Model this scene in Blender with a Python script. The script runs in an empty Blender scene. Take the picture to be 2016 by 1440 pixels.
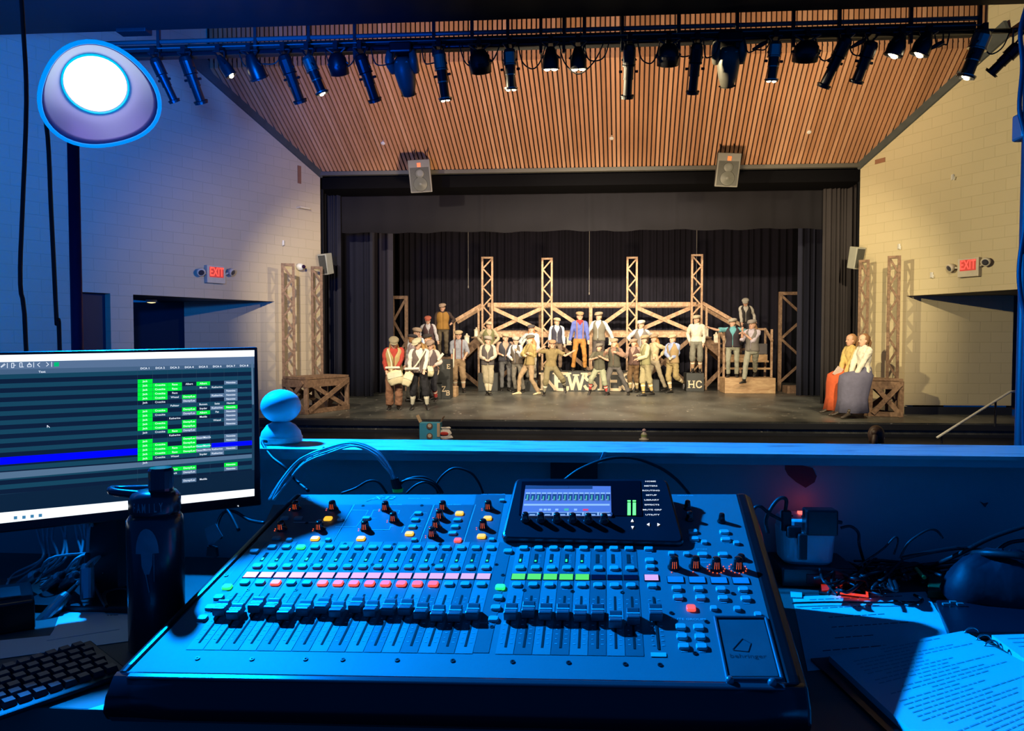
import bpy, bmesh, math, random
from mathutils import Vector, Matrix, Euler, Quaternion
from math import sin, cos, pi, atan, radians, sqrt, tan
random.seed(7)
SC = bpy.context.scene
COL = SC.collection
# ------------------------------------------------------------------ camera
F = 1456.0; CX = 1008.0; CY = 720.0; CAMZ = 1.5
PITCH = -atan(52 / F); YAW = radians(4.0)
cam_d = bpy.data.cameras.new('camera'); cam = bpy.data.objects.new('camera', cam_d); COL.objects.link(cam)
cam_d.sensor_fit = 'HORIZONTAL'; cam_d.sensor_width = 36.0; cam_d.lens = 36.0 * F / 2016.0
cam_d.clip_start = 0.02; cam_d.clip_end = 200
cam.location = (0, 0, CAMZ)
cam.rotation_euler = (pi / 2 + PITCH, 0, YAW)
SC.camera = cam
CAM = Vector((0, 0, CAMZ))
SC.view_settings.view_transform = 'Standard'; SC.view_settings.look = 'None'
SC.view_settings.exposure = 0.0; SC.view_settings.gamma = 1.0; SC.view_settings.use_curve_mapping = False
SC.cycles.use_denoising = True
SC.cycles.max_bounces = 6; SC.cycles.diffuse_bounces = 3; SC.cycles.glossy_bounces = 3; SC.cycles.transmission_bounces = 4
SC.cycles.caustics_reflective = False; SC.cycles.caustics_refractive = False
SC.cycles.sample_clamp_indirect = 6.0

def ray(px, py):
    v = Vector(((px - CX) / F, 1.0, (CY - py) / F))
    v = Matrix.Rotation(PITCH, 3, 'X') @ v
    return Matrix.Rotation(YAW, 3, 'Z') @ v
def onY(px, py, Y): d = ray(px, py); return CAM + d * (Y / d.y)
def onZ(px, py, Z): d = ray(px, py); return CAM + d * ((Z - CAMZ) / d.z)
def onP(px, py, P, n): d = ray(px, py); return CAM + d * ((P - CAM).dot(n) / d.dot(n))
def dep(px, py, D): return CAM + ray(px, py) * D

# ------------------------------------------------------------------ world and lights
w = bpy.data.worlds.new('world'); SC.world = w; w.use_nodes = True
w.node_tree.nodes['Background'].inputs[0].default_value = (0.0, 0.020, 0.10, 1)
w.node_tree.nodes['Background'].inputs[1].default_value = 2.3
def light(kind, name, loc, target, energy, color, size=0.1, spot=60, blend=0.3, size_y=None):
    d = bpy.data.lights.new(name, kind); o = bpy.data.objects.new(name, d); COL.objects.link(o)
    d.energy = energy; d.color = color
    if kind == 'SPOT': d.spot_size = radians(spot); d.spot_blend = blend; d.shadow_soft_size = size
    elif kind == 'AREA':
        d.size = size
        if size_y: d.shape = 'RECTANGLE'; d.size_y = size_y
    else: d.shadow_soft_size = size
    o.location = loc
    v = Vector(target) - Vector(loc)
    o.rotation_euler = v.to_track_quat('-Z', 'Y').to_euler()
    return o
LAMP = dep(190, 172, 2.12)
BLUE = (0.0, 0.25, 1.0)
WARM = (1.0, 0.84, 0.62)
# the clamp lamp over the desk
light('SPOT', 'clamp_lamp_light', LAMP + Vector((0.10, -0.16, 0.06)), (0.75, 0.9, 1.0), 900, BLUE, 0.035, 104, 1.0)
# front-of-house fixtures on the batten
for (lx, tx, e, c) in ((-4.2, -3.2, 2000, WARM), (-2.2, 0.5, 2000, WARM), (0.3, 1.5, 2100, (1, .82, .58)), (2.6, 0.5, 2000, WARM), (4.6, 4.4, 1900, (1, .80, .50))):
    light('SPOT', 'stage_spot_light', (lx, 9.3, 4.45), (tx, 20.0, 0.6), e, c, 0.06, 60, 0.6)
light('SPOT', 'stage_spot_light', (0.6, 9.3, 4.5), (0.8, 22.0, 0.9), 4800, (1, .84, .62), 0.06, 32, 0.5)
# side wall washes
light('SPOT', 'wall_wash_light', (-2.2, 8.9, 4.35), (8.2, 12.2, 2.7), 3000, (1, .83, .50), 0.08, 84, 0.7)
light('SPOT', 'wall_wash_light', (2.8, 9.2, 4.3), (-6.0, 14.9, 2.2), 1250, (1, .80, .52), 0.08, 42, 1.0)
light('SPOT', 'apron_fill_light', (-1.5, 9.4, 4.4), (-1.0, 13.2, -.25), 800, (1, .82, .58), 0.08, 80, 0.8)  # added warm fill to brighten the snack box on the apron
# added fill on the slatted ceiling for light bounced off the stage
light('SPOT', 'ceiling_fill_light', (0.8, 8.9, 1.0), (0.8, 15.4, 6.2), 3000, (1, .70, .42), 0.4, 96, 0.8)
# overhead stage electrics
light('AREA', 'stage_top_light', (0.6, 19.5, 6.0), (0.6, 20.2, 0.0), 420, (1, .82, .62), 7.0, size_y=2.0)
# added blue fill on the left, standing in for the lamp's lens glare
light('SPOT', 'glare_fill_light', (-2.6, 3.6, 3.0), (-8.0, 8.0, 5.2), 3800, (0.0, 0.19, 1.0), 0.2, 110, 1.0)
light('SPOT', 'glare_fill_light', (-3.4, 4.6, 2.6), (-4.2, 7.6, 5.0), 1700, (0.0, 0.10, 1.0), 0.2, 90, 1.0)

# ------------------------------------------------------------------ materials
MC = {}
def mat(name, col, rough=0.6, metal=0.0, emit=None, es=1.0, noise=0.12, nscale=8.0, bump=0.0, spec=0.5):
    if name in MC: return MC[name]
    m = bpy.data.materials.new(name); m.use_nodes = True; nt = m.node_tree; b = nt.nodes['Principled BSDF']
    b.inputs['Roughness'].default_value = rough; b.inputs['Metallic'].default_value = metal
    if 'Specular IOR Level' in b.inputs: b.inputs['Specular IOR Level'].default_value = spec
    c4 = (col[0], col[1], col[2], 1)
    b.inputs['Base Color'].default_value = c4
    if noise > 0:
        tc = nt.nodes.new('ShaderNodeTexCoord'); nz = nt.nodes.new('ShaderNodeTexNoise'); nz.inputs['Scale'].default_value = nscale
        nz.inputs['Detail'].default_value = 4
        mx = nt.nodes.new('ShaderNodeMix'); mx.data_type = 'RGBA'
        lo = 1 - noise; hi = 1 + noise
        mx.inputs[6].default_value = (col[0] * lo, col[1] * lo, col[2] * lo, 1)
        mx.inputs[7].default_value = (min(1, col[0] * hi), min(1, col[1] * hi), min(1, col[2] * hi), 1)
        nt.links.new(tc.outputs['Object'], nz.inputs['Vector']); nt.links.new(nz.outputs['Fac'], mx.inputs[0])
        nt.links.new(mx.outputs[2], b.inputs['Base Color'])
        if bump > 0:
            bp = nt.nodes.new('ShaderNodeBump'); bp.inputs['Strength'].default_value = bump; bp.inputs['Distance'].default_value = 0.02
            nt.links.new(nz.outputs['Fac'], bp.inputs['Height']); nt.links.new(bp.outputs['Normal'], b.inputs['Normal'])
    if emit:
        b.inputs['Emission Color'].default_value = (emit[0], emit[1], emit[2], 1); b.inputs['Emission Strength'].default_value = es
    MC[name] = m; return m
def glow(name, col, s=1.0, base=(0.02, 0.02, 0.02)): return mat(name, base, 0.5, 0, col, s, noise=0)
def wood(name, c1, c2, scale=3.0, rough=0.7, axis_stretch=(1, 1, 9)):
    if name in MC: return MC[name]
    m = bpy.data.materials.new(name); m.use_nodes = True; nt = m.node_tree; b = nt.nodes['Principled BSDF']; b.inputs['Roughness'].default_value = rough
    tc = nt.nodes.new('ShaderNodeTexCoord'); mp = nt.nodes.new('ShaderNodeMapping'); mp.inputs['Scale'].default_value = axis_stretch
    nz = nt.nodes.new('ShaderNodeTexNoise'); nz.inputs['Scale'].default_value = scale; nz.inputs['Detail'].default_value = 6; nz.inputs['Distortion'].default_value = 1.2
    cr = nt.nodes.new('ShaderNodeValToRGB'); cr.color_ramp.elements[0].position = 0.34; cr.color_ramp.elements[1].position = 0.68
    cr.color_ramp.elements[0].color = (*c1, 1); cr.color_ramp.elements[1].color = (*c2, 1)
    nt.links.new(tc.outputs['Object'], mp.inputs[0]); nt.links.new(mp.outputs[0], nz.inputs['Vector']); nt.links.new(nz.outputs['Fac'], cr.inputs[0]); nt.links.new(cr.outputs[0], b.inputs['Base Color'])
    bp = nt.nodes.new('ShaderNodeBump'); bp.inputs['Strength'].default_value = 0.3; bp.inputs['Distance'].default_value = 0.01
    nt.links.new(nz.outputs['Fac'], bp.inputs['Height']); nt.links.new(bp.outputs['Normal'], b.inputs['Normal'])
    MC[name] = m; return m

# ------------------------------------------------------------------ mesh builder
class MB:
    def __init__(s): s.v = []; s.f = []; s.m = []; s.mi = 0
    def add(s, vs, fs):
        o = len(s.v); s.v += [Vector(p) for p in vs]; s.f += [tuple(i + o for i in f) for f in fs]; s.m += [s.mi] * len(fs); return s
    def box(s, c, d, R=None):
        c = Vector(c); h = Vector(d) / 2; vs = []
        for x in (-1, 1):
            for y in (-1, 1):
                for z in (-1, 1):
                    p = Vector((x * h.x, y * h.y, z * h.z)); vs.append(c + (R @ p if R else p))
        return s.add(vs, [(0, 1, 3, 2), (4, 6, 7, 5), (0, 4, 5, 1), (2, 3, 7, 6), (0, 2, 6, 4), (1, 5, 7, 3)])
    def beam(s, a, b, wd, th, up=None):
        a = Vector(a); b = Vector(b); d = b - a; L = d.length; z = d.normalized(); u = Vector(up) if up else Vector((0, 1, 0))
        if abs(z.dot(u)) > 0.98: u = Vector((1, 0, 0))
        y = (u - z * z.dot(u)).normalized(); x = y.cross(z)
        R = Matrix((x, y, z)).transposed(); return s.box((a + b) / 2, (wd, th, L), R)
    def quad(s, a, b, c, d): return s.add([a, b, c, d], [(0, 1, 2, 3)])
    def loft(s, rings, cap=True):
        n = len(rings[0]); vs = [p for r in rings for p in r]; fs = []
        for i in range(len(rings) - 1):
            for j in range(n):
                k = (j + 1) % n; fs.append((i * n + j, i * n + k, (i + 1) * n + k, (i + 1) * n + j))
        if cap:
            fs.append(tuple(range(n - 1, -1, -1))); fs.append(tuple((len(rings) - 1) * n + j for j in range(n)))
        return s.add(vs, fs)
    def tube(s, pts, r, n=8, smooth=0, cap=True):
        pts = [Vector(p) for p in pts]
        rs = list(r) if isinstance(r, (list, tuple)) else [r] * len(pts)
        if smooth: pts, rs = crom(pts, rs, smooth)
        rings = []; prev = None
        for i, p in enumerate(pts):
            t = (pts[min(i + 1, len(pts) - 1)] - pts[max(i - 1, 0)])
            t = t.normalized() if t.length > 1e-9 else Vector((0, 0, 1))
            if prev is None:
                u = t.orthogonal().normalized()
            else:
                u = prev - t * prev.dot(t); u = u.normalized() if u.length > 1e-6 else t.orthogonal().normalized()
            prev = u; v = t.cross(u)
            rings.append([p + (u * cos(2 * pi * k / n) + v * sin(2 * pi * k / n)) * rs[i] for k in range(n)])
        return s.loft(rings, cap)
    def ell(s, c, r, R=None, nu=14, nv=8, a0=-pi / 2, a1=pi / 2):
        c = Vector(c); rings = []
        for i in range(nv + 1):
            a = a0 + (a1 - a0) * i / nv; a = max(-pi / 2 + .02, min(pi / 2 - .02, a))
            ring = []
            for k in range(nu):
                t = 2 * pi * k / nu; p = Vector((r[0] * cos(a) * cos(t), r[1] * cos(a) * sin(t), r[2] * sin(a)))
                ring.append(c + (R @ p if R else p))
            rings.append(ring)
        return s.loft(rings)
    def lathe(s, c, prof, R=None, n=24, cap=True):
        c = Vector(c); rings = []
        for (r, z) in prof:
            rings.append([c + ((R @ Vector((r * cos(2 * pi * k / n), r * sin(2 * pi * k / n), z))) if R else Vector((r * cos(2 * pi * k / n), r * sin(2 * pi * k / n), z))) for k in range(n)])
        return s.loft(rings, cap)
    def prism(s, poly, d):
        n = len(poly); d = Vector(d); a = [Vector(p) for p in poly]; b = [p + d for p in a]
        fs = [tuple(range(n - 1, -1, -1)), tuple(range(n, 2 * n))]
        for j in range(n): k = (j + 1) % n; fs.append((j, k, n + k, n + j))
        return s.add(a + b, fs)
    def build(s, name, mats, parent=None, loc=None, smooth=False, bevel=0.0, **kw):
        if not isinstance(mats, (list, tuple)): mats = [mats]
        if parent is not None: o0 = ORG[parent.name]
        elif loc is not None: o0 = Vector(loc)
        else:
            n = max(1, len(s.v)); o0 = sum(s.v, Vector()) / n; o0.z = min(p.z for p in s.v)
        me = bpy.data.meshes.new(name); me.from_pydata([p - o0 for p in s.v], [], s.f)
        for m in mats: me.materials.append(m)
        if len(mats) > 1: me.polygons.foreach_set('material_index', s.m)
        bm = bmesh.new(); bm.from_mesh(me); bmesh.ops.recalc_face_normals(bm, faces=bm.faces); bm.to_mesh(me); bm.free()
        if smooth: me.polygons.foreach_set('use_smooth', [True] * len(me.polygons))
        o = bpy.data.objects.new(name, me); COL.objects.link(o)
        if parent is not None: o.parent = parent
        else: o.location = o0
        ORG[o.name] = o0
        if bevel > 0:
            b = o.modifiers.new('bevel', 'BEVEL'); b.width = bevel; b.segments = 2; b.limit_method = 'ANGLE'
        for k, v in kw.items(): o[k] = v
        return o
ORG = {}
def crom(pts, rs, n):
    P = [pts[0]] + pts + [pts[-1]]; Rr = [rs[0]] + rs + [rs[-1]]; op = []; orr = []
    for i in range(1, len(P) - 2):
        for k in range(n):
            t = k / n; a, b, c, d = P[i - 1], P[i], P[i + 1], P[i + 2]
            op.append(0.5 * ((2 * b) + (c - a) * t + (2 * a - 5 * b + 4 * c - d) * t * t + (3 * b - a - 3 * c + d) * t ** 3))
            orr.append(Rr[i] + (Rr[i + 1] - Rr[i]) * t)
    op.append(pts[-1]); orr.append(rs[-1]); return op, orr
def thing(name, loc, label, cat, group=None, kind=None):
    o = bpy.data.objects.new(name, None); COL.objects.link(o); o.location = loc; o.empty_display_size = 0.1
    ORG[o.name] = Vector(loc); o['label'] = label; o['category'] = cat
    if group: o['group'] = group
    if kind: o['kind'] = kind
    return o
def tag(o, label, cat, group=None, kind=None):
    o['label'] = label; o['category'] = cat
    if group: o['group'] = group
    if kind: o['kind'] = kind
    return o
def struct(o, label=None):
    o['kind'] = 'structure'
    if label: o['label'] = label
    return o
_tc = {}
def text_geo(s, bold=0.0):
    k = (s, bold)
    if k in _tc: return _tc[k]
    cu = bpy.data.curves.new('t', 'FONT'); cu.body = s; cu.size = 1.0; cu.align_x = 'CENTER'; cu.align_y = 'CENTER'; cu.resolution_u = 2; cu.offset = bold
    o = bpy.data.objects.new('t', cu); COL.objects.link(o); dg = bpy.context.evaluated_depsgraph_get(); dg.update()
    me = bpy.data.meshes.new_from_object(o.evaluated_get(dg))
    vs = [v.co.copy() for v in me.vertices]; fs = [tuple(p.vertices) for p in me.polygons]
    bpy.data.objects.remove(o); bpy.data.curves.remove(cu); bpy.data.meshes.remove(me)
    _tc[k] = (vs, fs); return _tc[k]
def put_text(mb, s, c, ux, uy, size, bold=0.0, stretch=1.0):
    vs, fs = text_geo(s, bold)
    return mb.add([c + ux * (v.x * size * stretch) + uy * (v.y * size) for v in vs], fs)
# ================================================================== THE HALL
M_black = mat('black_paint', (0.008, 0.009, 0.012), 0.6, noise=0.3)
M_dark = mat('dark_metal', (0.012, 0.013, 0.017), 0.45, 0.3, noise=0.3)
def block_mat(name, col, sc, rot):
    m = bpy.data.materials.new(name); m.use_nodes = True; nt = m.node_tree; b = nt.nodes['Principled BSDF']; b.inputs['Roughness'].default_value = 0.55
    uvn = nt.nodes.new('ShaderNodeUVMap'); br = nt.nodes.new('ShaderNodeTexBrick')
    br.inputs['Scale'].default_value = 1.0; br.inputs['Brick Width'].default_value = 0.41; br.inputs['Row Height'].default_value = 0.205
    br.inputs['Mortar Size'].default_value = 0.007; br.inputs['Mortar Smooth'].default_value = 0.4
    br.inputs['Color1'].default_value = (*col, 1); br.inputs['Color2'].default_value = (col[0] * 1.04, col[1] * 1.04, col[2] * 1.05, 1)
    br.inputs['Mortar'].default_value = (col[0] * .90, col[1] * .90, col[2] * .87, 1)
    nt.links.new(uvn.outputs[0], br.inputs['Vector']); nt.links.new(br.outputs['Color'], b.inputs['Base Color'])
    bp = nt.nodes.new('ShaderNodeBump'); bp.inputs['Strength'].default_value = 0.35; bp.inputs['Distance'].default_value = 0.012; bp.invert = True
    nt.links.new(br.outputs['Fac'], bp.inputs['Height']); nt.links.new(bp.outputs['Normal'], b.inputs['Normal'])
    MC[name] = m; return m
M_block = block_mat('painted_block', (0.56, 0.48, 0.29), 1, 0)
M_blockL = block_mat('painted_block_left', (0.54, 0.46, 0.32), 1, 0)
def add_uv(o, ax, org):
    me = o.data; uv = me.uv_layers.new(name='UVMap'); ax = Vector(ax).normalized(); L = ORG[o.name]
    for lp in me.loops:
        p = me.vertices[lp.vertex_index].co + L - org; uv.data[lp.index].uv = (p.dot(ax), p.z)
SZ = 0.0
YP = 16.3
PRX = onY(1694, 330, YP).x; PLX = onY(630, 337, YP).x; PTOP = 5.22
AR, AL, SL = 0.52, 0.60, 0.60      # wall splay right / left, slope of the slatted ceiling
def RW(t, z): return Vector((PRX + AR * t, YP - t, z))
def LW(t, z): return Vector((PLX - AL * t, YP - t, z))
def isect_wall(px, py, fn):
    a = fn(0, 0); b = fn(1, 0); d = b - a; n = Vector((d.y, -d.x, 0)).normalized(); p = onP(px, py, a, n); return p, (YP - p.y)
# slab floor of the stage, its front and the lower apron
FRONT = 13.62
mb = MB(); mb.box((0.8, (FRONT + 27) / 2, -0.1), (24, 27 - FRONT, 0.2))
def stage_mat():
    m = bpy.data.materials.new('stage_boards'); m.use_nodes = True; nt = m.node_tree; b = nt.nodes['Principled BSDF']
    tc = nt.nodes.new('ShaderNodeTexCoord'); nz = nt.nodes.new('ShaderNodeTexNoise'); nz.inputs['Scale'].default_value = 1.3; nz.inputs['Detail'].default_value = 7
    mp = nt.nodes.new('ShaderNodeMapping'); mp.inputs['Scale'].default_value = (1.0, 0.5, 1)
    cr = nt.nodes.new('ShaderNodeValToRGB'); cr.color_ramp.elements[0].color = (0.036, 0.039, 0.034, 1); cr.color_ramp.elements[1].color = (0.135, 0.138, 0.118, 1)
    cr.color_ramp.elements[0].position = .35; cr.color_ramp.elements[1].position = .72
    nt.links.new(tc.outputs['Object'], mp.inputs[0]); nt.links.new(mp.outputs[0], nz.inputs['Vector']); nt.links.new(nz.outputs['Fac'], cr.inputs[0]); nt.links.new(cr.outputs[0], b.inputs['Base Color'])
    # pale scuffs
    vo = nt.nodes.new('ShaderNodeTexNoise'); vo.inputs['Scale'].default_value = 11; vo.inputs['Detail'].default_value = 3
    mp2 = nt.nodes.new('ShaderNodeMapping'); mp2.inputs['Scale'].default_value = (1, .45, 1); nt.links.new(tc.outputs['Object'], mp2.inputs[0]); nt.links.new(mp2.outputs[0], vo.inputs['Vector'])
    c2 = nt.nodes.new('ShaderNodeValToRGB'); c2.color_ramp.elements[0].position = .66; c2.color_ramp.elements[1].position = .70
    mx = nt.nodes.new('ShaderNodeMix'); mx.data_type = 'RGBA'; mx.inputs[7].default_value = (0.32, 0.30, 0.26, 1)
    nt.links.new(vo.outputs['Fac'], c2.inputs[0]); nt.links.new(c2.outputs[0], mx.inputs[0]); nt.links.new(cr.outputs[0], mx.inputs[6]); nt.links.new(mx.outputs[2], b.inputs['Base Color'])
    b.inputs['Roughness'].default_value = 0.36
    r2 = nt.nodes.new('ShaderNodeMapRange'); r2.inputs[3].default_value = 0.24; r2.inputs[4].default_value = 0.5; nt.links.new(nz.outputs['Fac'], r2.inputs[0]); nt.links.new(r2.outputs[0], b.inputs['Roughness'])
    MC['stage_boards'] = m; return m
struct(mb.build('floor', stage_mat()), 'worn dark stage floor with pale scuffs')
mb = MB(); mb.box((0.8, FRONT - 0.02, -0.07), (24, 0.06, 0.10)); struct(mb.build('trim_1', M_black), 'black lip along the stage front')
M_apr = mat('apron_black', (0.012, 0.012, 0.012), 0.25, noise=0.4, nscale=3)
mb = MB(); mb.box((0.8, (12.2 + FRONT) / 2, -0.30), (24, FRONT - 12.2, 0.1)); struct(mb.build('floor_apron', M_apr), 'low black floor in front of the stage')
mb = MB(); mb.box((0.8, FRONT + 0.02, -0.16), (24, 0.04, 0.32)); struct(mb.build('wall_stage_front', M_black), 'black face of the stage')
# side walls, splayed; openings modelled as holes
HT = 9.0
def wall_piece(mb, fn, t0, t1, z0, z1, th, sgn):
    a = fn(t0, 0); b = fn(t1, 0); d = (b - a).normalized(); n = Vector((d.y, -d.x, 0)) * sgn * th
    P = [Vector((a.x, a.y, z0)), Vector((b.x, b.y, z0)), Vector((b.x, b.y, z1)), Vector((a.x, a.y, z1))]
    mb.prism(P, n)
# right wall opening
p1, tR1 = isect_wall(1784, 583, RW); p2, tR2 = isect_wall(2100, 570, RW); doorR = p1.z
mb = MB(); wall_piece(mb, RW, -0.0, tR1, 0, doorR, .25, -1); wall_piece(mb, RW, -0.0, tR2 + 6, doorR, HT, .25, -1); wall_piece(mb, RW, tR2, tR2 + 6, 0, doorR, .25, -1)
o = mb.build('wall_right', M_block); add_uv(o, RW(1, 0) - RW(0, 0), RW(0, 0)); struct(o, 'cream painted block wall right of the stage')
# alcove behind the right opening
Ya = RW(tR1, 0).y
mb = MB(); x0 = RW(tR1, 0).x; xe = onY(1992, 700, Ya + .02).x
mb.box(((x0 + xe + .0) / 2 + .0, Ya + .12, doorR / 2 + .18), (xe - x0, 0.24, doorR + .0))
o = mb.build('wall_alcove_right', M_block); add_uv(o, (1, 0, 0), Vector((x0, 0, 0))); struct(o, 'cream block return wall of the right alcove')
mb = MB(); mb.box(((x0 + xe) / 2, Ya - .02, 0.075), (xe - x0 + .0, 0.03, 0.15)); struct(mb.build('baseboard_right', M_black), 'black baseboard of the right alcove')
M_red = mat('brown_door', (0.055, 0.022, 0.016), 0.6)
mb = MB(); mb.box((xe + 1.0, Ya + .12, doorR / 2 + .1), (2.0, 0.1, doorR)); struct(mb.build('door_1', M_red), 'dark brown door in the right alcove')
# left wall
p1, tL1 = isect_wall(541, 594, LW); doorL = p1.z
p2, tL2 = isect_wall(262, 584, LW); p3, tL3 = isect_wall(217, 582, LW); p4, tL4 = isect_wall(162, 581, LW)
mb = MB(); wall_piece(mb, LW, 0, tL1, 0, doorL, .25, 1); wall_piece(mb, LW, 0, tL4 + 4, doorL, HT, .25, 1); wall_piece(mb, LW, tL2, tL3, 0, doorL, .25, 1); wall_piece(mb, LW, tL4, tL4 + 4, 0, doorL, .25, 1)
o = mb.build('wall_left', M_blockL); add_uv(o, LW(1, 0) - LW(0, 0), LW(0, 0)); struct(o, 'cream painted block wall left of the stage')
Yb = LW(tL1, 0).y; x1 = LW(tL1, 0).x; xw = onY(363, 640, Yb).x
mb = MB(); mb.box(((x1 + xw) / 2, Yb + .12, doorL / 2), (x1 - xw, .24, doorL)); o = mb.build('wall_alcove_left', M_blockL); add_uv(o, (1, 0, 0), Vector((x1, 0, 0))); struct(o, 'cream block return wall of the left alcove')
M_navy = mat('navy_door', (0.010, 0.014, 0.035), 0.5)
mb = MB(); mb.box((xw - 1.2, Yb + .14, doorL / 2), (2.4, .08, doorL)); struct(mb.build('door_2', M_navy), 'dark door in the left alcove')
a = LW(tL3, 0); b = LW(tL4, 0)
mb = MB(); mb.prism([a + Vector((-.15, .1, 0)), b + Vector((-.15, .1, 0)), b + Vector((-.15, .1, doorL)), a + Vector((-.15, .1, doorL))], (-.06, .04, 0)); struct(mb.build('door_3', M_navy), 'dark navy door at the far left of the hall')
# alcove light fitting, a small lit lens under the lintel
q = onY(298, 590, Yb - 1.2)
t = thing('alcove_light', (q.x, q.y, doorL - .02), 'small lit ceiling light under the lintel of the left alcove', 'light')
mb = MB(); mb.lathe((q.x, q.y, doorL - .02), [(.10, 0), (.10, -.03), (.085, -.05)]); mb.build('housing', mat('white_plastic', (.7, .7, .66), .4), t)
mb = MB(); mb.lathe((q.x, q.y, doorL - .075), [(.08, .02), (.075, 0), (.02, -.012)]); mb.build('lens', glow('alcove_lens', (1, .8, .35), 1.6), t)
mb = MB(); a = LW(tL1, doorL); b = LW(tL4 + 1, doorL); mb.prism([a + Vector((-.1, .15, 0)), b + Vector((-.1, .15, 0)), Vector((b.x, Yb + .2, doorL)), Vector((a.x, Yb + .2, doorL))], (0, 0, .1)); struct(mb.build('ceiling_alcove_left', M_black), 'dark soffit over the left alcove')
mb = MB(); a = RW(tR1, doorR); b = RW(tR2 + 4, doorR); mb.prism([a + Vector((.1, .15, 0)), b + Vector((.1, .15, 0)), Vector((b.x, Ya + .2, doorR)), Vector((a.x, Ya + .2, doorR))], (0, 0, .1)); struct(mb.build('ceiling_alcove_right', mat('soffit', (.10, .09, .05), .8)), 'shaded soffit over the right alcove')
# slatted ceiling
def slat_point(x, t, off=0.0): # t back from proscenium toward house
    return Vector((x - 0.086 * t, YP - t, PTOP + SL * t + off))
TK = 2.42
woodm = []
for i, c in enumerate([(.56, .285, .15), (.48, .24, .12), (.62, .34, .19), (.52, .26, .13)]):
    woodm.append(wood('slat_wood_%d' % i, tuple(k * .8 for k in c), c, 2.0, 0.6, (1, .3, .3)))
mb = MB(); pitch = 0.0905; n0 = int((PRX - PLX) / pitch) + 34
for i in range(n0):
    x = PLX - 1.35 + i * pitch
    tmin = 0.0
    if x < PLX + .03: tmin = (PLX - x) / (AL - 0.086) + .05
    if x > PRX - .03: tmin = (x - PRX) / (AR + 0.086) + .05
    if tmin > TK - .1: continue
    mb.mi = random.choice([0, 0, 1, 2, 3]); wdt = .061
    a = slat_point(x, tmin); b = slat_point(x, TK)
    vs = []
    for p in (a, b):
        for dx, dz in ((-wdt / 2, 0), (wdt / 2, 0), (wdt / 2, .045), (-wdt / 2, .045)): vs.append(p + Vector((dx, dz * .5, dz)))
    mb.add(vs, [(0, 1, 2, 3), (4, 7, 6, 5), (0, 4, 5, 1), (1, 5, 6, 2), (2, 6, 7, 3), (3, 7, 4, 0)])
    c = b + Vector((0, -.02, 1.6))
    vs = []
    for p in (b, c):
        for dx, dy in ((-wdt / 2, 0), (wdt / 2, 0), (wdt / 2, .045), (-wdt / 2, .045)): vs.append(p + Vector((dx, dy, 0)))
    mb.add(vs, [(0, 1, 2, 3), (4, 7, 6, 5), (0, 4, 5, 1), (1, 5, 6, 2), (2, 6, 7, 3), (3, 7, 4, 0)])
struct(mb.build('ceiling', woodm), 'sloping ceiling of narrow warm wooden slats above the stage')
mb = MB()
wl = 4.5
P = [slat_point(PLX - .2, -0.1, .12), slat_point(PRX + .1, -0.1, .12), slat_point(PRX + 1.9, TK, .12), slat_point(PLX - 1.9, TK, .12)]
mb.prism(P, (0, .02, .06)); P2 = [slat_point(PLX - 1.9, TK, .02) + Vector((0, .08, 0)), slat_point(PRX + 1.9, TK, .02) + Vector((0, .08, 0)), slat_point(PRX + 1.9, TK, 1.8) + Vector((0, .08, 0)), slat_point(PLX - 1.9, TK, 1.8) + Vector((0, .08, 0))]
mb.prism(P2, (0, .05, 0)); struct(mb.build('ceiling_backing', mat('slat_backing', (.02, .008, .006), .9)), 'dark board behind the slats')
# shadow under the ceiling edge, built as a dark band on both walls
M_band = mat('shadow_band', (.05, .055, .05), .7, noise=.4, nscale=6)
for nm, fn, sg, X0, A in (('shade_band_right', RW, -1, PRX, AR), ('shade_band_left', LW, 1, PLX, AL)):
    mb = MB(); a = fn(0, PTOP - .02); b = fn(TK + .35, PTOP + SL * (TK + .35) - .02)
    mb.prism([a + Vector((sg * .10, 0, .14)), b + Vector((sg * .10, 0, .14)), b + Vector((sg * .0, 0, -.12)), a + Vector((sg * .0, 0, -.10))], Vector((sg * .04, 0.02, 0))); struct(mb.build(nm, M_band), 'shadow drawn as a dark band where the slats meet the %s wall' % ('right' if sg < 0 else 'left'))
# small round ceiling sensors
for (px, py) in ((754, 282), (1204, 272), (1593, 260)):
    d = ray(px, py); n = Vector((0, SL, 1)).normalized(); p = onP(px, py, Vector((0, YP, PTOP)), n)
    R = Vector((0, -SL, -1)).normalized().to_track_quat('Z', 'Y').to_matrix()
    mb = MB(); mb.lathe(p, [(.045, -.04), (.045, .012), (.03, .022)], R, 16)
    tag(mb.build('ceiling_sensor', mat('white_plastic', (.7, .7, .66), .4)), {754: 'small round white ceiling disc left of centre, between spotlights and left speaker', 1204: 'small round white ceiling disc in the middle of the slats', 1593: 'small round white ceiling disc on the right part of the slats'}[px], 'sensor', 'white discs on the slatted ceiling')
# header above the stage opening, the metal edge beam
mb = MB(); mb.box(((PLX + PRX) / 2, YP + .02, PTOP - .035), (PRX - PLX + .1, .12, .08)); struct(mb.build('trim_4', mat('beam_grey', (.10, .10, .085), .5)), 'grey metal edge under the slats')
mb = MB(); mb.box(((PLX + PRX) / 2, YP + .75, PTOP - .18), (PRX - PLX + .3, .9, .26)); struct(mb.build('wall_header', mat('header_black', (.003, .003, .004), .9, spec=.1)), 'black header over the stage opening')
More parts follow.
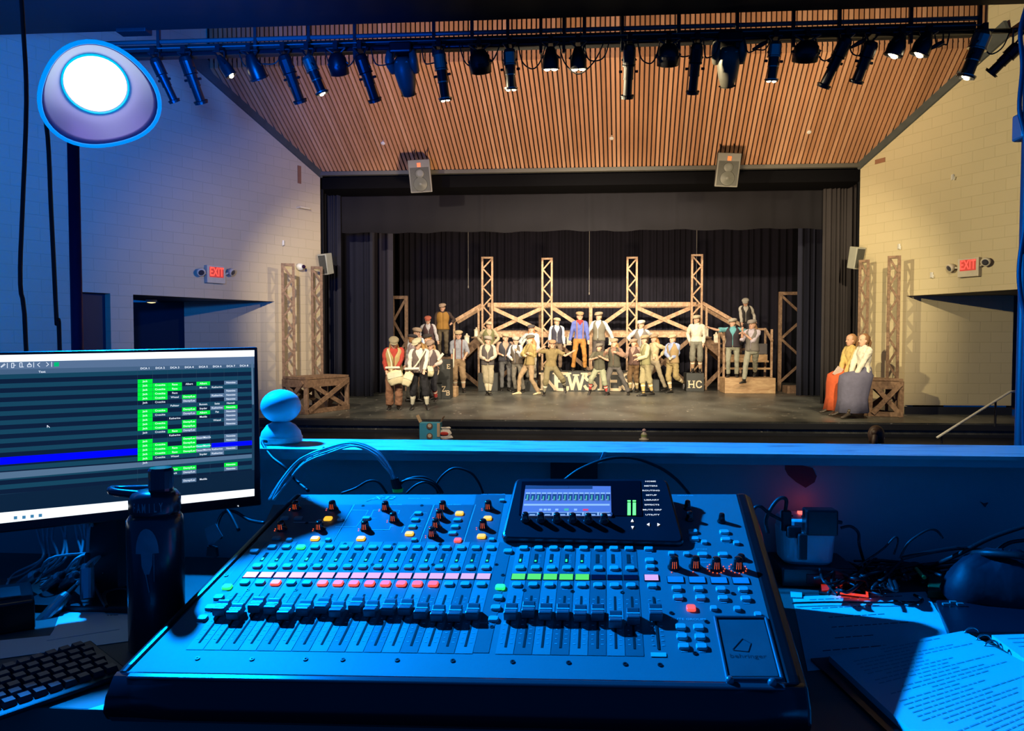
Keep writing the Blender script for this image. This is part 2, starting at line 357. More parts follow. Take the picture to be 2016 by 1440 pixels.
# stage house shell
mb = MB(); mb.box((PLX - 1.4, 22, 3), (.1, 12, 7)); struct(mb.build('wall_stage_left', M_black)); mb = MB(); mb.box((PRX + 1.6, 22, 3), (.1, 12, 7)); struct(mb.build('wall_stage_right', M_black))
mb = MB(); mb.box((.8, 27.1, 3), (24, .1, 7)); struct(mb.build('wall_back', M_black)); mb = MB(); mb.box((.8, 22, 7.2), (24, 11, .1)); struct(mb.build('ceiling_stage', M_black), 'black fly space')
mb = MB(); mb.box((PLX - 1.0, YP + .35, 3), (1.9, .1, 7)); struct(mb.build('wall_wing_left', M_black)); mb = MB(); mb.box((PRX + 1.0, YP + .35, 3), (1.8, .1, 7)); struct(mb.build('wall_wing_right', M_black))
# house ceiling over the audience and dark catwalk underside
mb = MB(); mb.box((0, 6.6, 9.0), (26, 17, .1)); struct(mb.build('ceiling_house', M_black), 'dark house ceiling')

# ------------------------------------------------------------------ curtains
def curtain(name, a, b, z0, z1, depth, n, m, label, cat='curtain', seed=1, hem=0.0, group=None):
    rnd = random.Random(seed); a = Vector(a); b = Vector(b); d = (b - a); L = d.length; d.normalize(); nn = Vector((d.y, -d.x, 0))
    cols = n * 8; vs = []; ph = 0; xs = []
    fr = [rnd.uniform(.5, 1.6) for _ in range(n + 1)]; am = [rnd.uniform(.4, 1.25) for _ in range(n + 2)]
    tot = sum(fr[:n]); acc = 0; tab = []
    for k in range(n):
        for j in range(8): tab.append(((acc + fr[k] * j / 8) / tot, 2 * pi * j / 8, am[k] + (am[k + 1] - am[k]) * j / 8))
        acc += fr[k]
    tab.append((1, 0, am[n]))
    rows = 7
    for r in range(rows):
        f = r / (rows - 1)
        for (u, p, am_) in tab:
            h = hem * (sin(u * 31) + sin(u * 83 + 1)) if r == 0 else 0
            q = a + d * (u * L) + nn * (depth * am_ * (1 - cos(p)) / 2 * (1 - .35 * f)); vs.append(Vector((q.x, q.y, z0 + (z1 - z0) * f + h)))
    W = len(tab); fs = []
    for r in range(rows - 1):
        for j in range(W - 1): fs.append((r * W + j, r * W + j + 1, (r + 1) * W + j + 1, (r + 1) * W + j))
    mb = MB(); mb.add(vs, fs); o = mb.build(name, m, smooth=True)
    s = o.modifiers.new('thick', 'SOLIDIFY'); s.thickness = .012
    return tag(o, label, cat, group)
C_back = mat('curtain_back', (.017, .015, .027), .95, noise=.15, nscale=2)
C_val = mat('curtain_valance', (.0065, .006, .0095), .95, noise=.2, nscale=2)
C_leg = mat('curtain_leg', (.038, .033, .035), .95, noise=.15, nscale=2)
C_navy = mat('curtain_navy', (.012, .014, .030), .95, noise=.2, nscale=2)
curtain('backdrop_curtain', (-5.9, 26.2, 0), (8.6, 26.2, 0), 0.02, 6.6, .20, 64, C_back, 'wide pleated black curtain across the back of the stage', seed=3)
vb = onY(1160, 455, 17.6).z
curtain('valance_curtain', (PLX - .2, 17.6, 0), (PRX + .3, 17.6, 0), vb, 7.15, .05, 26, C_val, 'long black valance curtain across the top of the stage opening', seed=5, hem=.012)
xa = onY(1616, 700, 17.4).x; curtain('leg_curtain', (xa, 17.4, 0), (PRX + 1.0, 17.4, 0), .02, 7.1, .13, 15, C_leg, 'grey-brown side curtain beside the right wall, behind the seated women', seed=8, group='side leg curtains')
xa = onY(1568, 700, 19.9).x; xb = onY(1622, 700, 19.9).x; curtain('leg_curtain', (xa, 19.9, 0), (xb + .1, 19.9, 0), .02, 6.3, .16, 5, C_navy, 'narrow black side curtain right of the steps, overlapping the timber frame', seed=9, group='side leg curtains')
xb = onY(673, 700, 17.4).x; curtain('leg_curtain', (PLX - .9, 17.4, 0), (xb, 17.4, 0), .02, 7.1, .10, 12, C_navy, 'black side curtain against the left wall, nearest the audience', seed=10, group='side leg curtains')
xa = onY(672, 700, 18.8).x; xb = onY(735, 700, 18.8).x; curtain('leg_curtain', (xa - .2, 18.8, 0), (xb, 18.8, 0), .02, 6.3, .10, 5, C_navy, 'black side curtain second from the left wall', seed=12, group='side leg curtains')
xa = onY(730, 700, 20.2).x; xb = onY(775, 700, 20.2).x; curtain('leg_curtain', (xa - .1, 20.2, 0), (xb, 20.2, 0), .02, 6.3, .22, 4, mat('curtain_leg2', (.03, .028, .045), .9), 'side curtain with a lit fold beside the left timber frame', seed=14, group='side leg curtains')

# ------------------------------------------------------------------ exit signs
M_cream = mat('cream_plastic', (.62, .56, .42), .5)
M_exit = glow('exit_red', (1, .06, .04), 2.2)
def exit_sign(px, py, fn, sgn, label):
    p, t_ = isect_wall(px, py, fn); d = (fn(1, 0) - fn(0, 0)).normalized() * (1 if sgn > 0 else -1)   # screen right
    n = Vector((d.y, -d.x, 0)) # toward hall
    if n.y > 0: n = -n
    t = thing('exit_sign', p, label, 'exit sign')
    R = Matrix((d, -n, Vector((0, 0, 1)))).transposed()
    mb = MB(); mb.box(p + n * .045, (.40, .09, .34), R); mb.build('housing', M_cream, t, bevel=.008)
    f = MB(); f.box(p + n * .093 + Vector((0, 0, .04)), (.30, .008, .20), R); fo = f.build('face', mat('exit_face', (.35, .07, .05), .4, emit=(1, .05, .04), es=.40, noise=0), t)
    g = MB(); put_text(g, 'EXIT', p + n * .099 + Vector((0, 0, .04)), d, Vector((0, 0, 1)), .235, .012, .62); g.build('lettering', M_exit, fo)
    for sx in (-1, 1):
        c = p + d * (sx * .33) + n * .08 + Vector((0, 0, .03 if sx < 0 else .08)); aim = (n + d * sx * .3 + Vector((0, 0, -.5))).normalized(); Q = aim.to_track_quat('Z', 'Y').to_matrix()
        m2 = MB(); m2.tube([p + d * sx * .19 + n * .04, c], .02, 8); m2.lathe(c, [(.02, -.07), (.05, -.05), (.075, 0), (.08, .05), (.07, .055)], Q, 16)
        lo = m2.build('emergency_lamp', M_cream, t, smooth=True); m3 = MB(); m3.lathe(c, [(.066, .052), (.03, .062)], Q, 16); m3.build('lens', mat('lamp_glass', (.12, .12, .14), .08, .6, noise=0), lo)
exit_sign(421, 541, LW, -1, 'red lit EXIT sign with two lamps on the left wall')
exit_sign(1912, 527, RW, 1, 'red lit EXIT sign with two lamps on the right wall')
# dome camera, wall shelf fittings, patches
p, _ = isect_wall(588, 526, LW); t = thing('security_camera', p, 'small white dome camera on the left wall between the two lattice towers', 'camera')
n = Vector((.86, -.5, 0)); Q = n.to_track_quat('Z', 'Y').to_matrix()
mb = MB(); mb.lathe(p, [(.08, 0), (.08, .06), (.065, .11), (.02, .13)], Q); mb.build('housing', mat('white_plastic', (.7, .7, .66), .4), t, smooth=True)
mb = MB(); mb.ell(p + n * .12 + Vector((.03, 0, 0)), (.042, .042, .042)); mb.build('dome', mat('dark_dome', (.02, .005, .03), .1, noise=0), t, smooth=True)
p, _ = isect_wall(594, 411, LW); mb = MB(); d = (LW(0, 0) - LW(1, 0)).normalized(); R = Matrix((d, Vector((-d.y, d.x, 0)), Vector((0, 0, 1)))).transposed()
mb.box(p + Vector((.05, -.05, 0)), (.26, .14, .03), R); tag(mb.build('wall_shelf', M_cream), 'small cream bracket shelf high on the left wall', 'shelf')
M_patch = mat('patch_brown', (.28, .13, .07), .8)
for px, py, ww, hh, fn, lb in ((589, 344, .09, .38, LW, 'thin reddish vertical patch near the top of the left wall'), (1733, 317, .24, .09, RW, 'small brown patch near the top of the right wall')):
    p, _ = isect_wall(px, py, fn); d = (fn(1, 0) - fn(0, 0)).normalized(); R = Matrix((d, Vector((-d.y, d.x, 0)), Vector((0, 0, 1)))).transposed()
    mb = MB(); mb.box(p, (ww, .025, hh), R); tag(mb.build('wall_patch', M_patch), lb, 'patch')
for px, py, fn, lb in ((560, 479, LW, 'tiny white hook above the outer left lattice tower'), (1768, 486, RW, 'tiny white hook above the outer right lattice tower'), (1832, 542, RW, 'tiny white hook between the right lattice tower and exit sign'), (1873, 350, RW, 'tiny white hook high on the right wall')):
    p, _ = isect_wall(px, py, fn); mb = MB(); q = p + Vector((0, -.04, 0)); mb.box(q, (.03, .06, .10)); mb.tube([q + Vector((0, 0, -.04)), q + Vector((0, -.06, -.06)), q + Vector((0, -.07, 0))], .008, 6)
    tag(mb.build('wall_hook', mat('white_plastic', (.7, .7, .66), .4)), lb, 'hook', 'white hooks on the block walls')
# side fill speakers
M_hs = mat('speaker_grey', (.15, .15, .13), .55); M_spk = mat('speaker_cream', (.36, .37, .31), .6); M_spkd = mat('speaker_grille', (.055, .058, .05), .7, noise=.3, nscale=40)
def side_speaker(px, py, Y, sx, label):
    p = onY(px, py, Y); t = thing('side_speaker', p, label, 'speaker', 'wall speakers beside the stage opening')
    R = Euler((radians(12), 0, radians(25 * sx))).to_matrix()
    mb = MB(); vs = []; 
    for z, k in ((-.23, .8), (.23, 1)):
        vs.append([p + R @ Vector((x * k, y, z)) for x, y in ((-.13, -.12), (.13, -.12), (.09, .12), (-.09, .12))])
    mb.loft(vs); mb.build('cabinet', M_spk, t, bevel=.015)
    mb = MB(); mb.box(p + R @ Vector((0, -.125, .0)), (.19, .012, .40), R); mb.build('grille', M_spkd, t)
    mb = MB(); mb.tube([p + R @ Vector((0, .1, 0)), p + Vector((sx * .28, .25, 0))], .025, 8); mb.build('bracket', M_dark, t)
side_speaker(643, 520, YP - .1, -1, 'small pale speaker at the left edge of the stage opening')
side_speaker(1684, 508, YP - .1, 1, 'small pale speaker at the right edge of the stage opening')
# hung main speakers
def hung(px, ptop, pbot, Y, lean, label):
    top = onY(px, ptop, Y); bot = onY(px + lean, pbot, Y); c = (top + bot) / 2; h = top.z - bot.z
    t = thing('hanging_speaker', c, label, 'speaker', 'speakers hung below the slats')
    R = Euler((radians(14), radians(-lean * .5), 0)).to_matrix()
    rings = []
    for z, wd, dp in ((-h / 2, .235, .20), (h / 2, .235, .26)):
        rings.append([c + R @ Vector((x * wd, y, z)) for x, y in ((-1, -dp), (1, -dp), (.72, dp), (-.72, dp))])
    mb = MB(); mb.loft(rings); mb.build('cabinet', M_hs, t, bevel=.015)
    mb = MB(); mb.box(c + R @ Vector((0, -.236, 0)), (.40, .02, h * .9), R); gr = mb.build('grille', M_spkd, t)
    mb = MB(); mb.lathe(c + R @ Vector((0, -.245, -h * .24)), [(.15, 0), (.14, .01), (.05, .005), (.045, .014)], R @ Matrix.Rotation(pi / 2, 3, 'X'), 24); mb.build('woofer', mat('cone_grey', (.10, .105, .09), .5), gr, smooth=True)
    mb = MB(); mb.lathe(c + R @ Vector((0, -.245, h * .08)), [(.10, 0), (.09, .01), (.03, .004)], R @ Matrix.Rotation(pi / 2, 3, 'X'), 24); mb.build('horn', MC['cone_grey'], gr, smooth=True)
    mb = MB(); mb.box(c + R @ Vector((.0, -.255, h * .34)), (.075, .012, .085), R); mb.build('badge', glow('badge_orange', (1, .14, .03), 1.0, (.5, .12, .03)), gr)
    for sx in (-1, 1):
        mb = MB(); q = c + R @ Vector((sx * .14, .05, h / 2)); mb.tube([q, q + Vector((0, .1, .55))], .008, 6); mb.build('chain', M_dark, t)
hung(828, 315, 378, 15.75, 5, 'grey speaker with an orange badge hung left of centre')
hung(1432, 302, 367, 15.75, -6, 'grey speaker with an orange badge hung right of centre')
# ================================================================== THE SET
mb = MB(); mb.box((0.8, 7.2, -0.75), (24, 10.4, 0.1)); struct(mb.build('floor_house', M_black), 'dark audience floor')
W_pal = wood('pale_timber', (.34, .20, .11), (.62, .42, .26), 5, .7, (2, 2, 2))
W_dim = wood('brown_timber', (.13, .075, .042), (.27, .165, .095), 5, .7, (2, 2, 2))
W_box = wood('plywood', (.42, .25, .12), (.62, .42, .22), 3, .55, (1, 1, 4))
def lattice(name, x0, x1, Y, zt, z0, left_first, m, label, group, post=.055, seg=.285, ang=0.0, th=.07, both=False):
    cxm = (x0 + x1) / 2; t = thing(name, (cxm, Y, z0), label, 'tower', group)
    def P(x, z): dx = x - cxm; return Vector((cxm + dx * cos(ang), Y + dx * sin(ang), z))
    up = Vector((-sin(ang), cos(ang), 0))
    for x in (x0 + post / 2, x1 - post / 2): mb = MB(); mb.beam(P(x, z0), P(x, zt), post, th, up); mb.build('post', m, t)
    mb = MB(); mb.beam(P(x0 + post, zt - post / 2), P(x1 - post, zt - post / 2), post, th, up); mb.build('top_rail', m, t)
    z = zt - post * 1.2; s = 0 if left_first else 1
    while z - seg > z0:
        a = (x0 + post * .8, x1 - post * .8)[s]; b = (x0 + post * .8, x1 - post * .8)[1 - s]
        mb = MB(); mb.beam(P(a, z), P(b, z - seg), post * .75, th * .6, up); mb.build('brace', m, t); z -= seg; s = 1 - s
    return t
YT = 22.3
names = ['leftmost', 'second from left', 'third from left', 'rightmost']
for i, (a, b, yt, lf) in enumerate(((948, 971, 507, False), (1066, 1088, 509, False), (1233, 1255, 507, False), (1360, 1383, 502, True))):
    x0 = onY(a, 600, YT - .12).x; x1 = onY(b, 600, YT - .12).x
    lattice('lattice_tower', x0, x1, YT - .12, onY(a, yt, YT).z, 0, lf, W_pal, 'pale timber lattice tower on the raised walkway, %s of the four' % names[i], 'timber towers of the walkway')
def Wp(px, py, dy=0): return onY(px, py, YT + dy)
XL = Wp(960, 600).x; XR = Wp(1371, 600).x; ZB = 1.72; ZR = Wp(1160, 600).z; 
t = thing('raised_walkway', (0.3, YT, 0), 'long raised timber walkway with rails and cross braces behind the cast', 'platform')
mb = MB(); mb.box(((XL + XR) / 2, YT + .75, ZB + .02), (XR - XL + .35, 1.4, .05)); mb.build('deck', W_dim, t)
mb = MB(); mb.beam((XL, YT, ZB - .08), (XR, YT, ZB - .08), .17, .05, (0, 1, 0)); mb.build('edge_beam', W_pal, t)
mb = MB(); mb.beam((XL, YT, ZR), (XR, YT, ZR), .13, .045, (0, 1, 0)); mb.build('top_rail', W_pal, t)
xs = [Wp(p, 600).x for p in (960, 1077, 1163, 1244, 1371)]
def br(a, b, m=W_pal, par=None, wd=.115, nm='cross_brace'):
    mb = MB(); mb.beam(a, b, wd, .035, (0, 1, 0)); return mb.build(nm, m, par or t)
d1 = .03
for i, (a, b) in enumerate(((xs[0], xs[1]), (xs[3], xs[4]))):
    br((a + .15, YT - .02, ZR - .1), (b - .15, YT - .02, ZB + .02)); br((a + .15, YT + .03, ZB + .02), (b - .15, YT + .03, ZR - .1))
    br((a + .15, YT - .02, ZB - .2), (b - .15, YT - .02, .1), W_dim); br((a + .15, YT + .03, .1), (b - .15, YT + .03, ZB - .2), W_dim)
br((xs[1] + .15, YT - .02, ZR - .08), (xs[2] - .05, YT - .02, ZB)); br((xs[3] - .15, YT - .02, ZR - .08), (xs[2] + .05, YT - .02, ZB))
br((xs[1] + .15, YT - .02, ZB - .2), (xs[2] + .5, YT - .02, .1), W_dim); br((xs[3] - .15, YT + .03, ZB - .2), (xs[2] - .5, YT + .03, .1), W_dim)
mb = MB(); mb.beam((xs[2], YT + .02, 0), (xs[2], YT + .02, ZR), .10, .06, (0, 1, 0)); mb.build('post', W_pal, t)
for p in (1060, 1262, 957, 1387):
    x = Wp(p, 600).x; mb = MB(); mb.beam((x, YT + 1.35, 0), (x, YT + 1.35, ZR), .07, .07, (0, 1, 0)); mb.build('post', W_dim, t)
mb = MB(); mb.beam((XL, YT + 1.35, ZR), (XR, YT + 1.35, ZR), .10, .045, (0, 1, 0)); mb.build('top_rail', W_dim, t)
# stairs down from both ends
def stairs(sx, x0, label, rail_px, treads_px, lanterns):
    t = thing('walkway_stairs', (x0, YT + .3, 0), label, 'stairs')
    def E(px, py, dy=0): return onY(px, py, YT + dy)
    a = Vector((x0, YT - .02, ZB)); b = E(*treads_px[-1]); b.z -= .12
    d = (b - a); b2 = a + d * 1.18
    mb = MB(); mb.beam(a + Vector((0, 0, -.15)), b2 + Vector((0, 0, -.15)), .26, .045, (0, 1, 0)); mb.build('stringer', W_dim, t)
    mb = MB(); mb.beam(a + Vector((0, .9, -.15)), b2 + Vector((0, .9, -.15)), .26, .045, (0, 1, 0)); mb.build('stringer', W_dim, t)
    tq = []
    for (px, py) in treads_px:
        q = E(px, py); mb = MB(); mb.box(q + Vector((0, .42, 0)), (.30, 1.0, .045)); mb.build('tread', W_dim, t); tq.append(q)
    ra = E(*rail_px[0]); rb = E(*rail_px[1]); mb = MB(); mb.beam(ra, rb, .10, .045, (0, 1, 0)); mb.build('handrail', W_pal, t)
    mb = MB(); mb.beam(ra + Vector((0, .9, 0)), rb + Vector((0, .9, 0)), .10, .045, (0, 1, 0)); mb.build('handrail', W_pal, t)
    for f in (.1, .96):
        q = ra + (rb - ra) * f; mb = MB(); mb.beam(q, Vector((q.x, q.y, 0)), .06, .05, (0, 1, 0)); mb.build('rail_post', W_pal, t)
    mb = MB(); mb.beam(b2 + Vector((0, 0, -.12)), (x0 + sx * .12, YT, .1), .12, .04, (0, 1, 0)); mb.build('cross_brace', W_dim, t)
    return tq
TR = stairs(1, XR + .15, 'timber steps with handrail down from the right end of the walkway', ((1383, 597), (1462, 642)), ((1390, 665), (1410, 677), (1430, 687)), 0)
TL = stairs(-1, XL - .15, 'timber steps with handrail down from the left end of the walkway', ((948, 601), (892, 634)), ((938, 665), (919, 679), (900, 693)), 0)
def lantern(q, hpx, label, hang=0):
    h = hpx / F * q.y; t = thing('lantern', q, label, 'lantern', 'small white lanterns of the walkway')
    s = h / .30
    mb = MB(); mb.lathe(q, [(.085 * s, 0), (.085 * s, .02 * s), (.07 * s, .03 * s)], None, 6); mb.build('base', mat('lantern_metal', (.62, .56, .42), .5), t)
    mb = MB(); mb.lathe(q, [(.068 * s, .03 * s), (.068 * s, .20 * s)], None, 6); mb.build('glass', mat('lantern_glass', (.75, .70, .55), .3, emit=(1, .8, .45), es=.35), t)
    mb = MB(); mb.lathe(q, [(.088 * s, .20 * s), (.07 * s, .235 * s), (.03 * s, .25 * s), (.03 * s, .28 * s), (.01, .30 * s)], None, 6); mb.build('lid', MC['lantern_metal'], t)
    if hang: mb = MB(); mb.tube([q + Vector((0, 0, .29 * s)), q + Vector((0, 0, .29 * s + hang)), Vector((q.x, YT - .02, max(q.z + .29 * s + hang, ZB - .12)))], .01, 6); mb.build('hook', MC['lantern_metal'], t)
UPL = Vector((0, -.0, .024))
for q, n_, hp_ in ((TL[1], 'lower left stair tread', 21), (TL[0], 'tread at the top of the left stairs', 19), (TR[0], 'upper right stair tread', 20), (TR[1], 'middle right stair tread', 21), (TR[2], 'lower right stair tread', 21)): lantern(q + UPL, hp_, 'white lantern on the ' + n_)
for px in (1120, 1203): lantern(onY(px, 680, YT - .16), 20, 'white lantern hanging below the walkway edge, %s the two on the lettered box' % ('left of' if px < 1150 else 'right of'), .10)
# lettered boxes
GL = {
 'N': ([[(0, 0), (0, 1)], [(0, 1), (.72, 0)], [(.72, 0), (.72, 1)]], [(0, 0), (0, 1), (.72, 1)]),
 'E': ([[(0.1, 0), (.1, 1)], [(0.1, 1), (.66, 1), (.66, .84)], [(.1, .52), (.5, .52)], [(.1, 0), (.68, 0), (.68, .18)]], [(.1, 0), (.1, 1)]),
 'W': ([[(0, 1), (.22, 0)], [(.22, 0), (.42, .85)], [(.42, .85), (.62, 0)], [(.62, 0), (.84, 1)]], [(0, 1), (.84, 1), (.42, .9)]),
 'S': ([[(.6, .80), (.52, .95), (.33, 1), (.14, .93), (.08, .76), (.18, .6), (.36, .52), (.54, .42), (.63, .25), (.55, .08), (.34, 0), (.14, .06), (.05, .22)]], []),
 'I': ([[(.2, 0), (.2, 1)]], [(.2, 0), (.2, 1)]),
 'H': ([[(.05, 0), (.05, 1)], [(.65, 0), (.65, 1)], [(.05, .5), (.65, .5)]], [(.05, 0), (.05, 1), (.65, 0), (.65, 1)]),
 'C': ([[(.64, .76), (.54, .94), (.34, 1), (.14, .9), (.04, .68), (.02, .45), (.06, .2), (.2, .04), (.4, 0), (.58, .08), (.66, .22)]], []),
 'O': ([[(.34, 1), (.14, .9), (.04, .68), (.02, .45), (.08, .18), (.2, .04), (.34, 0), (.48, .04), (.6, .18), (.66, .45), (.64, .68), (.54, .9), (.34, 1)]], []),
 'F': ([[(.1, 0), (.1, 1)], [(.1, 1), (.66, 1), (.66, .84)], [(.1, .52), (.5, .52)]], [(.1, 0), (.1, 1)]),
 'Z': ([[(.05, .85), (.05, 1), (.62, 1), (.05, 0), (.64, 0), (.64, .16)]], []),
 'B': ([[(.1, 0), (.1, 1)], [(.1, 1), (.42, 1), (.58, .9), (.58, .64), (.42, .53), (.1, .53)], [(.42, .53), (.62, .42), (.64, .14), (.46, 0), (.1, 0)]], [(.1, 0), (.1, 1)]),
 'Y': ([[(0, 1), (.33, .5)], [(.66, 1), (.33, .5)], [(.33, .5), (.33, 0)]], [(0, 1), (.66, 1), (.33, 0)]),
 'K': ([[(.08, 0), (.08, 1)], [(.62, 1), (.08, .45)], [(.24, .6), (.66, 0)]], [(.08, 0), (.08, 1), (.66, 0), (.62, 1)]),
}
def glyph(mb, ch, o, ux, uz, n, h, st=.15):
    ls, sf = GL[ch]; hw = st * h / 2
    kk = [0]
    def P(x, y): return o + ux * (x * h) + uz * (y * h * .86 + .07 * h)
    for l in ls:
        for a, b in zip(l, l[1:]):
            A = P(*a); B = P(*b); d = (B - A); L = d.length
            if L < 1e-6: continue
            d.normalize(); s = d.cross(n) * hw; e = d * hw * (.55 if len(l) > 4 else .35)
            kk[0] += 1; mb.prism([A - e - s, B + e - s, B + e + s, A - e + s], n * (.010 + .0007 * kk[0]))
    for (x, y) in sf:
        kk[0] += 1; A = P(x, y); mb.prism([A - ux * h * .17 - uz * hw * .55, A + ux * h * .17 - uz * hw * .55, A + ux * h * .17 + uz * hw * .55, A - ux * h * .17 + uz * hw * .55], n * (.010 + .0007 * kk[0]))
M_lbox = mat('box_black', (.030, .033, .030), .5, noise=.25, nscale=5); M_let = mat('letter_cream', (.72, .58, .38), .6, noise=.15)
def letter_box(x0, x1, yt, yb, letters, label, cat='box', name='lettered_box', depthm=.55, side=None, z0=0.0, Y=None, hole=False):
    if Y is None: Y = onZ((x0 + x1) / 2, yb, z0).y
    a = onY(x0, yb, Y); b = onY(x1, yb, Y); zt = onY(x0, yt, Y).z
    t = thing(name, ((a.x + b.x) / 2, Y + depthm / 2, z0), label, cat)
    mb = MB(); mb.box(((a.x + b.x) / 2, Y + depthm / 2, (z0 + zt) / 2), (b.x - a.x, depthm, zt - z0)); mb.build('body', M_lbox, t, bevel=.008)
    if hole: mb = MB(); mb.box(((a.x + b.x) / 2 + .12, Y - .0, zt - .10), (.13, .012, .035)); mb.build('hand_hole', mat('hole_black', (.001, .001, .001), .9, noise=0), t)
    for (ch, lx, ly, hp) in letters:
        q = onY(lx, ly, Y); h = hp / F * Y; g = MB(); w_ = (.84 if ch == 'W' else .40 if ch == 'I' else .68) * h
        glyph(g, ch, Vector((q.x - w_ / 2, Y - .001, q.z - h / 2)), Vector((1, 0, 0)), Vector((0, 0, 1)), Vector((0, -1, 0)), h); g.build('letter', M_let, t)
    if side:
        for (ch, f, zz, h) in side[1]:
            xs_ = b.x if side[0] > 0 else a.x; g = MB(); sg = side[0]
            glyph(g, ch, Vector((xs_ + sg * .001, Y + f + (0 if sg > 0 else .0), zz)), Vector((0, sg * 1.0, 0)), Vector((0, 0, 1)), Vector((sg, 0, 0)), h); g.build('letter', M_let, t)
    return t, Y, zt
_, YN, ZN = letter_box(1064, 1250, 731, 771, [(c, x, 751.5, 37) for c, x in zip('NEWSIES', (1080, 1105, 1134, 1162, 1183, 1208, 1236))], 'long black box with big cream letters NEWSIES', 'box', depthm=.75)
_, YH, ZH = letter_box(1351, 1386, 735, 771, [('H', 1361, 757, 15), ('C', 1376, 757, 15)], 'black box lettered HC right of centre, a boy in a white shirt standing on it', depthm=.5, side=(1, [('Y', .05, .2, .2), ('I', .28, .25, .2)]))
_, YB2, ZB2 = letter_box(941, 980, 735, 771, [], 'black box with a cream letter on its left side, left of centre', depthm=.5, side=(-1, [('O', -.0 + .44, .12, .3)]))
letter_box(1031, 1058, 750, 771, [], 'low plain black box left of the NEWSIES box', 'box', 'black_box', depthm=.5)
_, YK, ZK = letter_box(1262, 1298, 748, 771, [], 'low plain black box right of the NEWSIES box', 'box', 'black_box', depthm=.5)
_, YF, ZF = letter_box(826, 886, 747, 786, [('F', 845, 773, 11), ('I', 860, 773, 10), ('Z', 874, 766, 11), ('B', 882, 774, 10)], 'lower black crate with letters F I Z B behind the newsboys', 'crate', 'lettered_crate', depthm=.5, hole=True)
letter_box(826, 886, 708, 747, [('O', 859, 732, 15), ('E', 883, 722, 9)], 'upper black crate with letters O and E, stacked on the lower crate', 'crate', 'lettered_crate', depthm=.5, z0=ZF, Y=YF, hole=True)
q = onZ(892, 782, 0); mb = MB(); mb.box((q.x, q.y + .2, .13), (.17, .4, .26)); tag(mb.build('wooden_crate', W_box, bevel=.01), 'small honey coloured wooden block right of the lettered crates', 'block')
# low boxes under the boys on the left stair and the couple on the right
def plain_steps(name, label, cx_, Y, items, m):
    t = thing(name, (cx_, Y, 0), label, 'steps')
    for i, (x, y, z, wx, wy, h) in enumerate(items): mb = MB(); mb.box((x, y + wy / 2, z + h / 2), (wx, wy, h)); mb.build('step_box', m, t, bevel=.006)
    return t
xq = onY(850, 700, 21.4).x
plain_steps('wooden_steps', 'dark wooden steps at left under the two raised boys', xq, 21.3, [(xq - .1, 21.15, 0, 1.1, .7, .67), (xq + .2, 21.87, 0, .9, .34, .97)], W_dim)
Y0 = 20.75; xa = onY(1427, 775, Y0).x; xb = onY(1527, 775, Y0).x; xm = (xa + xb) / 2; bw = xb - xa
t = thing('stage_steps', (xm, Y0, 0), 'wooden steps with side rails at right, two actors standing on the front box', 'steps')
mb = MB(); mb.box((xm, Y0 + .35, .215), (bw, .7, .43)); mb.build('front_box', W_box, t, bevel=.01)
for i, z in enumerate((.66, .86)):
    mb = MB(); mb.box((xm + .1, Y0 + .80 + i * .2, z), (bw - .1, .2, .05)); mb.build('tread', W_box, t)
mb = MB(); mb.box((xm + .1, Y0 + 1.06, .97), (bw - .1, .03, .17)); mb.build('riser', W_box, t)
mb = MB(); mb.box((xm + .42, Y0 + 1.10, 1.22), (bw - .75, .03, .30)); mb.build('back_panel', mat('panel_grey', (.16, .15, .15), .8), t)
mb = MB(); mb.box((xm + .1, Y0 + 1.29, 1.20), (bw - .1, .34, .07)); mb.build('landing', W_dim, t)
for sx in (-1, 1):
    x = xm + .1 + sx * (bw / 2 - .02)
    for y in (Y0 + .75, Y0 + 1.42): mb = MB(); mb.beam((x, y, 0), (x, y, 1.78), .055, .055, (0, 1, 0)); mb.build('rail_post', W_pal, t)
    mb = MB(); mb.beam((x, Y0 + .70, 1.45), (x, Y0 + 1.45, 1.80), .06, .06, (0, 0, 1)); mb.build('handrail', W_pal, t)
mb = MB(); mb.beam((xm + .1, Y0 + 1.42, 1.79), (xm + bw / 2 + .08, Y0 + 1.42, 1.79), .06, .05, (0, 1, 0)); mb.build('top_rail', W_pal, t)
# side frames half behind the side curtains
def frame(px0, px1, pt, Y, label, lf):
    x0 = onY(px0, 600, Y).x; x1 = onY(px1, 600, Y).x; zt = onY(px0, pt, Y).z
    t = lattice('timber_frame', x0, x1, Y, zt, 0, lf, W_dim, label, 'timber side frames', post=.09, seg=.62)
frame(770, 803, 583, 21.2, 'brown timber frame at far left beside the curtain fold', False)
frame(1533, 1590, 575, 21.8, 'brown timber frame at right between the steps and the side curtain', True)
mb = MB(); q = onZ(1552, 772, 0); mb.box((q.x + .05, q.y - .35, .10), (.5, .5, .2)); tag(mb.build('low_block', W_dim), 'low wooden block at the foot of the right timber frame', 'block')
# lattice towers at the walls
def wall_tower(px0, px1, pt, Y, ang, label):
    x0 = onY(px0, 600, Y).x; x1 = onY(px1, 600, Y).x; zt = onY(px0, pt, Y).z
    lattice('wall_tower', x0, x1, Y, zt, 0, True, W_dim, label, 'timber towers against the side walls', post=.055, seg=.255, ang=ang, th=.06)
wall_tower(555, 580, 519, 14.9, .35, 'brown lattice tower against the left wall, outer one nearer the exit sign'); wall_tower(613, 635, 525, 15.85, .35, 'brown lattice tower at the left edge of the stage opening')
wall_tower(1690, 1710, 512, 15.8, -.35, 'brown lattice tower behind the seated women'); wall_tower(1747, 1771, 504, 14.95, -.35, 'brown lattice tower against the right wall, outer one nearer the exit sign')
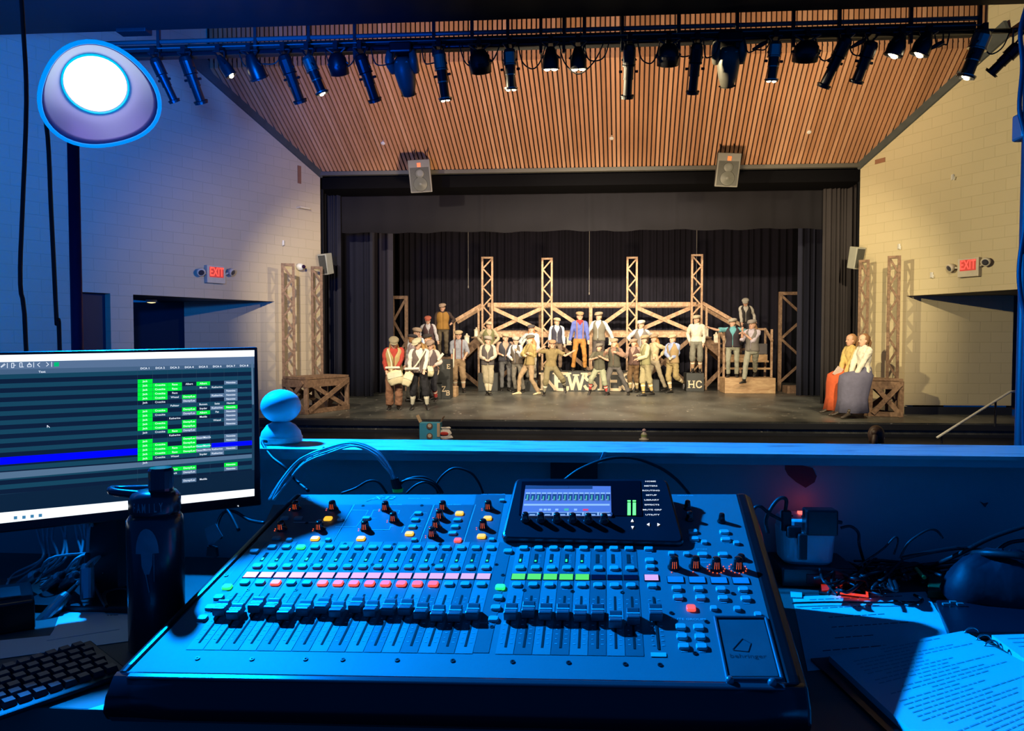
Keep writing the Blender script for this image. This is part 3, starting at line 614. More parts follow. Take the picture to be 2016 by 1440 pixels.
# X-braced tables
def xtable(name, A, B, C, zt, label):
    A = Vector(A); B = Vector(B); C = Vector(C); Dq = B + (C - A); t = thing(name, (A + B + C + Dq) / 4, label, 'table')
    up = Vector((0, 0, 1)); cs = [A, B, Dq, C]
    mb = MB(); mb.prism([p + up * (zt - .045) for p in cs], up * .045); mb.build('tabletop', W_dim, t)
    for p, q in ((A, B), (B, Dq), (Dq, C), (C, A)):
        d = (q - p).normalized(); n = Vector((-d.y, d.x, 0)); ins = d * .05
        mb = MB(); mb.beam(p + up * (zt - .13), q + up * (zt - .13), .15, .04, n); mb.build('apron', W_dim, t)
        mb = MB(); mb.beam(p + up * .05, q + up * .05, .09, .04, n); mb.build('bottom_rail', W_dim, t)
        mb = MB(); mb.beam(p + ins + up * (zt - .1), q - ins + up * .06, .09, .035, n); mb.build('cross_brace', W_dim, t)
        mb = MB(); mb.beam(q - ins + up * (zt - .1) - n * .03, p + ins + up * .06 - n * .03, .09, .035, n); mb.build('cross_brace', W_dim, t)
    c0 = (A + B + C + Dq) / 4
    for p in cs: q = p + (c0 - p) * .06; mb = MB(); mb.beam(q, q + up * (zt - .05), .08, .08, (0, 1, 0)); mb.build('leg', W_dim, t)
A = onZ(602, 817, 0); B = onZ(687, 806, 0); d = (B - A).normalized(); C = A + Vector((-d.y, d.x, 0)) * .62
C = A + Vector((-.60, .35, 0))
xtable('braced_table', A, B, C, .74, 'brown X-braced timber table below the left wall')
A = onZ(1712, 820, 0); B = onZ(1777, 822, 0); C = A + Vector((-.38, .85, 0))
xtable('braced_table', A, B, C, .74, 'brown X-braced timber table at right, the two women sitting on it')
# hand rail right, with clamps
t = thing('stage_handrail', onY(1845, 864, 12.75), 'white painted handrail slanting up at the right edge of the stage', 'handrail')
a = onY(1845, 862, 12.75); b = onY(1988, 772, 13.3); mb = MB(); mb.tube([a, a + (b - a) * .5, b, b + Vector((.12, .02, .01))], .021, 10); mb.build('rail', mat('rail_white', (.62, .60, .52), .35), t, smooth=True)
for f in (.06, .8):
    q = a + (b - a) * f; mb = MB(); mb.tube([q, Vector((q.x, q.y, -.24 if f < .5 else .0))], .018, 8); mb.build('post', M_dark, t)
# snack box, chips bag and small bottle on the apron
q = onZ(846, 866, -.25); t = thing('snack_box', q, 'opened blue and tan cardboard snack box on the dark floor below the stage', 'box')
mb = MB(); mb.box(q + Vector((0, .12, .14)), (.36, .24, .29)); mb.build('body', mat('box_blue', (.05, .34, .48), .6), t)
mb = MB(); mb.box(q + Vector((.155, -.004, .17)), (.05, .01, .24)); mb.build('tan_strip', mat('box_tan', (.60, .42, .24), .7), t)
for (dx, dz, r) in ((-.0, .235, .055), (-.0, .06, .055)):
    mb = MB(); mb.lathe(q + Vector((dx, -.002, dz)), [(r, 0), (r, .006)], Matrix.Rotation(pi / 2, 3, 'X'), 20); pr = mb.build('round_picture', mat('print_brown', (.16, .09, .05), .6), t)
    mb = MB(); mb.lathe(q + Vector((dx, -.007, dz + .01)), [(r * .6, 0), (r * .6, .004)], Matrix.Rotation(pi / 2, 3, 'X'), 16); mb.build('picture_centre', mat('print_cream', (.7, .55, .35), .6), pr)
for sx, w_ in ((-1, .12), (1, .10)):
    mb = MB(); o_ = q + Vector((sx * .18, 0, .29)); mb.prism([o_, o_ + Vector((0, .24, 0)), o_ + Vector((sx * w_ * .5, .24, w_)), o_ + Vector((sx * w_ * .5, 0, w_))], (0, 0, .006)); mb.build('flap', MC['box_tan'], t)
q = onZ(875, 866, -.25); t = thing('snack_bag', q, 'crumpled white and red snack bag beside the blue box', 'bag')
rnd = random.Random(4); mb = MB(); rings = []
for i in range(7):
    z = i / 6 * .2; rr = (.11, .125, .12, .125, .10, .08, .10)[i]; rings.append([q + Vector((rr * cos(a_) * rnd.uniform(.85, 1.15), .5 * rr * sin(a_) + .1, z + rnd.uniform(-.012, .012))) for a_ in [2 * pi * k / 12 for k in range(12)]])
mb.loft(rings); mb.build('bag_body', mat('bag_white', (.72, .66, .55), .35), t)
mb = MB(); mb.ell(q + Vector((-.01, .035, .1)), (.075, .012, .035)); mb.build('red_print', mat('bag_red', (.55, .05, .03), .4), t)
q = onZ(1268, 866, -.25); t = thing('small_bottle', q, 'small cream bottle standing on the dark floor below the stage centre', 'bottle')
mb = MB(); mb.lathe(q, [(.085, 0), (.085, .012), (.05, .016), (.052, .03), (.05, .10), (.03, .125), (.03, .14)]); mb.build('bottle_body', mat('bottle_cream', (.66, .58, .40), .4), t, smooth=True)
mb = MB(); mb.lathe(q, [(.034, .14), (.034, .165), (.028, .18), (.01, .19)]); mb.build('bottle_cap', mat('bottle_pink', (.62, .40, .36), .4), t, smooth=True)
mb = MB(); mb.lathe(q, [(.053, .05), (.053, .09)], None, 24, False); mb.build('bottle_label', mat('bottle_green', (.35, .42, .12), .5), t)
# hanging pull cords over the stage
for i, (px, y0, y1) in enumerate(((922, 462, 565), (1160, 455, 578), (1371, 440, 560))):
    b = onY(px, y1, 23.6); a = Vector((b.x, b.y, 7.16)); mb = MB(); mb.tube([a, b], .009, 6); mb.ell(b, (.02, .02, .05)); tag(mb.build('pull_rope', mat('cord_grey', (.25, .23, .2), .7)), ('thin grey rope hanging left of the timber towers', 'thin grey rope hanging above the middle of the walkway', 'thin grey rope hanging over the rightmost tower')[i], 'rope', 'ropes hanging from the fly space')
# ================================================================== THE CAST
M_skin = mat('skin', (.72, .44, .30), .55, noise=.06); M_skin2 = mat('skin_warm', (.62, .36, .24), .55, noise=.06)
M_eye = mat('eye_dark', (.03, .02, .015), .3, noise=0); M_lip = mat('lip', (.42, .15, .12), .5, noise=0)
def cloth(name, c, rough=.9): return mat(name, c, rough, noise=.22, nscale=14, bump=.25)
def smoothm(o, vox):
    r = o.modifiers.new('merge', 'REMESH'); r.mode = 'VOXEL'; r.voxel_size = vox; r.use_smooth_shade = True
    s = o.modifiers.new('soften', 'SMOOTH'); s.iterations = 3; s.factor = .5
TXF = bpy.data.textures.new('folds', 'CLOUDS'); TXF.noise_scale = .09; TXF.noise_depth = 1
def folds(o):
    d = o.modifiers.new('folds', 'DISPLACE'); d.texture = TXF; d.strength = .030; d.mid_level = .42; d.texture_coords = 'LOCAL'
def ik(A, B, l1, l2, hint):
    d = B - A; L = d.length
    if L > (l1 + l2) * .999: L = (l1 + l2) * .999
    dn = d.normalized(); x = (l1 * l1 - l2 * l2 + L * L) / (2 * L); h = sqrt(max(0, l1 * l1 - x * x))
    hp = hint - dn * hint.dot(dn)
    if hp.length < 1e-6: hp = Vector((0, 0, -1))
    return A + dn * x + hp.normalized() * h, A + dn * L
def person(label, px, pt, pb, z0=0.0, Y=None, face=0, head=None, nod=0, lean=(0, 0), drop=0.0, shift=0.0, hands=None, hints=None, feet=None, khint=None, build=1.0,
           shirt=(.7, .68, .6), vest=None, vneck=True, pants=(.3, .27, .2), style='long', socks=None, shoes=(.02, .018, .016), cap=(.4, .36, .28), hair=(.16, .09, .04), long_hair=False,
           sleeves='long', scarf=None, braces=None, skirt=None, capflat=True, hands_open=True, pony=False):
    if Y is None: Y = onZ(px, pb, z0).y
    base = onY(px, pb, Y); base.z = z0
    depth = (base - CAM).dot(ray(1008, 720).normalized()) ; hgt = (pb - pt) / F * depth
    if drop > 0: hgt = hgt / (1 - drop)
    H = hgt / 1.03
    fa = radians(face); fd = Vector((sin(fa), -cos(fa), 0)); sd = Vector((cos(fa), sin(fa), 0))   # facing, screen-right shoulder axis at face 0
    def L(p): return base + Vector((p[0], p[1], p[2])) * H
    pel = Vector((shift, 0, .515 - drop)); neck = Vector((shift + lean[0], lean[1], .832 - drop - (lean[0] ** 2 + lean[1] ** 2) * .6))
    spine = [pel + (neck - pel) * f for f in (0, .3, .62, .88, 1.0)]
    sh = [L(spine[3] + (neck - spine[3]) * .2) + sd * (s * .098 * H * build) for s in (-1, 1)]
    hp = [L(pel) + sd * (s * .052 * H * build) for s in (-1, 1)]
    t = thing('person', base, label, 'person')
    feet = feet or [(-.06, 0, 0), (.06, 0, 0)]
    ank = [L((f[0] + shift * 0, f[1], f[2] + .045)) for f in feet]
    kh = khint or [fd, fd]; kh = [Vector(k) for k in kh]
    legs = []
    for i in (0, 1):
        k, a = ik(hp[i], ank[i], .245 * H, .235 * H, kh[i] + sd * (.12 * (-1, 1)[i])); legs.append((hp[i], k, a))
    hands = hands or [(-.15, .0, .44), (.15, .0, .44)]
    hints = hints or [(-.5, .6, -.3), (.5, .6, -.3)]
    arms = []
    for i in (0, 1):
        e, wq = ik(sh[i], L((hands[i][0], hands[i][1], hands[i][2])), .160 * H, .150 * H, Vector(hints[i])); arms.append((sh[i], e, wq))
    # head
    hf = radians(head if head is not None else face); hd = Vector((sin(hf), -cos(hf), 0)); hs = Vector((cos(hf), sin(hf), 0)); nd = radians(nod)
    up = (Vector((0, 0, 1)) * cos(nd) + hd * sin(nd)).normalized(); hfw = (hd * cos(nd) - Vector((0, 0, 1)) * sin(nd)).normalized()
    HR = Matrix((hs, -hfw, up)).transposed()    # local: x right, y back, z up
    nk = L(neck); hc = nk + up * .079 * H + hfw * .012 * H + (Vector((lean[0], lean[1], 0)) * .15 * H)
    def HP(x, y, z): return hc + HR @ Vector((x * H, y * H, z * H))
    def ring(c, rx, ry, n=14): return [c + sd * (rx * H * build * cos(2 * pi * k / n)) + fd * (ry * H * build * sin(2 * pi * k / n)) for k in range(n)]
    prof = [(0, .088, .058), (.12, .094, .062), (.35, .074, .052), (.62, .094, .062), (.84, .098, .056), (.95, .07, .046), (1.03, .034, .034)]
    def torso(mb, k=1.0, a=0, b=7, ext=0, n=14):
        rs = []
        for (f, rx, ry) in prof[a:b]: rs.append(ring(L(pel + (neck - pel) * f), rx * k + ext, ry * k + ext, n))
        mb.loft(rs)
    # body: one continuous skin
    mb = MB(); torso(mb, .86)
    mb.loft([ring(L(pel + Vector((0, 0, -.05))), .06, .045), ring(L(pel + Vector((0, 0, .02))), .082, .055)])
    mb.tube([nk - up * .03 * H, nk + up * .02 * H, hc - up * .02 * H], [.034 * H, .029 * H, .03 * H], 10)
    rr = []
    for (z, rx, ry, oy) in ((-.068, .018, .02, -.018), (-.058, .028, .030, -.014), (-.038, .039, .040, -.008), (-.01, .046, .050, 0), (.02, .049, .056, .004), (.045, .045, .052, .006), (.062, .03, .036, .006), (.070, .012, .014, .006)):
        rr.append([HP(rx * cos(2 * pi * k / 14), ry * sin(2 * pi * k / 14) + oy, z) for k in range(14)])
    mb.loft(rr)
    mb.tube([HP(0, -.046, .008), HP(0, -.060, -.016), HP(0, -.046, -.022)], [.005 * H, .009 * H, .007 * H], 6)
    for s in (-1, 1): mb.ell(HP(s * .048, .004, -.008), (.006 * H, .011 * H, .016 * H), HR, 8, 5)
    for (a, e, wq) in arms: mb.tube([a, a + (e - a) * .5, e, e + (wq - e) * .4, wq], [.030 * H, .027 * H, .021 * H, .021 * H, .014 * H], 8)
    for (a, k, an) in legs: mb.tube([a, a + (k - a) * .45, k, k + (an - k) * .35, an, an - Vector((0, 0, .02 * H))], [.046 * H, .042 * H, .030 * H, .032 * H, .019 * H, .019 * H], 8)
    for i, (a, e, wq) in enumerate(arms):
        f = (wq - e).normalized(); sgn = (-1, 1)[i]; side = (f.cross(Vector((0, 0, 1))) if abs(f.z) < .9 else f.cross(fd)).normalized(); nn = side.cross(f).normalized()
        mb.tube([wq - f * .01 * H, wq + f * .018 * H, wq + f * .042 * H], [.014 * H, .019 * H, .016 * H], 8)
        for j, (o_, ln) in enumerate(((-.013, .036), (-.0045, .041), (.0045, .038), (.013, .029))):
            p0 = wq + f * .034 * H + side * o_ * H; p1 = p0 + f * ln * .55 * H + side * o_ * .3 * H; p2 = p1 + (f * .6 + nn * .75 * (-1 if nn.z > 0 else 1)).normalized() * ln * .45 * H
            mb.tube([p0, p1, p2], [.0055 * H, .005 * H, .004 * H], 6)
        p0 = wq + f * .010 * H - side * .014 * H * 1; mb.tube([p0, p0 + (f * .5 - side).normalized() * .018 * H, p0 + (f * 1.2 - side * .9).normalized() * .034 * H], [.007 * H, .006 * H, .005 * H], 6)
    o = mb.build('body', M_skin if random.random() < .6 else M_skin2, t, smooth=True); smoothm(o, .0085)
    for s in (-1, 1):
        mb = MB(); mb.ell(HP(s * .018, -.047, .004), (.0065 * H, .004 * H, .0045 * H), HR, 8, 6); mb.build('eye', M_eye, t, smooth=True)
    mb = MB(); mb.ell(HP(0, -.045, -.035), (.013 * H, .005 * H, .004 * H), HR, 8, 6); mb.build('mouth', M_lip, t, smooth=True)
    # hair
    hm = cloth('hair_%.2f_%.2f' % hair[:2], hair, .6); mb = MB()
    mb.ell(HP(0, .009, .014), (.0535 * H, .062 * H, .063 * H), HR, 16, 9, -.05, pi / 2) if cap else mb.ell(HP(0, .019, .012), (.055 * H, .056 * H, .068 * H), HR, 18, 11, -.95, pi / 2)
    mb.loft([[HP(.051 * cos(a_), .006 + .058 * sin(a_), z) for a_ in [pi * (k / 8) for k in range(9)]] + [HP(.03 * cos(a_), .004 + .03 * sin(a_), z) for a_ in [pi * (1 - k / 8) for k in range(9)]] for z in (-.045, .0, .03)])
    if long_hair:
        hm_pts = [HP(.012, .042, -.01), HP(.03, .058, -.07), HP(.045, .052, -.13), HP(.05, .04, -.19), HP(.045, .035, -.235)]
        mb.tube(hm_pts, [.036 * H, .036 * H, .032 * H, .024 * H, .008 * H], 10, 3)
        mb.tube([HP(-.038, .02, 0), HP(-.046, .02, -.06), HP(-.05, -.0, -.12), HP(-.045, -.01, -.16)], [.016 * H, .018 * H, .015 * H, .005 * H], 8, 3)
    if pony: mb.ell(HP(0, .055, .03), (.03 * H, .03 * H, .028 * H), HR, 10, 7); mb.tube([HP(0, .06, .02), HP(.0, .085, -.03), HP(0, .075, -.09)], [.018 * H, .022 * H, .008 * H], 8, 3)
    mb.build('hair', hm, t, smooth=True)
    if cap:
        cm = cloth('cap_%.2f_%.2f_%.2f' % cap, cap); mb = MB()
        mb.loft([[HP(rx * cos(2 * pi * k / 18), ry * sin(2 * pi * k / 18) + oy, z + .1 * (ry * sin(2 * pi * k / 18))) for k in range(18)] for (z, rx, ry, oy) in ((.026, .054, .062, .0), (.040, .067, .074, .003), (.056, .070, .076, .004), (.072, .056, .062, .002), (.080, .026, .03, 0))])
        c = mb.build('cap', cm, t, smooth=True)
        mb = MB(); P = [HP(.052 * sin(a_), -.040 - .052 * cos(a_), .030 - .012 * cos(a_)) for a_ in [radians(-80 + 20 * k) for k in range(9)]]; P += [HP(.044 * sin(a_), -.035 - .015 * cos(a_), .036) for a_ in [radians(80 - 20 * k) for k in range(9)]]
        mb.prism(P, up * .007 * H); mb.build('brim', cm, c, smooth=False)
    # shirt
    sm = cloth('shirt_%.2f_%.2f_%.2f' % shirt, shirt); mb = MB(); torso(mb, 1.0, 0, 6, .004)
    mb.loft([ring(L(pel + (neck - pel) * .93), .07, .05), ring(L(pel + (neck - pel) * 1.0) , .042, .040), ring(L(pel + (neck - pel) * 1.07), .036, .036)])
    for i_, (a, e, wq) in enumerate(arms):
        ai = a - sd * ((-1, 1)[i_] * .045 * H) + Vector((0, 0, .014 * H)); a = a - Vector((0, 0, .004 * H))
        if sleeves == 'long': mb.tube([ai, a, a + (e - a) * .5, e, e + (wq - e) * .5, e + (wq - e) * .86, e + (wq - e) * .97], [.028 * H, .035 * H, .034 * H, .031 * H, .030 * H, .026 * H, .020 * H], 10, 3)
        elif sleeves == 'rolled': mb.tube([ai, a, a + (e - a) * .5, e, e + (wq - e) * .18], [.030 * H, .037 * H, .038 * H, .036 * H, .030 * H], 10, 3)
        else: mb.tube([ai, a, a + (e - a) * .4, a + (e - a) * .8], [.030 * H, .037 * H, .039 * H, .042 * H], 10, 3)
    o = mb.build('shirt', sm, t, smooth=True); smoothm(o, .011); folds(o)
    # collar
    mb = MB()
    for s in (-1, 1): mb.prism([nk + sd * s * .008 * H + fd * .046 * H - Vector((0, 0, .035 * H)), nk + sd * s * .040 * H + fd * .036 * H - Vector((0, 0, .012 * H)), nk + sd * s * .036 * H + fd * .018 * H + Vector((0, 0, .018 * H)), nk + sd * s * .006 * H + fd * .038 * H + Vector((0, 0, .004 * H))], fd * .006 * H)
    mb.build('collar', sm, t)
    if vest:
        vm = cloth('vest_%.2f_%.2f_%.2f' % vest, vest); rs = []
        for (f, rx, ry) in ((-.02, .102, .072), (.12, .101, .070), (.35, .084, .062), (.62, .102, .073), (.80, .100, .068), (.90, .086, .060)):
            c = L(pel + (neck - pel) * f); rg = ring(c, rx, ry, 20); rs.append(rg)
        mb = MB(); n = 20; vs = []; fs = []; nr = 15; tab = [(-.03, .103, .073), (.12, .101, .070), (.35, .086, .063), (.62, .103, .073), (.80, .103, .069), (.90, .094, .062), (.96, .078, .054), (1.0, .060, .048)]
        for i in range(nr):
            f = -.03 + 1.03 * i / (nr - 1)
            for q0, q1 in zip(tab, tab[1:]):
                if q0[0] <= f <= q1[0] + 1e-6: u_ = (f - q0[0]) / (q1[0] - q0[0]); rx = q0[1] + (q1[1] - q0[1]) * u_; ry = q0[2] + (q1[2] - q0[2]) * u_; break
            hw = radians(3) + (max(0, f - .60) / .4 * radians(38) if vneck else max(0, f - .93) / .07 * radians(50)); c = L(pel + (neck - pel) * f)
            if not vneck and f < .93: hw = 0
            for k in range(n + 1): th = pi / 2 + hw + (2 * pi - 2 * hw) * k / n; vs.append(c + sd * (rx * H * build * cos(th)) + fd * (ry * H * build * sin(th)))
        for i in range(nr - 1):
            for j in range(n): fs.append((i * (n + 1) + j, i * (n + 1) + j + 1, (i + 1) * (n + 1) + j + 1, (i + 1) * (n + 1) + j))
        mb.add(vs, fs)
        o = mb.build('vest', vm, t, smooth=True); sl = o.modifiers.new('thick', 'SOLIDIFY'); sl.thickness = .008 * H; sl.offset = 1
        mb = MB()
        for f in (.08, .2, .32, .44): c = L(pel + (neck - pel) * f); mb.ell(c + fd * (.068 - .012 * (f > .18 and f < .5)) * H, (.004 * H,) * 3, None, 6, 4)
        mb.build('buttons', M_eye, t)
    # trousers
    if not skirt:
        pm = cloth('pants_%.2f_%.2f_%.2f' % pants, pants); mb = MB()
        mb.loft([ring(L(pel + Vector((0, 0, z))), rx, ry) for z, rx, ry in ((-.055, .07, .052), (-.02, .097, .066), (.03, .094, .064), (.055, .086, .060))])
        for (a, k, an) in legs:
            m1 = a + (k - a) * .45; d = an - k
            if style == 'long': mb.tube([a + Vector((0, 0, .01 * H)), m1, k, k + d * .5, k + d * .93], [.052 * H, .047 * H, .037 * H, .034 * H, .033 * H], 12)
            elif style == 'wide': mb.tube([a + Vector((0, 0, .01 * H)), m1, k, k + d * .5, k + d * .88, k + d * .97], [.055 * H, .053 * H, .050 * H, .051 * H, .052 * H, .038 * H], 12)
            else: mb.tube([a + Vector((0, 0, .01 * H)), m1, k - d * .08, k + d * .12, k + d * .27, k + d * .36], [.054 * H, .051 * H, .048 * H, .052 * H, .047 * H, .030 * H], 12)
        o = mb.build('trousers', pm, t, smooth=True); smoothm(o, .011); folds(o)
    else:
        pm = cloth('skirt_%.2f_%.2f_%.2f' % skirt, skirt)
    if socks:
        km = cloth('socks_%.2f_%.2f_%.2f' % socks, socks)
        for (a, k, an) in legs:
            d = an - k; mb = MB(); mb.tube([k + d * .2, k + d * .45, k + d * .8, an], [.036 * H, .037 * H, .026 * H, .026 * H], 10); sk = mb.build('sock', km, t, smooth=True)
            mb = MB(); c = k + d * .42; mb.tube([c, c + d * .1], [.0385 * H, .036 * H], 10); mb.build('band', cloth('sock_band', (.75, .68, .5)), sk)
    so = cloth('shoe_%.2f_%.2f' % shoes[:2], shoes, .35)
    for i, (a, k, an) in enumerate(legs):
        tilt = feet[i][3] if len(feet[i]) > 3 else 0
        d = (fd + sd * (-.18, .18)[i]).normalized(); d = (d * cos(radians(tilt)) + Vector((0, 0, -1)) * sin(radians(tilt))).normalized(); q = an - Vector((0, 0, .045 * H)) * 1
        lat = d.cross(Vector((0, 0, 1))).normalized(); u2 = lat.cross(d).normalized(); rings = []
        for (f, wd, ht) in ((-.045, .016, .03), (-.03, .023, .045), (.0, .025, .052), (.035, .025, .040), (.07, .028, .026), (.10, .024, .02), (.115, .012, .014)):
            c = an - u2 * .045 * H + d * f * H; rings.append([c + lat * (wd * H * cos(2 * pi * k_ / 10)) + u2 * (ht * H * (.5 + .5 * sin(2 * pi * k_ / 10))) for k_ in range(10)])
        mb = MB(); mb.loft(rings); mb.tube([an - u2 * .005 * H, an + (k - an).normalized() * .035 * H], [.025 * H, .027 * H], 10); mb.build('shoe', so, t, smooth=True)
    if scarf:
        mb = MB(); mb.tube([nk + sd * (.042 * H * cos(a_)) + fd * (.042 * H * sin(a_)) + Vector((0, 0, .005 * H)) for a_ in [2 * pi * k / 12 for k in range(13)]], .017 * H, 8)
        mb.prism([nk - sd * .05 * H + fd * .05 * H, nk + sd * .05 * H + fd * .05 * H, nk + fd * .06 * H - Vector((0, 0, .07 * H))], fd * .008 * H); mb.build('neckerchief', cloth('scarf', scarf), t, smooth=True)
    if braces:
        bmm = cloth('braces_%.2f' % braces[0], braces)
        for s in (-1, 1):
            mb = MB(); mb.tube([L(spine[0] + Vector((0, 0, .02))) + sd * s * .05 * H + fd * .06 * H, L(spine[2]) + sd * s * .052 * H + fd * .070 * H, L(spine[3]) + sd * s * .055 * H + fd * .062 * H, L(spine[3] + Vector((0, 0, .045))) + sd * s * .055 * H, L(spine[2]) + sd * s * .04 * H - fd * .066 * H, L(spine[0]) - fd * .06 * H + sd * s * .03 * H], .008 * H, 6, 3); mb.build('suspender', bmm, t)
    return dict(t=t, H=H, L=L, fd=fd, sd=sd, nk=nk, arms=arms, legs=legs, pel=L(pel), ring=ring, base=base, HP=HP, hc=hc, pm=pm)
CREAM = (.78, .72, .58); WHITE = (.80, .80, .80); BEI = (.62, .54, .38)
clap = [(-.04, -.13, .60), (.04, -.13, .60)]
# --- left group
a1 = person('person in red shirt, yellow vest and wide brown trousers, head bowed over a newsbag', 776, 657, 806, face=14, nod=28, hands=[(-.07, -.14, .53), (.07, -.15, .56)], shirt=(0.430, 0.052, 0.034), vest=(0.496, 0.384, 0.160), pants=(0.288, 0.144, 0.079), style='wide', cap=(0.272, 0.232, 0.144), hair=(.45, .26, .09), long_hair=True, build=1.12)
a2 = person('person in grey-brown vest, black knickers and banded pale socks, reading beside the front left newsboy', 826, 660, 807, face=10, head=-25, nod=22, hands=[(-.10, -.15, .53), (.10, -.16, .55)], shirt=(0.636, 0.619, 0.533), vest=(0.136, 0.104, 0.088), pants=(0.013, 0.013, 0.016), style='knick', socks=(.50, .48, .36), cap=(0.464, 0.432, 0.288), hair=(.42, .24, .08), long_hair=True, feet=[(-.10, 0, 0), (.11, 0, 0)], build=1.05)
a3 = person('person in grey sweater vest, dark knickers and red socks, white bag at the waist', 849, 665, 795, face=-12, nod=12, hands=[(-.05, -.13, .60), (.09, -.14, .60)], shirt=(0.602, 0.516, 0.447), vest=(0.120, 0.088, 0.088), pants=(0.025, 0.025, 0.032), style='knick', socks=(.48, .05, .04), cap=(0.336, 0.240, 0.176), hair=(.25, .12, .05), feet=[(-.06, 0, 0), (.07, .05, .03)])
a4 = person('person in a black cap and mauve shirt turned away, behind the two front newsboys', 812, 652, 790, Y=17.5, face=115, shirt=(0.361, 0.292, 0.292), pants=(0.115, 0.108, 0.086), style='wide', cap=(0.028, 0.024, 0.028), hair=(.3, .15, .06))
a5 = person('person in a tan cap and white shirt glimpsed behind the black cap at left', 821, 640, 779, face=40, shirt=WHITE, pants=(0.144, 0.130, 0.101), cap=(0.336, 0.248, 0.176), braces=(.2, .3, .6))
a6 = person('person in a dark cap seen between the white-bag newsboy and the red cap', 843, 652, 787, Y=18.05, face=-30, shirt=(0.430, 0.258, 0.103), pants=(0.072, 0.072, 0.072), cap=(0.040, 0.032, 0.032), hair=(.55, .30, .10), long_hair=True)
a7 = person('person in a red cap, white shirt and dark vest standing raised on the left steps', 846, 619, 724, z0=.67, Y=21.5, face=5, nod=18, lean=(-.02, -.03), hands=[(-.17, -.05, .60), (.17, -.06, .50)], shirt=(0.533, 0.516, 0.533), vest=(0.080, 0.044, 0.048), pants=(0.101, 0.094, 0.086), cap=(0.400, 0.104, 0.064), hair=(.08, .05, .03))
a8 = person('person in a mustard sweater, hand on the left handrail, highest on the left steps', 872, 595, 704, z0=.97, Y=22.02, face=8, head=-6, nod=8, hands=[(-.15, -.02, .48), (.17, -.06, .62)], shirt=(0.047, 0.030, 0.026), vest=(0.336, 0.176, 0.036), vneck=False, pants=(0.122, 0.094, 0.058), cap=(0.336, 0.240, 0.176), hair=(.1, .06, .03), build=1.12)
a9 = person('person in pale blue shirt with brown suspenders and tan knickers, right of the lettered crates', 903, 646, 773, face=5, hands=[(-.10, -.04, .42), (.11, -.12, .56)], shirt=(0.310, 0.327, 0.378), braces=(.22, .06, .03), pants=(0.302, 0.202, 0.108), style='knick', socks=(.55, .36, .22), cap=(0.464, 0.368, 0.224), hair=(.12, .07, .03), sleeves='rolled', feet=[(-.05, 0, 0), (.08, 0, 0)])
# --- second cluster
b1 = person('person with hands on hips, beige shirt and green vest, raised behind the clapping boy', 962, 632, 737, z0=ZB2, Y=YB2 + .25, face=20, head=40, hands=[(-.10, -.06, .56), (.10, -.04, .56)], hints=[(-1, .2, 0), (1, .2, 0)], shirt=(0.413, 0.344, 0.224), vest=(0.160, 0.160, 0.072), pants=(0.115, 0.094, 0.065), cap=(0.480, 0.400, 0.272), hair=(.12, .07, .03), build=1.1)
b2 = person('person in a grey sweater vest and cream knickers clapping, ankles crossed', 960, 657, 778, face=8, head=40, hands=[(-.03, -.13, .60), (.06, -.13, .60)], shirt=(0.585, 0.516, 0.396), vest=(0.104, 0.092, 0.088), pants=(0.396, 0.346, 0.230), style='knick', socks=(.70, .62, .42), cap=(0.336, 0.304, 0.256), hair=(.1, .06, .03), feet=[(.0, 0, 0), (.04, -.03, 0)])
b3 = person('person with dark printed vest and grey flared trousers, arms folded, in a cream cap', 995, 651, 769, Y=21.4, face=10, head=25, hands=[(-.06, -.12, .62), (.06, -.13, .62)], shirt=(0.447, 0.292, 0.206), vest=(0.048, 0.048, 0.060), pants=(0.144, 0.144, 0.144), cap=(0.496, 0.384, 0.240), hair=(.1, .06, .03), sleeves='rolled', build=1.12, shift=0)
b4 = person('person in a white shirt and patterned vest, fist to chin, leaning left', 1018, 658, 772, Y=20.8, face=-25, head=10, lean=(-.02, 0), hands=[(-.10, -.12, .60), (.0, -.14, .74)], shirt=(0.585, 0.602, 0.654), vest=(0.120, 0.096, 0.072), pants=(0.158, 0.144, 0.115), cap=(0.464, 0.416, 0.320), hair=(.08, .05, .03), feet=[(-.02, 0, 0), (.12, 0, 0)])
b5 = person('person with long red hair in a dark cap, pale blouse, behind the lunging figure', 1046, 636, 751, z0=.28, Y=21.6, face=-10, hands=[(-.17, -.05, .64), (.14, -.02, .46)], shirt=(0.533, 0.585, 0.602), pants=(0.360, 0.331, 0.259), cap=(0.072, 0.064, 0.064), hair=(.50, .20, .07), long_hair=True)
b6 = person('person lunging left in an ochre jacket, tan trousers and cream shoes, long ginger hair', 1042, 655, 777, face=-55, lean=(.02, 0), drop=.03, hands=[(-.07, -.12, .63), (.0, -.14, .66)], shirt=(0.430, 0.327, 0.120), vest=(0.288, 0.208, 0.080), pants=(0.331, 0.230, 0.130), shoes=(.62, .50, .30), cap=(0.128, 0.104, 0.072), hair=(.48, .22, .08), long_hair=True, feet=[(-.17, 0, 0), (.15, .0, 0)])
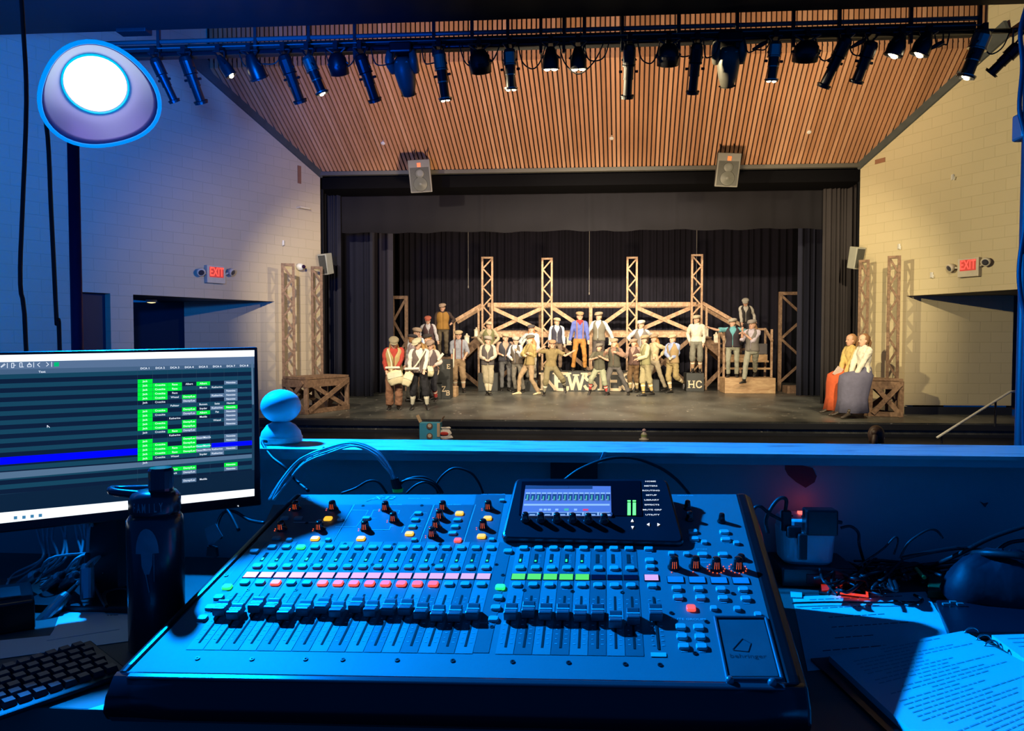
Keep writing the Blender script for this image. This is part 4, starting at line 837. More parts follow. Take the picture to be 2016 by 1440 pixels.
# --- centre
c1 = person('person in a white shirt and navy vest standing raised left of the blue shirt', 1096, 623, 731, z0=ZN, Y=YN + .45, face=5, head=25, shirt=(0.568, 0.602, 0.636), vest=(0.044, 0.044, 0.068), pants=(0.158, 0.108, 0.072), cap=(0.480, 0.400, 0.256), hair=(.25, .14, .05))
c2 = person('person in olive overalls with both arms raised out sideways, lunging before the lettered box', 1084, 665, 779, face=10, lean=(.02, 0), drop=.04, hands=[(-.13, -.10, .82), (.37, -.08, .75)], hints=[(-1, .1, -.2), (.3, -.1, -.8)], shirt=(0.206, 0.155, 0.065), pants=(0.173, 0.144, 0.072), style='knick', socks=(.22, .20, .13), cap=(0.384, 0.208, 0.112), hair=(.1, .06, .03), sleeves='short', feet=[(-.11, -.05, 0), (.24, .18, .10, 50)], build=1.05)
c3 = person('person in a blue shirt, red neckerchief and orange trousers standing on the lettered box', 1141, 610, 731, z0=ZN, Y=YN + .28, face=4, head=8, hands=[(-.17, -.02, .46), (.14, -.08, .50)], shirt=(0.112, 0.146, 0.447), scarf=(.62, .04, .04), braces=(.42, .20, .12), pants=(0.418, 0.194, 0.043), cap=(0.400, 0.264, 0.144), hair=(.15, .07, .03), feet=[(-.11, 0, 0), (.09, 0, 0)])
c4 = person('person in a grey tweed vest and white shirt, arms spread, on the lettered box', 1179, 611, 731, z0=ZN, Y=YN + .55, face=-20, head=-35, hands=[(-.26, -.04, .50), (.24, .0, .52)], hints=[(-.4, 0, -.5), (.6, 0, .3)], shirt=(0.636, 0.654, 0.636), vest=(0.192, 0.176, 0.128), pants=(0.086, 0.072, 0.065), cap=(0.368, 0.304, 0.208), hair=(.12, .07, .03))
c5 = person('small person boxing in dark green vest, pale green knickers and red socks', 1180, 672, 778, face=-15, head=-40, drop=.04, hands=[(-.08, -.14, .68), (.02, -.16, .70)], hints=[(-.7, -.2, -.8), (.7, -.2, -.8)], shirt=(0.103, 0.095, 0.060), vest=(0.080, 0.076, 0.048), vneck=False, pants=(0.274, 0.288, 0.187), style='knick', socks=(.50, .06, .05), cap=(0.176, 0.152, 0.120), hair=(.08, .05, .03), sleeves='short', feet=[(-.17, .05, .04, 30), (.14, 0, 0)])
c6 = person('person with loose light brown hair, dark vest, grey trousers, lunging behind the small boxer', 1209, 659, 775, Y=19.95, face=-20, head=-25, drop=.03, lean=(-.0, 0), hands=[(-.15, -.12, .74), (.02, -.16, .72)], hints=[(-.5, -.2, -.8), (.8, -.2, -.5)], shirt=(0.258, 0.155, 0.103), vest=(0.068, 0.064, 0.044), pants=(0.094, 0.086, 0.079), cap=(0.368, 0.272, 0.176), hair=(.45, .26, .12), long_hair=True, feet=[(-.10, 0, 0), (.25, .03, 0)])
# --- right of centre
d1 = person('person in a white cap and grey vest, raised behind the pair right of centre', 1262, 627, 748, z0=ZK, Y=YK + .3, face=-20, head=-35, hands=[(-.20, -.08, .66), (.21, .0, .58)], shirt=(0.636, 0.636, 0.619), vest=(0.208, 0.184, 0.160), pants=(0.144, 0.130, 0.108), cap=(0.608, 0.576, 0.480), hair=(.2, .12, .05))
d2 = person('person in a brown vest and brown knickers with a raised fist, long hair, facing left', 1248, 661, 771, Y=20.95, face=-30, head=-45, hands=[(-.21, -.10, .72), (.08, -.14, .62)], hints=[(-.3, 0, -1), (.6, 0, -.8)], shirt=(0.447, 0.292, 0.224), vest=(0.128, 0.072, 0.056), pants=(0.173, 0.101, 0.043), style='knick', socks=(.45, .34, .16), cap=(0.320, 0.240, 0.160), hair=(.30, .15, .06), long_hair=True)
d3 = person('person in side view with cream shirt, green vest and yellow argyle socks, facing left', 1270, 655, 780, face=-70, hands=[(-.16, -.08, .66), (-.14, -.10, .60)], hints=[(.2, -.2, -1), (.2, -.2, -1)], shirt=(0.516, 0.473, 0.292), vest=(0.240, 0.224, 0.104), pants=(0.317, 0.274, 0.144), style='knick', socks=(.52, .36, .12), cap=(0.352, 0.256, 0.152), hair=(.1, .06, .03), feet=[(-.03, -.04, 0), (.12, .05, .01)])
d4 = person('person in a beige shirt and striding cream trousers, behind the argyle socks', 1288, 650, 768, Y=21.25, face=-60, hands=[(-.02, -.1, .60), (.10, -.05, .62)], hints=[(.5, .2, -.8), (.8, .2, -.5)], shirt=(0.499, 0.413, 0.241), pants=(0.346, 0.288, 0.187), cap=(0.336, 0.240, 0.144), hair=(.35, .18, .06), long_hair=True, feet=[(-.08, 0, 0), (.20, .0, 0)])
d5 = person('person in a blue shirt and mustard overalls kicking one leg back, side on', 1324, 654, 774, face=-50, hands=[(-.08, -.12, .60), (-.03, -.12, .60)], shirt=(0.292, 0.361, 0.568), vest=(0.320, 0.224, 0.104), pants=(0.331, 0.252, 0.108), style='knick', socks=(.45, .34, .18), cap=(0.480, 0.384, 0.240), hair=(.28, .14, .06), feet=[(-.03, 0, 0), (.20, .14, .12, 65)], build=1.12)
e1 = person('person in a bright white shirt and grey knickers standing on the HC box', 1371, 617, 735, z0=ZH, Y=YH + .25, face=-15, head=-45, hands=[(-.10, .08, .52), (.10, -.05, .50)], hints=[(-.6, .8, -.2), (.8, .5, -.2)], shirt=(0.740, 0.688, 0.533), pants=(0.187, 0.180, 0.137), style='knick', socks=(.40, .25, .14), cap=(0.464, 0.400, 0.272), hair=(.15, .08, .03), build=1.06)
f1 = person('person in a dark sweater vest and cyan shirt pointing left from the wooden steps', 1442, 625, 746, z0=.43, Y=Y0 + .30, face=-15, head=-50, hands=[(-.40, -.06, .83), (.13, -.08, .74)], hints=[(-.2, 0, -1), (.8, 0, -.4)], shirt=(0.138, 0.396, 0.430), vest=(0.036, 0.028, 0.036), pants=(0.331, 0.331, 0.245), cap=(0.384, 0.336, 0.256), hair=(.1, .06, .03), sleeves='short', build=1.15, feet=[(-.07, 0, 0), (.07, .02, 0)])
f2 = person('person in a lilac shirt and grey waistcoat, long hair, lunging off the wooden steps', 1480, 627, 757, z0=.30, Y=Y0 - .18, face=-35, head=-45, drop=.02, hands=[(-.16, -.05, .80), (-.12, -.06, .74)], hints=[(-.2, 0, -1), (.3, 0, -1)], shirt=(0.482, 0.430, 0.482), vest=(0.176, 0.160, 0.136), pants=(0.317, 0.317, 0.238), cap=(0.256, 0.224, 0.192), hair=(.30, .17, .08), long_hair=True, feet=[(-.14, -.1, -.0), (.13, .32, .10, 20)], sleeves='rolled')
f3 = person('person in a black vest and grey shirt leaning over, topmost on the wooden steps', 1467, 580, 682, z0=1.235, Y=Y0 + 1.27, face=-10, nod=25, head=-20, lean=(-.01, -.05), hands=[(-.10, -.12, .50), (.17, -.06, .52)], shirt=(0.396, 0.370, 0.310), vest=(0.020, 0.018, 0.018), pants=(0.029, 0.029, 0.029), cap=(0.272, 0.256, 0.208), hair=(.08, .05, .03))
# newsbags, papers
def bag(p, c, w_, h, d, label, m=(.74, .66, .40), strap_from=None, tilt=0):
    R = Euler((0, radians(tilt), radians(10))).to_matrix(); t = thing('newspaper_bag', c, label, 'bag', 'canvas newsbags of the left group')
    mb = MB(); rings = []
    for (z, k) in ((-.5, .55), (-.42, .9), (-.1, 1.05), (.2, 1.0), (.42, .9), (.5, .6)): rings.append([c + R @ Vector((w_ / 2 * k * (abs(cos(a_)) ** .6) * (1 if cos(a_) > 0 else -1), d / 2 * k * sin(a_), h * z + .01 * sin(3 * a_))) for a_ in [2 * pi * k_ / 18 for k_ in range(18)]])
    mb.loft(rings); mb.build('pouch', cloth('canvas', m), t, smooth=True)
    mb = MB(); mb.box(c + R @ Vector((0, -d * .50, h * .2)), (w_ * .9, .02, h * .42), R); mb.build('flap', cloth('canvas_light', (.80, .74, .52)), t, bevel=.008)
    if strap_from is not None: mb = MB(); mb.tube([c + R @ Vector((-w_ * .2, -.02, h * .4)), (c + strap_from) / 2 + p['fd'] * .09, strap_from], .016, 6, 3); mb.build('strap', cloth('strap_cream', (.78, .72, .5)), t)
A = a1; bag(A, A['L']((.06, -.17, .44)), .34, .30, .12, 'cream canvas newsbag of the newsboy in the red shirt', strap_from=A['arms'][0][0] + A['fd'] * .07 + Vector((.04, 0, .03)), tilt=-14)
A = a2; bag(A, A['L']((-.13, -.16, .43)), .20, .30, .10, 'cream canvas newsbag hanging at the side of the black knickers', strap_from=A['arms'][1][0] + A['fd'] * .07 + Vector((-.03, 0, .03)), tilt=20, m=(.60, .50, .26))
A = a3; bag(A, A['L']((-.02, -.16, .51)), .27, .24, .10, 'white canvas newsbag held by the newsboy with red socks', m=(.80, .72, .52))
def roll(a, b, r, label):
    mb = MB(); mb.tube([a, b], r, 10); mb.tube([a + (b - a) * .02 + Vector((0, -.004, r * .6)), b + (a - b) * .05 + Vector((0, -.004, r * .6))], r * .7, 8); tag(mb.build('newspaper', cloth('newsprint', (.80, .76, .60))), label, 'newspaper')
roll(a1['L']((-.07, -.19, .57)), a1['L']((.13, -.21, .575)), .022, 'rolled newspaper held by the newsboy in the red shirt')
roll(a2['L']((-.16, -.20, .57)), a2['L']((.04, -.21, .575)), .022, 'rolled newspaper held across the waist by the reader in black knickers')
roll(a3['L']((.12, -.05, .68)), a3['L']((.20, -.06, .78)), .03, 'rolled newspaper sticking up behind the arm of the newsboy with red socks')
roll(b5['L']((-.20, -.10, .58)), b5['L']((-.08, -.10, .76)), .035, 'pale blue rolled newspaper beside the long red hair')
roll(a9['L']((-.075, -.07, .40)), a9['L']((-.06, -.10, .70)), .022, 'rolled newspaper upright in the hand of the boy with suspenders')
# --- the two seated women
def woman(label, px, Y, ztop, shirt, skirt, hair, hands, face, sx, feetpx):
    q = onY(px, 700, Y); hh = 1.66; base = Vector((q.x, Y, 0)); 
    pt_ = None
    # seated: pelvis on the table edge
    pxb = onY(px, 700, Y)
    seat = .74
    H = hh; pz = (seat + .08) / H
    drop = .515 - pz
    depth = (base - CAM).dot(ray(1008, 720).normalized())
    pb = 668 + 1.5 / depth * F
    top = pb - (1 - drop) * H * 1.03 / depth * F
    p = person(label, px, top, pb, Y=Y, face=face, head=face, drop=drop, hands=hands, shirt=shirt, pants=skirt, skirt=skirt, style='long', cap=None, hair=hair, pony=True, shoes=(.05, .04, .03),
               feet=[(-.29, -.03, .0, 10), (-.22, -.12, .0, 10)], khint=[(-1, -.2, .6), (-1, -.2, .6)])
    k = [l[1] for l in p['legs']]; an = [l[2] for l in p['legs']]; km = (k[0] + k[1]) / 2; am = (an[0] + an[1]) / 2; pe = p['pel']
    mb = MB(); n = 24
    def rg(c, rx, ry, ph=0, rip=0): return [c + Vector((rx * cos(2 * pi * j / n), ry * sin(2 * pi * j / n), 0)) * (1 + rip * sin(7 * 2 * pi * j / n + ph)) for j in range(n)]
    mx = (pe.x + km.x) / 2
    def V3(x, z): return Vector((x, pe.y - .02, z))
    mb.loft([rg(V3(pe.x, seat + .24), .118, .105), rg(V3(pe.x - .01, seat + .16), .15, .13, 0, .01), rg(V3(mx, seat + .125), .25, .17, 0, .015), rg(V3(mx - .03, seat + .07), .31, .20, 0, .02), rg(V3(mx - .06, seat - .10), .30, .21, .2, .03), rg(V3(mx - .09, .36), .27, .21, .6, .05), rg(V3(mx - .10, .11), .30, .24, .9, .07)])
    mb.build('skirt', p['pm'], p['t'], smooth=True); return p
g1 = woman('seated woman in a yellow blouse and orange-red skirt holding a small paper', 1674, 14.95, 0, (.62, .46, .16), (.62, .11, .035), (.36, .19, .08), [(-.15, -.08, .50), (-.13, -.12, .46)], -75, 1, None)
g2 = woman('seated woman in a white blouse and long blue-grey skirt', 1699, 14.45, 0, (.78, .74, .60), (.13, .13, .20), (.24, .12, .05), [(-.16, .02, .44), (-.15, -.08, .44)], -75, 1, None)
q = g1['L']((-.185, -.10, .525)); mb = MB(); mb.box(q, (.13, .02, .18), Euler((.3, .5, .2)).to_matrix()); tag(mb.build('paper_note', cloth('note_pink', (.72, .58, .50))), 'small pale paper held up by the woman in the yellow blouse', 'paper')
q = g2['L']((-.17, -.06, .41)); mb = MB(); mb.ell(q, (.06, .04, .07)); tag(mb.build('hand_purse', cloth('purse_dark', (.10, .08, .04)), smooth=True), 'small dark pouch on the lap of the woman in the white blouse', 'purse')
# shadowed head in front of the stage
p9 = person('person in the dark with hair in a bun, sitting in front of the stage', 1722, 820, 820 + 1.31 / 8.6 * F, z0=-.7, Y=8.6, face=180, head=150, shirt=(0.043, 0.034, 0.034), pants=(0.014, 0.014, 0.014), cap=None, hair=(.035, .015, .008), pony=True, drop=.22, feet=[(-.10, -.0, 0), (.10, -.0, 0)], hands=[(-.12, .10, .40), (.12, .10, .40)])
# ================================================================== LIGHTING BATTEN
YB_ = 8.5
def B(px, py, dy=0): return onY(px, py, YB_ + dy)
M_pipe = mat('pipe_black', (.02, .022, .03), .3, .5, noise=.3); M_fix = mat('fixture_black', (.012, .012, .016), .35, .3, noise=.2); M_sil = mat('fixture_silver', (.35, .34, .32), .25, .9, noise=.2, nscale=20)
M_lens = glow('lens_warm', (1, .82, .50), 14); M_cable = mat('cable_black', (.012, .012, .014), .5, noise=.2)
zl = B(900, 91).z; zu = B(900, 67).z; xl = B(150, 100).x; xr = B(2060, 50).x; xe = B(1928, 50).x
t = thing('lighting_batten', (0, YB_, zl), 'long black lighting batten with two pipes and a plug strip across the top', 'batten')
mb = MB(); mb.tube([(xl, YB_, zl), (xr, YB_, zl)], .028, 12); mb.build('lower_pipe', M_pipe, t, smooth=True)
mb = MB(); mb.tube([(xl, YB_ - .02, zu), (xe, YB_ - .02, zu)], .024, 12); mb.build('upper_pipe', mat('pipe_grey', (.16, .15, .15), .4, .3), t, smooth=True)
mb = MB(); mb.box(((xl + xe) / 2, YB_ + .12, (zl + zu) / 2 + .0), (xe - xl, .12, zu - zl - .01)); mb.build('plug_strip', M_black, t)
mb = MB(); mb.tube([(xl, YB_ - .05, (zl * .62 + zu * .38)), (xe, YB_ - .05, (zl * .62 + zu * .38))], .008, 6); mb.build('conduit', mat('pipe_grey', (.16, .15, .15), .4, .3), t)
for px in (315, 505, 610, 700, 855, 930, 1000, 1065, 1110, 1150, 1225, 1335, 1450, 1560, 1650, 1790, 1925):
    x = B(px, 80).x; mb = MB(); mb.box((x, YB_ - .03, zu + .12), (.035, .04, .75)); mb.build('hanger', M_black, t)
# catwalk behind/above the batten
mb = MB(); a = B(200, 58); z0 = B(1000, 57).z; mb.box((0.5, 7.55, z0 + .62), (22, 1.5, 1.2)); struct(mb.build('ceiling_beam', M_black), 'dark underside of the catwalk')
for i, (px, py, px2, py2) in enumerate(((240, 25, 900, 4), (1400, 12, 2010, -8))):
    mb = MB(); a = onY(px, py, 6.75); b = onY(px2, py2, 6.75); z = min(a.z, z0 + .01); mb.tube([(a.x, 6.75, z0 - .02), (b.x, 6.75, z0 - .02)], .02, 8)
    tag(mb.build('ceiling_conduit', mat('pipe_grey', (.16, .15, .15), .4, .3)), ('thin grey conduit under the catwalk at upper left', 'thin grey conduit under the catwalk at upper right')[i], 'conduit')
for i, (px, py) in enumerate(((912, 8), (1352, 2))):
    c = onY(px, py, 6.6); c.z = z0 - .0; t2 = thing('work_light', c, ('round pale work light under the catwalk left of centre', 'round pale work light under the catwalk right of centre')[i], 'light', 'work lights under the catwalk')
    mb = MB(); mb.lathe(c, [(.05, .02), (.065, -.03), (.06, -.05)]); mb.build('housing', M_sil, t2); mb = MB(); mb.lathe(c, [(.05, -.05), (.02, -.058)]); mb.build('lens', mat('work_lens', (.5, .5, .42), .3, emit=(.5, .5, .4), es=.25), t2)
# junction boxes at the left end
t2 = thing('junction_box', B(283, 80), 'dark junction box hanging at the left end of the batten', 'box'); a = B(254, 30); b = B(312, 80); mb = MB(); mb.box(((a.x + b.x) / 2, YB_ - .2, (a.z + b.z) / 2), (b.x - a.x, .15, a.z - b.z)); mb.build('enclosure', M_black, t2, bevel=.01); mb = MB(); mb.box(((a.x + b.x) / 2, YB_ - .28, (a.z + b.z) / 2), (.03, .02, .06)); mb.build('latch', M_sil, t2)
t2 = thing('control_box', B(336, 60), 'lighter square box next to the junction box on the batten', 'box'); a = B(319, 27); b = B(355, 60); mb = MB(); mb.box(((a.x + b.x) / 2, YB_ - .2, (a.z + b.z) / 2), (b.x - a.x, .1, a.z - b.z)); mb.build('enclosure', mat('box_grey', (.14, .16, .18), .5), t2, bevel=.01); mb = MB(); mb.box((a.x + .05, YB_ - .26, a.z - .05), (.05, .01, .03)); mb.build('label_plate', M_sil, t2)
def fixture(kind, x0, y0, x1, y1, label, w=None, lit=0, dyk=.30, silver=False, Yo=0.0):
    a = B(x0, y0, Yo); b = B(x1, y1, Yo); d2 = b - a; L2 = d2.length; d = (d2 + Vector((0, L2 * dyk, 0))).normalized(); L = (d2 + Vector((0, L2 * dyk, 0))).length
    t = thing('stage_light', a, label, 'stage light', 'spotlights on the batten'); R = d.to_track_quat('Z', 'Y').to_matrix(); s = .0059
    w = (w or 22) * s / 2
    if kind == 'ers':
        mb = MB(); mb.lathe(a, [(w * .3, 0), (w * .75, L * .02), (w * 1.0, L * .10), (w * 1.0, L * .36), (w * .72, L * .40)], R, 18); mb.build('lamp_housing', M_sil if silver else M_fix, t, smooth=False)
        mb = MB(); mb.lathe(a, [(w * .80, L * .38), (w * .80, L * .62), (w * .70, L * .64), (w * .72, L * .93), (w * .98, L * .95), (w * 1.0, L)], R, 18, cap=False); mb.build('barrel', M_fix, t)
        for f, rr in ((.39, 1.06), (.63, .84), (.95, 1.08)): mb = MB(); mb.lathe(a, [(w * rr, L * (f - .012)), (w * rr, L * (f + .012))], R, 18); mb.build('ring', M_sil if silver else M_fix, t)
        for sx in (-1, 1): mb = MB(); q = a + R @ Vector((sx * w * 1.0, 0, L * .5)); mb.tube([q, q + R @ Vector((sx * w * .5, 0, 0))], .015, 8); mb.build('shutter_handle', M_fix, t)
    elif kind == 'par':
        mb = MB(); mb.lathe(a, [(w * .35, 0), (w * .5, L * .05), (w * .7, L * .25), (w * 1.0, L * .55), (w * 1.0, L)], R, 20, cap=False); mb.build('can', M_fix, t, smooth=True)
        mb = MB(); mb.lathe(a, [(w * 1.12, L * .93), (w * 1.12, L * .97)], R, 8); mb.build('gel_frame', M_fix, t)
    elif kind == 'round':
        mb = MB(); mb.lathe(a + d * L * .0, [(w * .5, 0), (w * .9, L * .25), (w * 1.0, L * .6), (w * .96, L * .95), (w * .6, L)], R, 24); mb.build('can', M_fix, t, smooth=True)
        mb = MB(); mb.lathe(a, [(w * 1.06, L * .5), (w * 1.06, L * .6)], R, 24); mb.build('ring', M_fix, t)
    elif kind == 'mover':
        mm = mat('mover_grey', (.13, .12, .10), .45, .1); mb = MB(); mb.box(a + Vector((0, .02, .02)), (w * 1.9, .2, .12)); mb.build('base', M_fix, t, bevel=.02)
        for sx in (-1, 1): mb = MB(); mb.tube([a + Vector((sx * w * .95, 0, 0)), a + Vector((sx * w * 1.05, 0, -.12)), a + d * L * .45 + Vector((sx * w * .95, 0, 0))], [.04, .05, .045], 10, 3); mb.build('yoke_arm', mm, t, smooth=True)
        mb = MB(); mb.lathe(a, [(w * .5, L * .12), (w * .85, L * .2), (w * .92, L * .45), (w * .75, L * .75), (w * .48, L)], R, 20); mb.build('head', mm, t, smooth=True)
        mb = MB(); q = a + d * L * .32; mb.box(q + Vector((0, -w * .80, 0)), (w * 1.0, .02, .012)); mb.build('trim_line', mat('trim_pale', (.45, .42, .35), .4), t)
    if kind != 'mover':
        for sx in (-1, 1): mb = MB(); q = a + R @ Vector((sx * w * 1.12, 0, L * (.30 if kind == 'ers' else .5))); mb.tube([Vector((a.x + sx * w * 1.0, YB_ + Yo, zl - .03 + (a.z - a.z))), q], .010, 6); mb.build('yoke_arm', M_fix, t)
        mb = MB(); mb.tube([(a.x - w, YB_ + Yo, zl - .03), (a.x + w, YB_ + Yo, zl - .03)], .012, 6); mb.build('yoke_top', M_fix, t)
    mb = MB(); mb.box((a.x, YB_ + Yo * .5, zl - .01), (.05, .07 + abs(Yo), .09)); mb.build('clamp', M_fix, t)
    if lit:
        for sx in ((-1, 1) if kind == 'par' or silver else (0,)): mb = MB(); mb.lathe(a + d * L * .985 + R @ Vector((sx * w * .45, 0, 0)), [(w * (.42 if kind == 'par' else .34), 0), (w * .25, .014), (.002, .018)], R, 14); mb.build('lens', M_lens, t)
    else:
        mb = MB(); mb.lathe(a + d * L * .97, [(w * .7, 0), (.002, .008)], R, 16); mb.build('lens', mat('lens_dark', (.02, .02, .03), .1, noise=0), t)
FX = [('ers', 302, 112, 322, 188, 'dark spotlight half behind the glowing lamp', 22, 0), ('ers', 362, 108, 375, 190, 'dark long spotlight leftmost over the left wall', 26, 0), ('par', 430, 110, 452, 146, 'small lit lamp at the upper corner of the left wall', 22, 2), ('par', 490, 106, 502, 148, 'short dark spotlight right of the leftmost lit lamp', 34, 0),
 ('ers', 557, 106, 576, 188, 'dark long spotlight at the left of the slats', 26, 0), ('ers', 604, 110, 630, 180, 'silver-ringed lit spotlight leaning right, first on the slats', 25, 2), ('round', 661, 104, 664, 142, 'round black can light third on the slats from left', 38, 0), ('ers', 708, 106, 728, 186, 'dark long spotlight left of the left moving head', 26, 0),
 ('mover', 790, 100, 797, 176, 'grey moving head light, left of the two', 46, 0), ('ers', 864, 98, 874, 192, 'tall lit spotlight hanging lowest, right of the left moving head', 25, 2), ('round', 943, 98, 945, 138, 'round black can light between two lit silver spotlights', 42, 0), ('ers', 1003, 95, 1005, 172, 'lit silver spotlight left of the paired can lights', 25, 2),
 ('par', 1084, 92, 1084, 134, 'twin lit can light, left one of the centre pair', 31, 2), ('par', 1138, 92, 1139, 134, 'twin lit can light, right one of the centre pair', 31, 2), ('ers', 1240, 86, 1239, 178, 'long dark spotlight hanging alone right of the centre pair', 24, 0), ('round', 1317, 86, 1317, 124, 'round black can light between two long dark spotlights', 42, 0),
 ('ers', 1373, 84, 1371, 170, 'long dark spotlight left of the right moving head', 24, 0), ('mover', 1436, 80, 1441, 158, 'grey moving head light, right of the two', 48, 0), ('ers', 1527, 80, 1523, 155, 'lit silver spotlight right of the right moving head', 24, 2), ('round', 1590, 80, 1590, 116, 'round black can light right of the right moving head', 48, 0),
 ('ers', 1669, 72, 1637, 156, 'dark spotlight leaning left, first of two on the right slats', 25, 0), ('ers', 1718, 80, 1700, 150, 'short dark spotlight leaning left beside the lit pair at right', 26, 0), ('par', 1776, 64, 1762, 107, 'lit can light, left one of the right pair', 32, 2), ('par', 1829, 62, 1813, 105, 'lit can light, right one of the right pair', 32, 2),
 ('ers', 1938, 60, 1911, 147, 'large lit spotlight over the right wall', 32, 2), ('ers', 2008, 88, 1968, 134, 'dark spotlight at the far right leaning strongly left', 24, 0)]
for (k, x0, y0, x1, y1, lb, w_, lt) in FX:
    fixture(k, x0, y0, x1, y1, lb, w_, lt, dyk=.55 if not lt else .22, silver=bool(lt), Yo=-.12 if k != 'mover' else 0)
rnd = random.Random(11)
for i, (x0, x1, dr) in enumerate(((470, 560, 30), (640, 705, 45), (730, 780, 40), (830, 870, 40), (905, 985, 55), (1020, 1075, 60), (1100, 1190, 75), (1150, 1200, 45), (1255, 1300, 55), (1330, 1372, 40), (1385, 1420, 45), (1465, 1520, 30), (1605, 1660, 60), (1670, 1700, 50), (1840, 1870, 30), (1935, 1990, 55))):
    a = B(x0, 90 - (x0 - 900) * .03, -.06); b = B(x1, 90 - (x1 - 900) * .03, -.06); m_ = (a + b) / 2 + Vector((rnd.uniform(-.05, .05), 0, -dr * .0059 * .8)); mb = MB(); mb.tube([a, a * .7 + m_ * .3 + Vector((0, 0, -.12)), m_, b * .6 + m_ * .4 + Vector((0, 0, -.08)), b], .0075, 6, 5)
    tag(mb.build('power_cable', M_cable, smooth=True), 'thin black power cable drooping ' + ('beside the small lit lamp over the left wall', 'behind the leftmost round can light', 'left of the left moving head', 'between the left moving head and the tall lit spotlight', 'beside the round can right of the tall lit spotlight', 'right of the second lit silver spotlight', 'under the centre lit pair', 'right of the centre lit pair', 'right of the lone long dark spotlight', 'left of the long dark spotlight by the right moving head', 'left of the right moving head', 'left of the lit silver spotlight at right', 'between round can and left-leaning spotlights', 'between the two left-leaning spotlights', 'right of the lit pair at right', 'looping right of the large lit spotlight')[i], 'cable', 'power cables drooping from the batten')
for i, (px, py) in enumerate(((1495, 92), (1688, 88), (1842, 92))):
    c = B(px, py, -.1); mb = MB(); mb.tube([c + Vector((.08, 0, .05)), c + Vector((.02, 0, .02)), c + Vector((-.07, 0, -.03))], [.02, .026, .014], 8); mb.tube([c + Vector((.08, 0, .05)), Vector((c.x + .1, YB_ - .05, zl))], .008, 6); tag(mb.build('cable_plug', M_cable, smooth=True), ('black plug hanging right of the right moving head', 'black plug hanging between the two left-leaning spotlights', 'black plug hanging right of the lit pair at right')[i], 'plug')
# ================================================================== THE BOOTH
DZ = 0.975
def DK(px, py, dz=0.0): return onZ(px, py, DZ + dz)
M_wallb = mat('booth_wall', (.34, .34, .34), .75, noise=.08, nscale=2); M_ledge = mat('ledge_paint', (.52, .50, .46), .45, noise=.16, nscale=3)
M_desk = mat('desk_top', (.12, .10, .09), .45, noise=.3, nscale=6)
zc = onY(1000, 889, 1.64).z; ZLG = zc
def ledge_mat():
    m = bpy.data.materials.new('worn_ledge'); m.use_nodes = True; nt = m.node_tree; b = nt.nodes['Principled BSDF']; b.inputs['Roughness'].default_value = .5
    tc = nt.nodes.new('ShaderNodeTexCoord'); mp = nt.nodes.new('ShaderNodeMapping'); mp.inputs['Scale'].default_value = (1.5, 9, 1); nz = nt.nodes.new('ShaderNodeTexNoise'); nz.inputs['Scale'].default_value = 4; nz.inputs['Detail'].default_value = 8; nz.inputs['Distortion'].default_value = 1
    cr = nt.nodes.new('ShaderNodeValToRGB'); cr.color_ramp.elements[0].position = .36; cr.color_ramp.elements[1].position = .5; cr.color_ramp.elements[0].color = (.26, .26, .27, 1); cr.color_ramp.elements[1].color = (.50, .48, .44, 1)
    nt.links.new(tc.outputs['Object'], mp.inputs[0]); nt.links.new(mp.outputs[0], nz.inputs['Vector']); nt.links.new(nz.outputs['Fac'], cr.inputs[0]); nt.links.new(cr.outputs[0], b.inputs['Base Color']); return m
mb = MB(); mb.box((0, 1.727, ZLG - .004), (9, .174, .008)); struct(mb.build('trim_5', ledge_mat()), 'painted ledge on top of the booth half wall')
mb = MB(); mb.box((0, 1.680, ZLG - .0165), (9, .066, .017)); struct(mb.build('trim_6', M_wallb), 'fascia board under the ledge')
def scar_mat():
    m = bpy.data.materials.new('scarred_wall'); m.use_nodes = True; nt = m.node_tree; b = nt.nodes['Principled BSDF']; b.inputs['Roughness'].default_value = .75; b.inputs['Base Color'].default_value = (.32, .32, .32, 1)
    return m
mb = MB(); mb.box((0, 1.76, ZLG / 2 - .379), (9, .10, ZLG + .742)); struct(mb.build('wall_booth', M_wallb), 'painted half wall of the control booth')
def bare(pts, label, m):
    P = [onY(px, py, 1.708) for px, py in pts]; mb = MB(); mb.prism(P, (0, .003, 0)); tag(mb.build('paint_scar', m), label, 'paint scar')
bare([(1546, 915), (1556, 912), (1580, 917), (1600, 922), (1608, 938), (1604, 950), (1586, 961), (1568, 950), (1552, 936), (1546, 925)], 'dark bare patch where paint is torn off the booth wall at right', mat('bare_wall', (.10, .04, .05), .9))
bare([(1930, 988), (1938, 992), (1946, 990), (1940, 999)], 'tiny dark chip in the booth wall paint at far right', mat('bare_wall', (.10, .04, .05), .9))
mb = MB(); mb.box((0, 1.348, DZ - .02), (7, .724, .04)); tag(mb.build('desk', M_desk, bevel=.003), 'dark worktop under the mixing console and papers', 'desk')
mb = MB(); mb.box((0, .3, -.35), (9, 3.4, .1)); struct(mb.build('floor_booth', M_black), 'booth floor')
for sx in (-2.6, 0, 2.6):
    pass
mb = MB()
for x in (-3.2, 0, 3.2): mb.box((x, 1.3, .325), (.06, .5, 1.25))
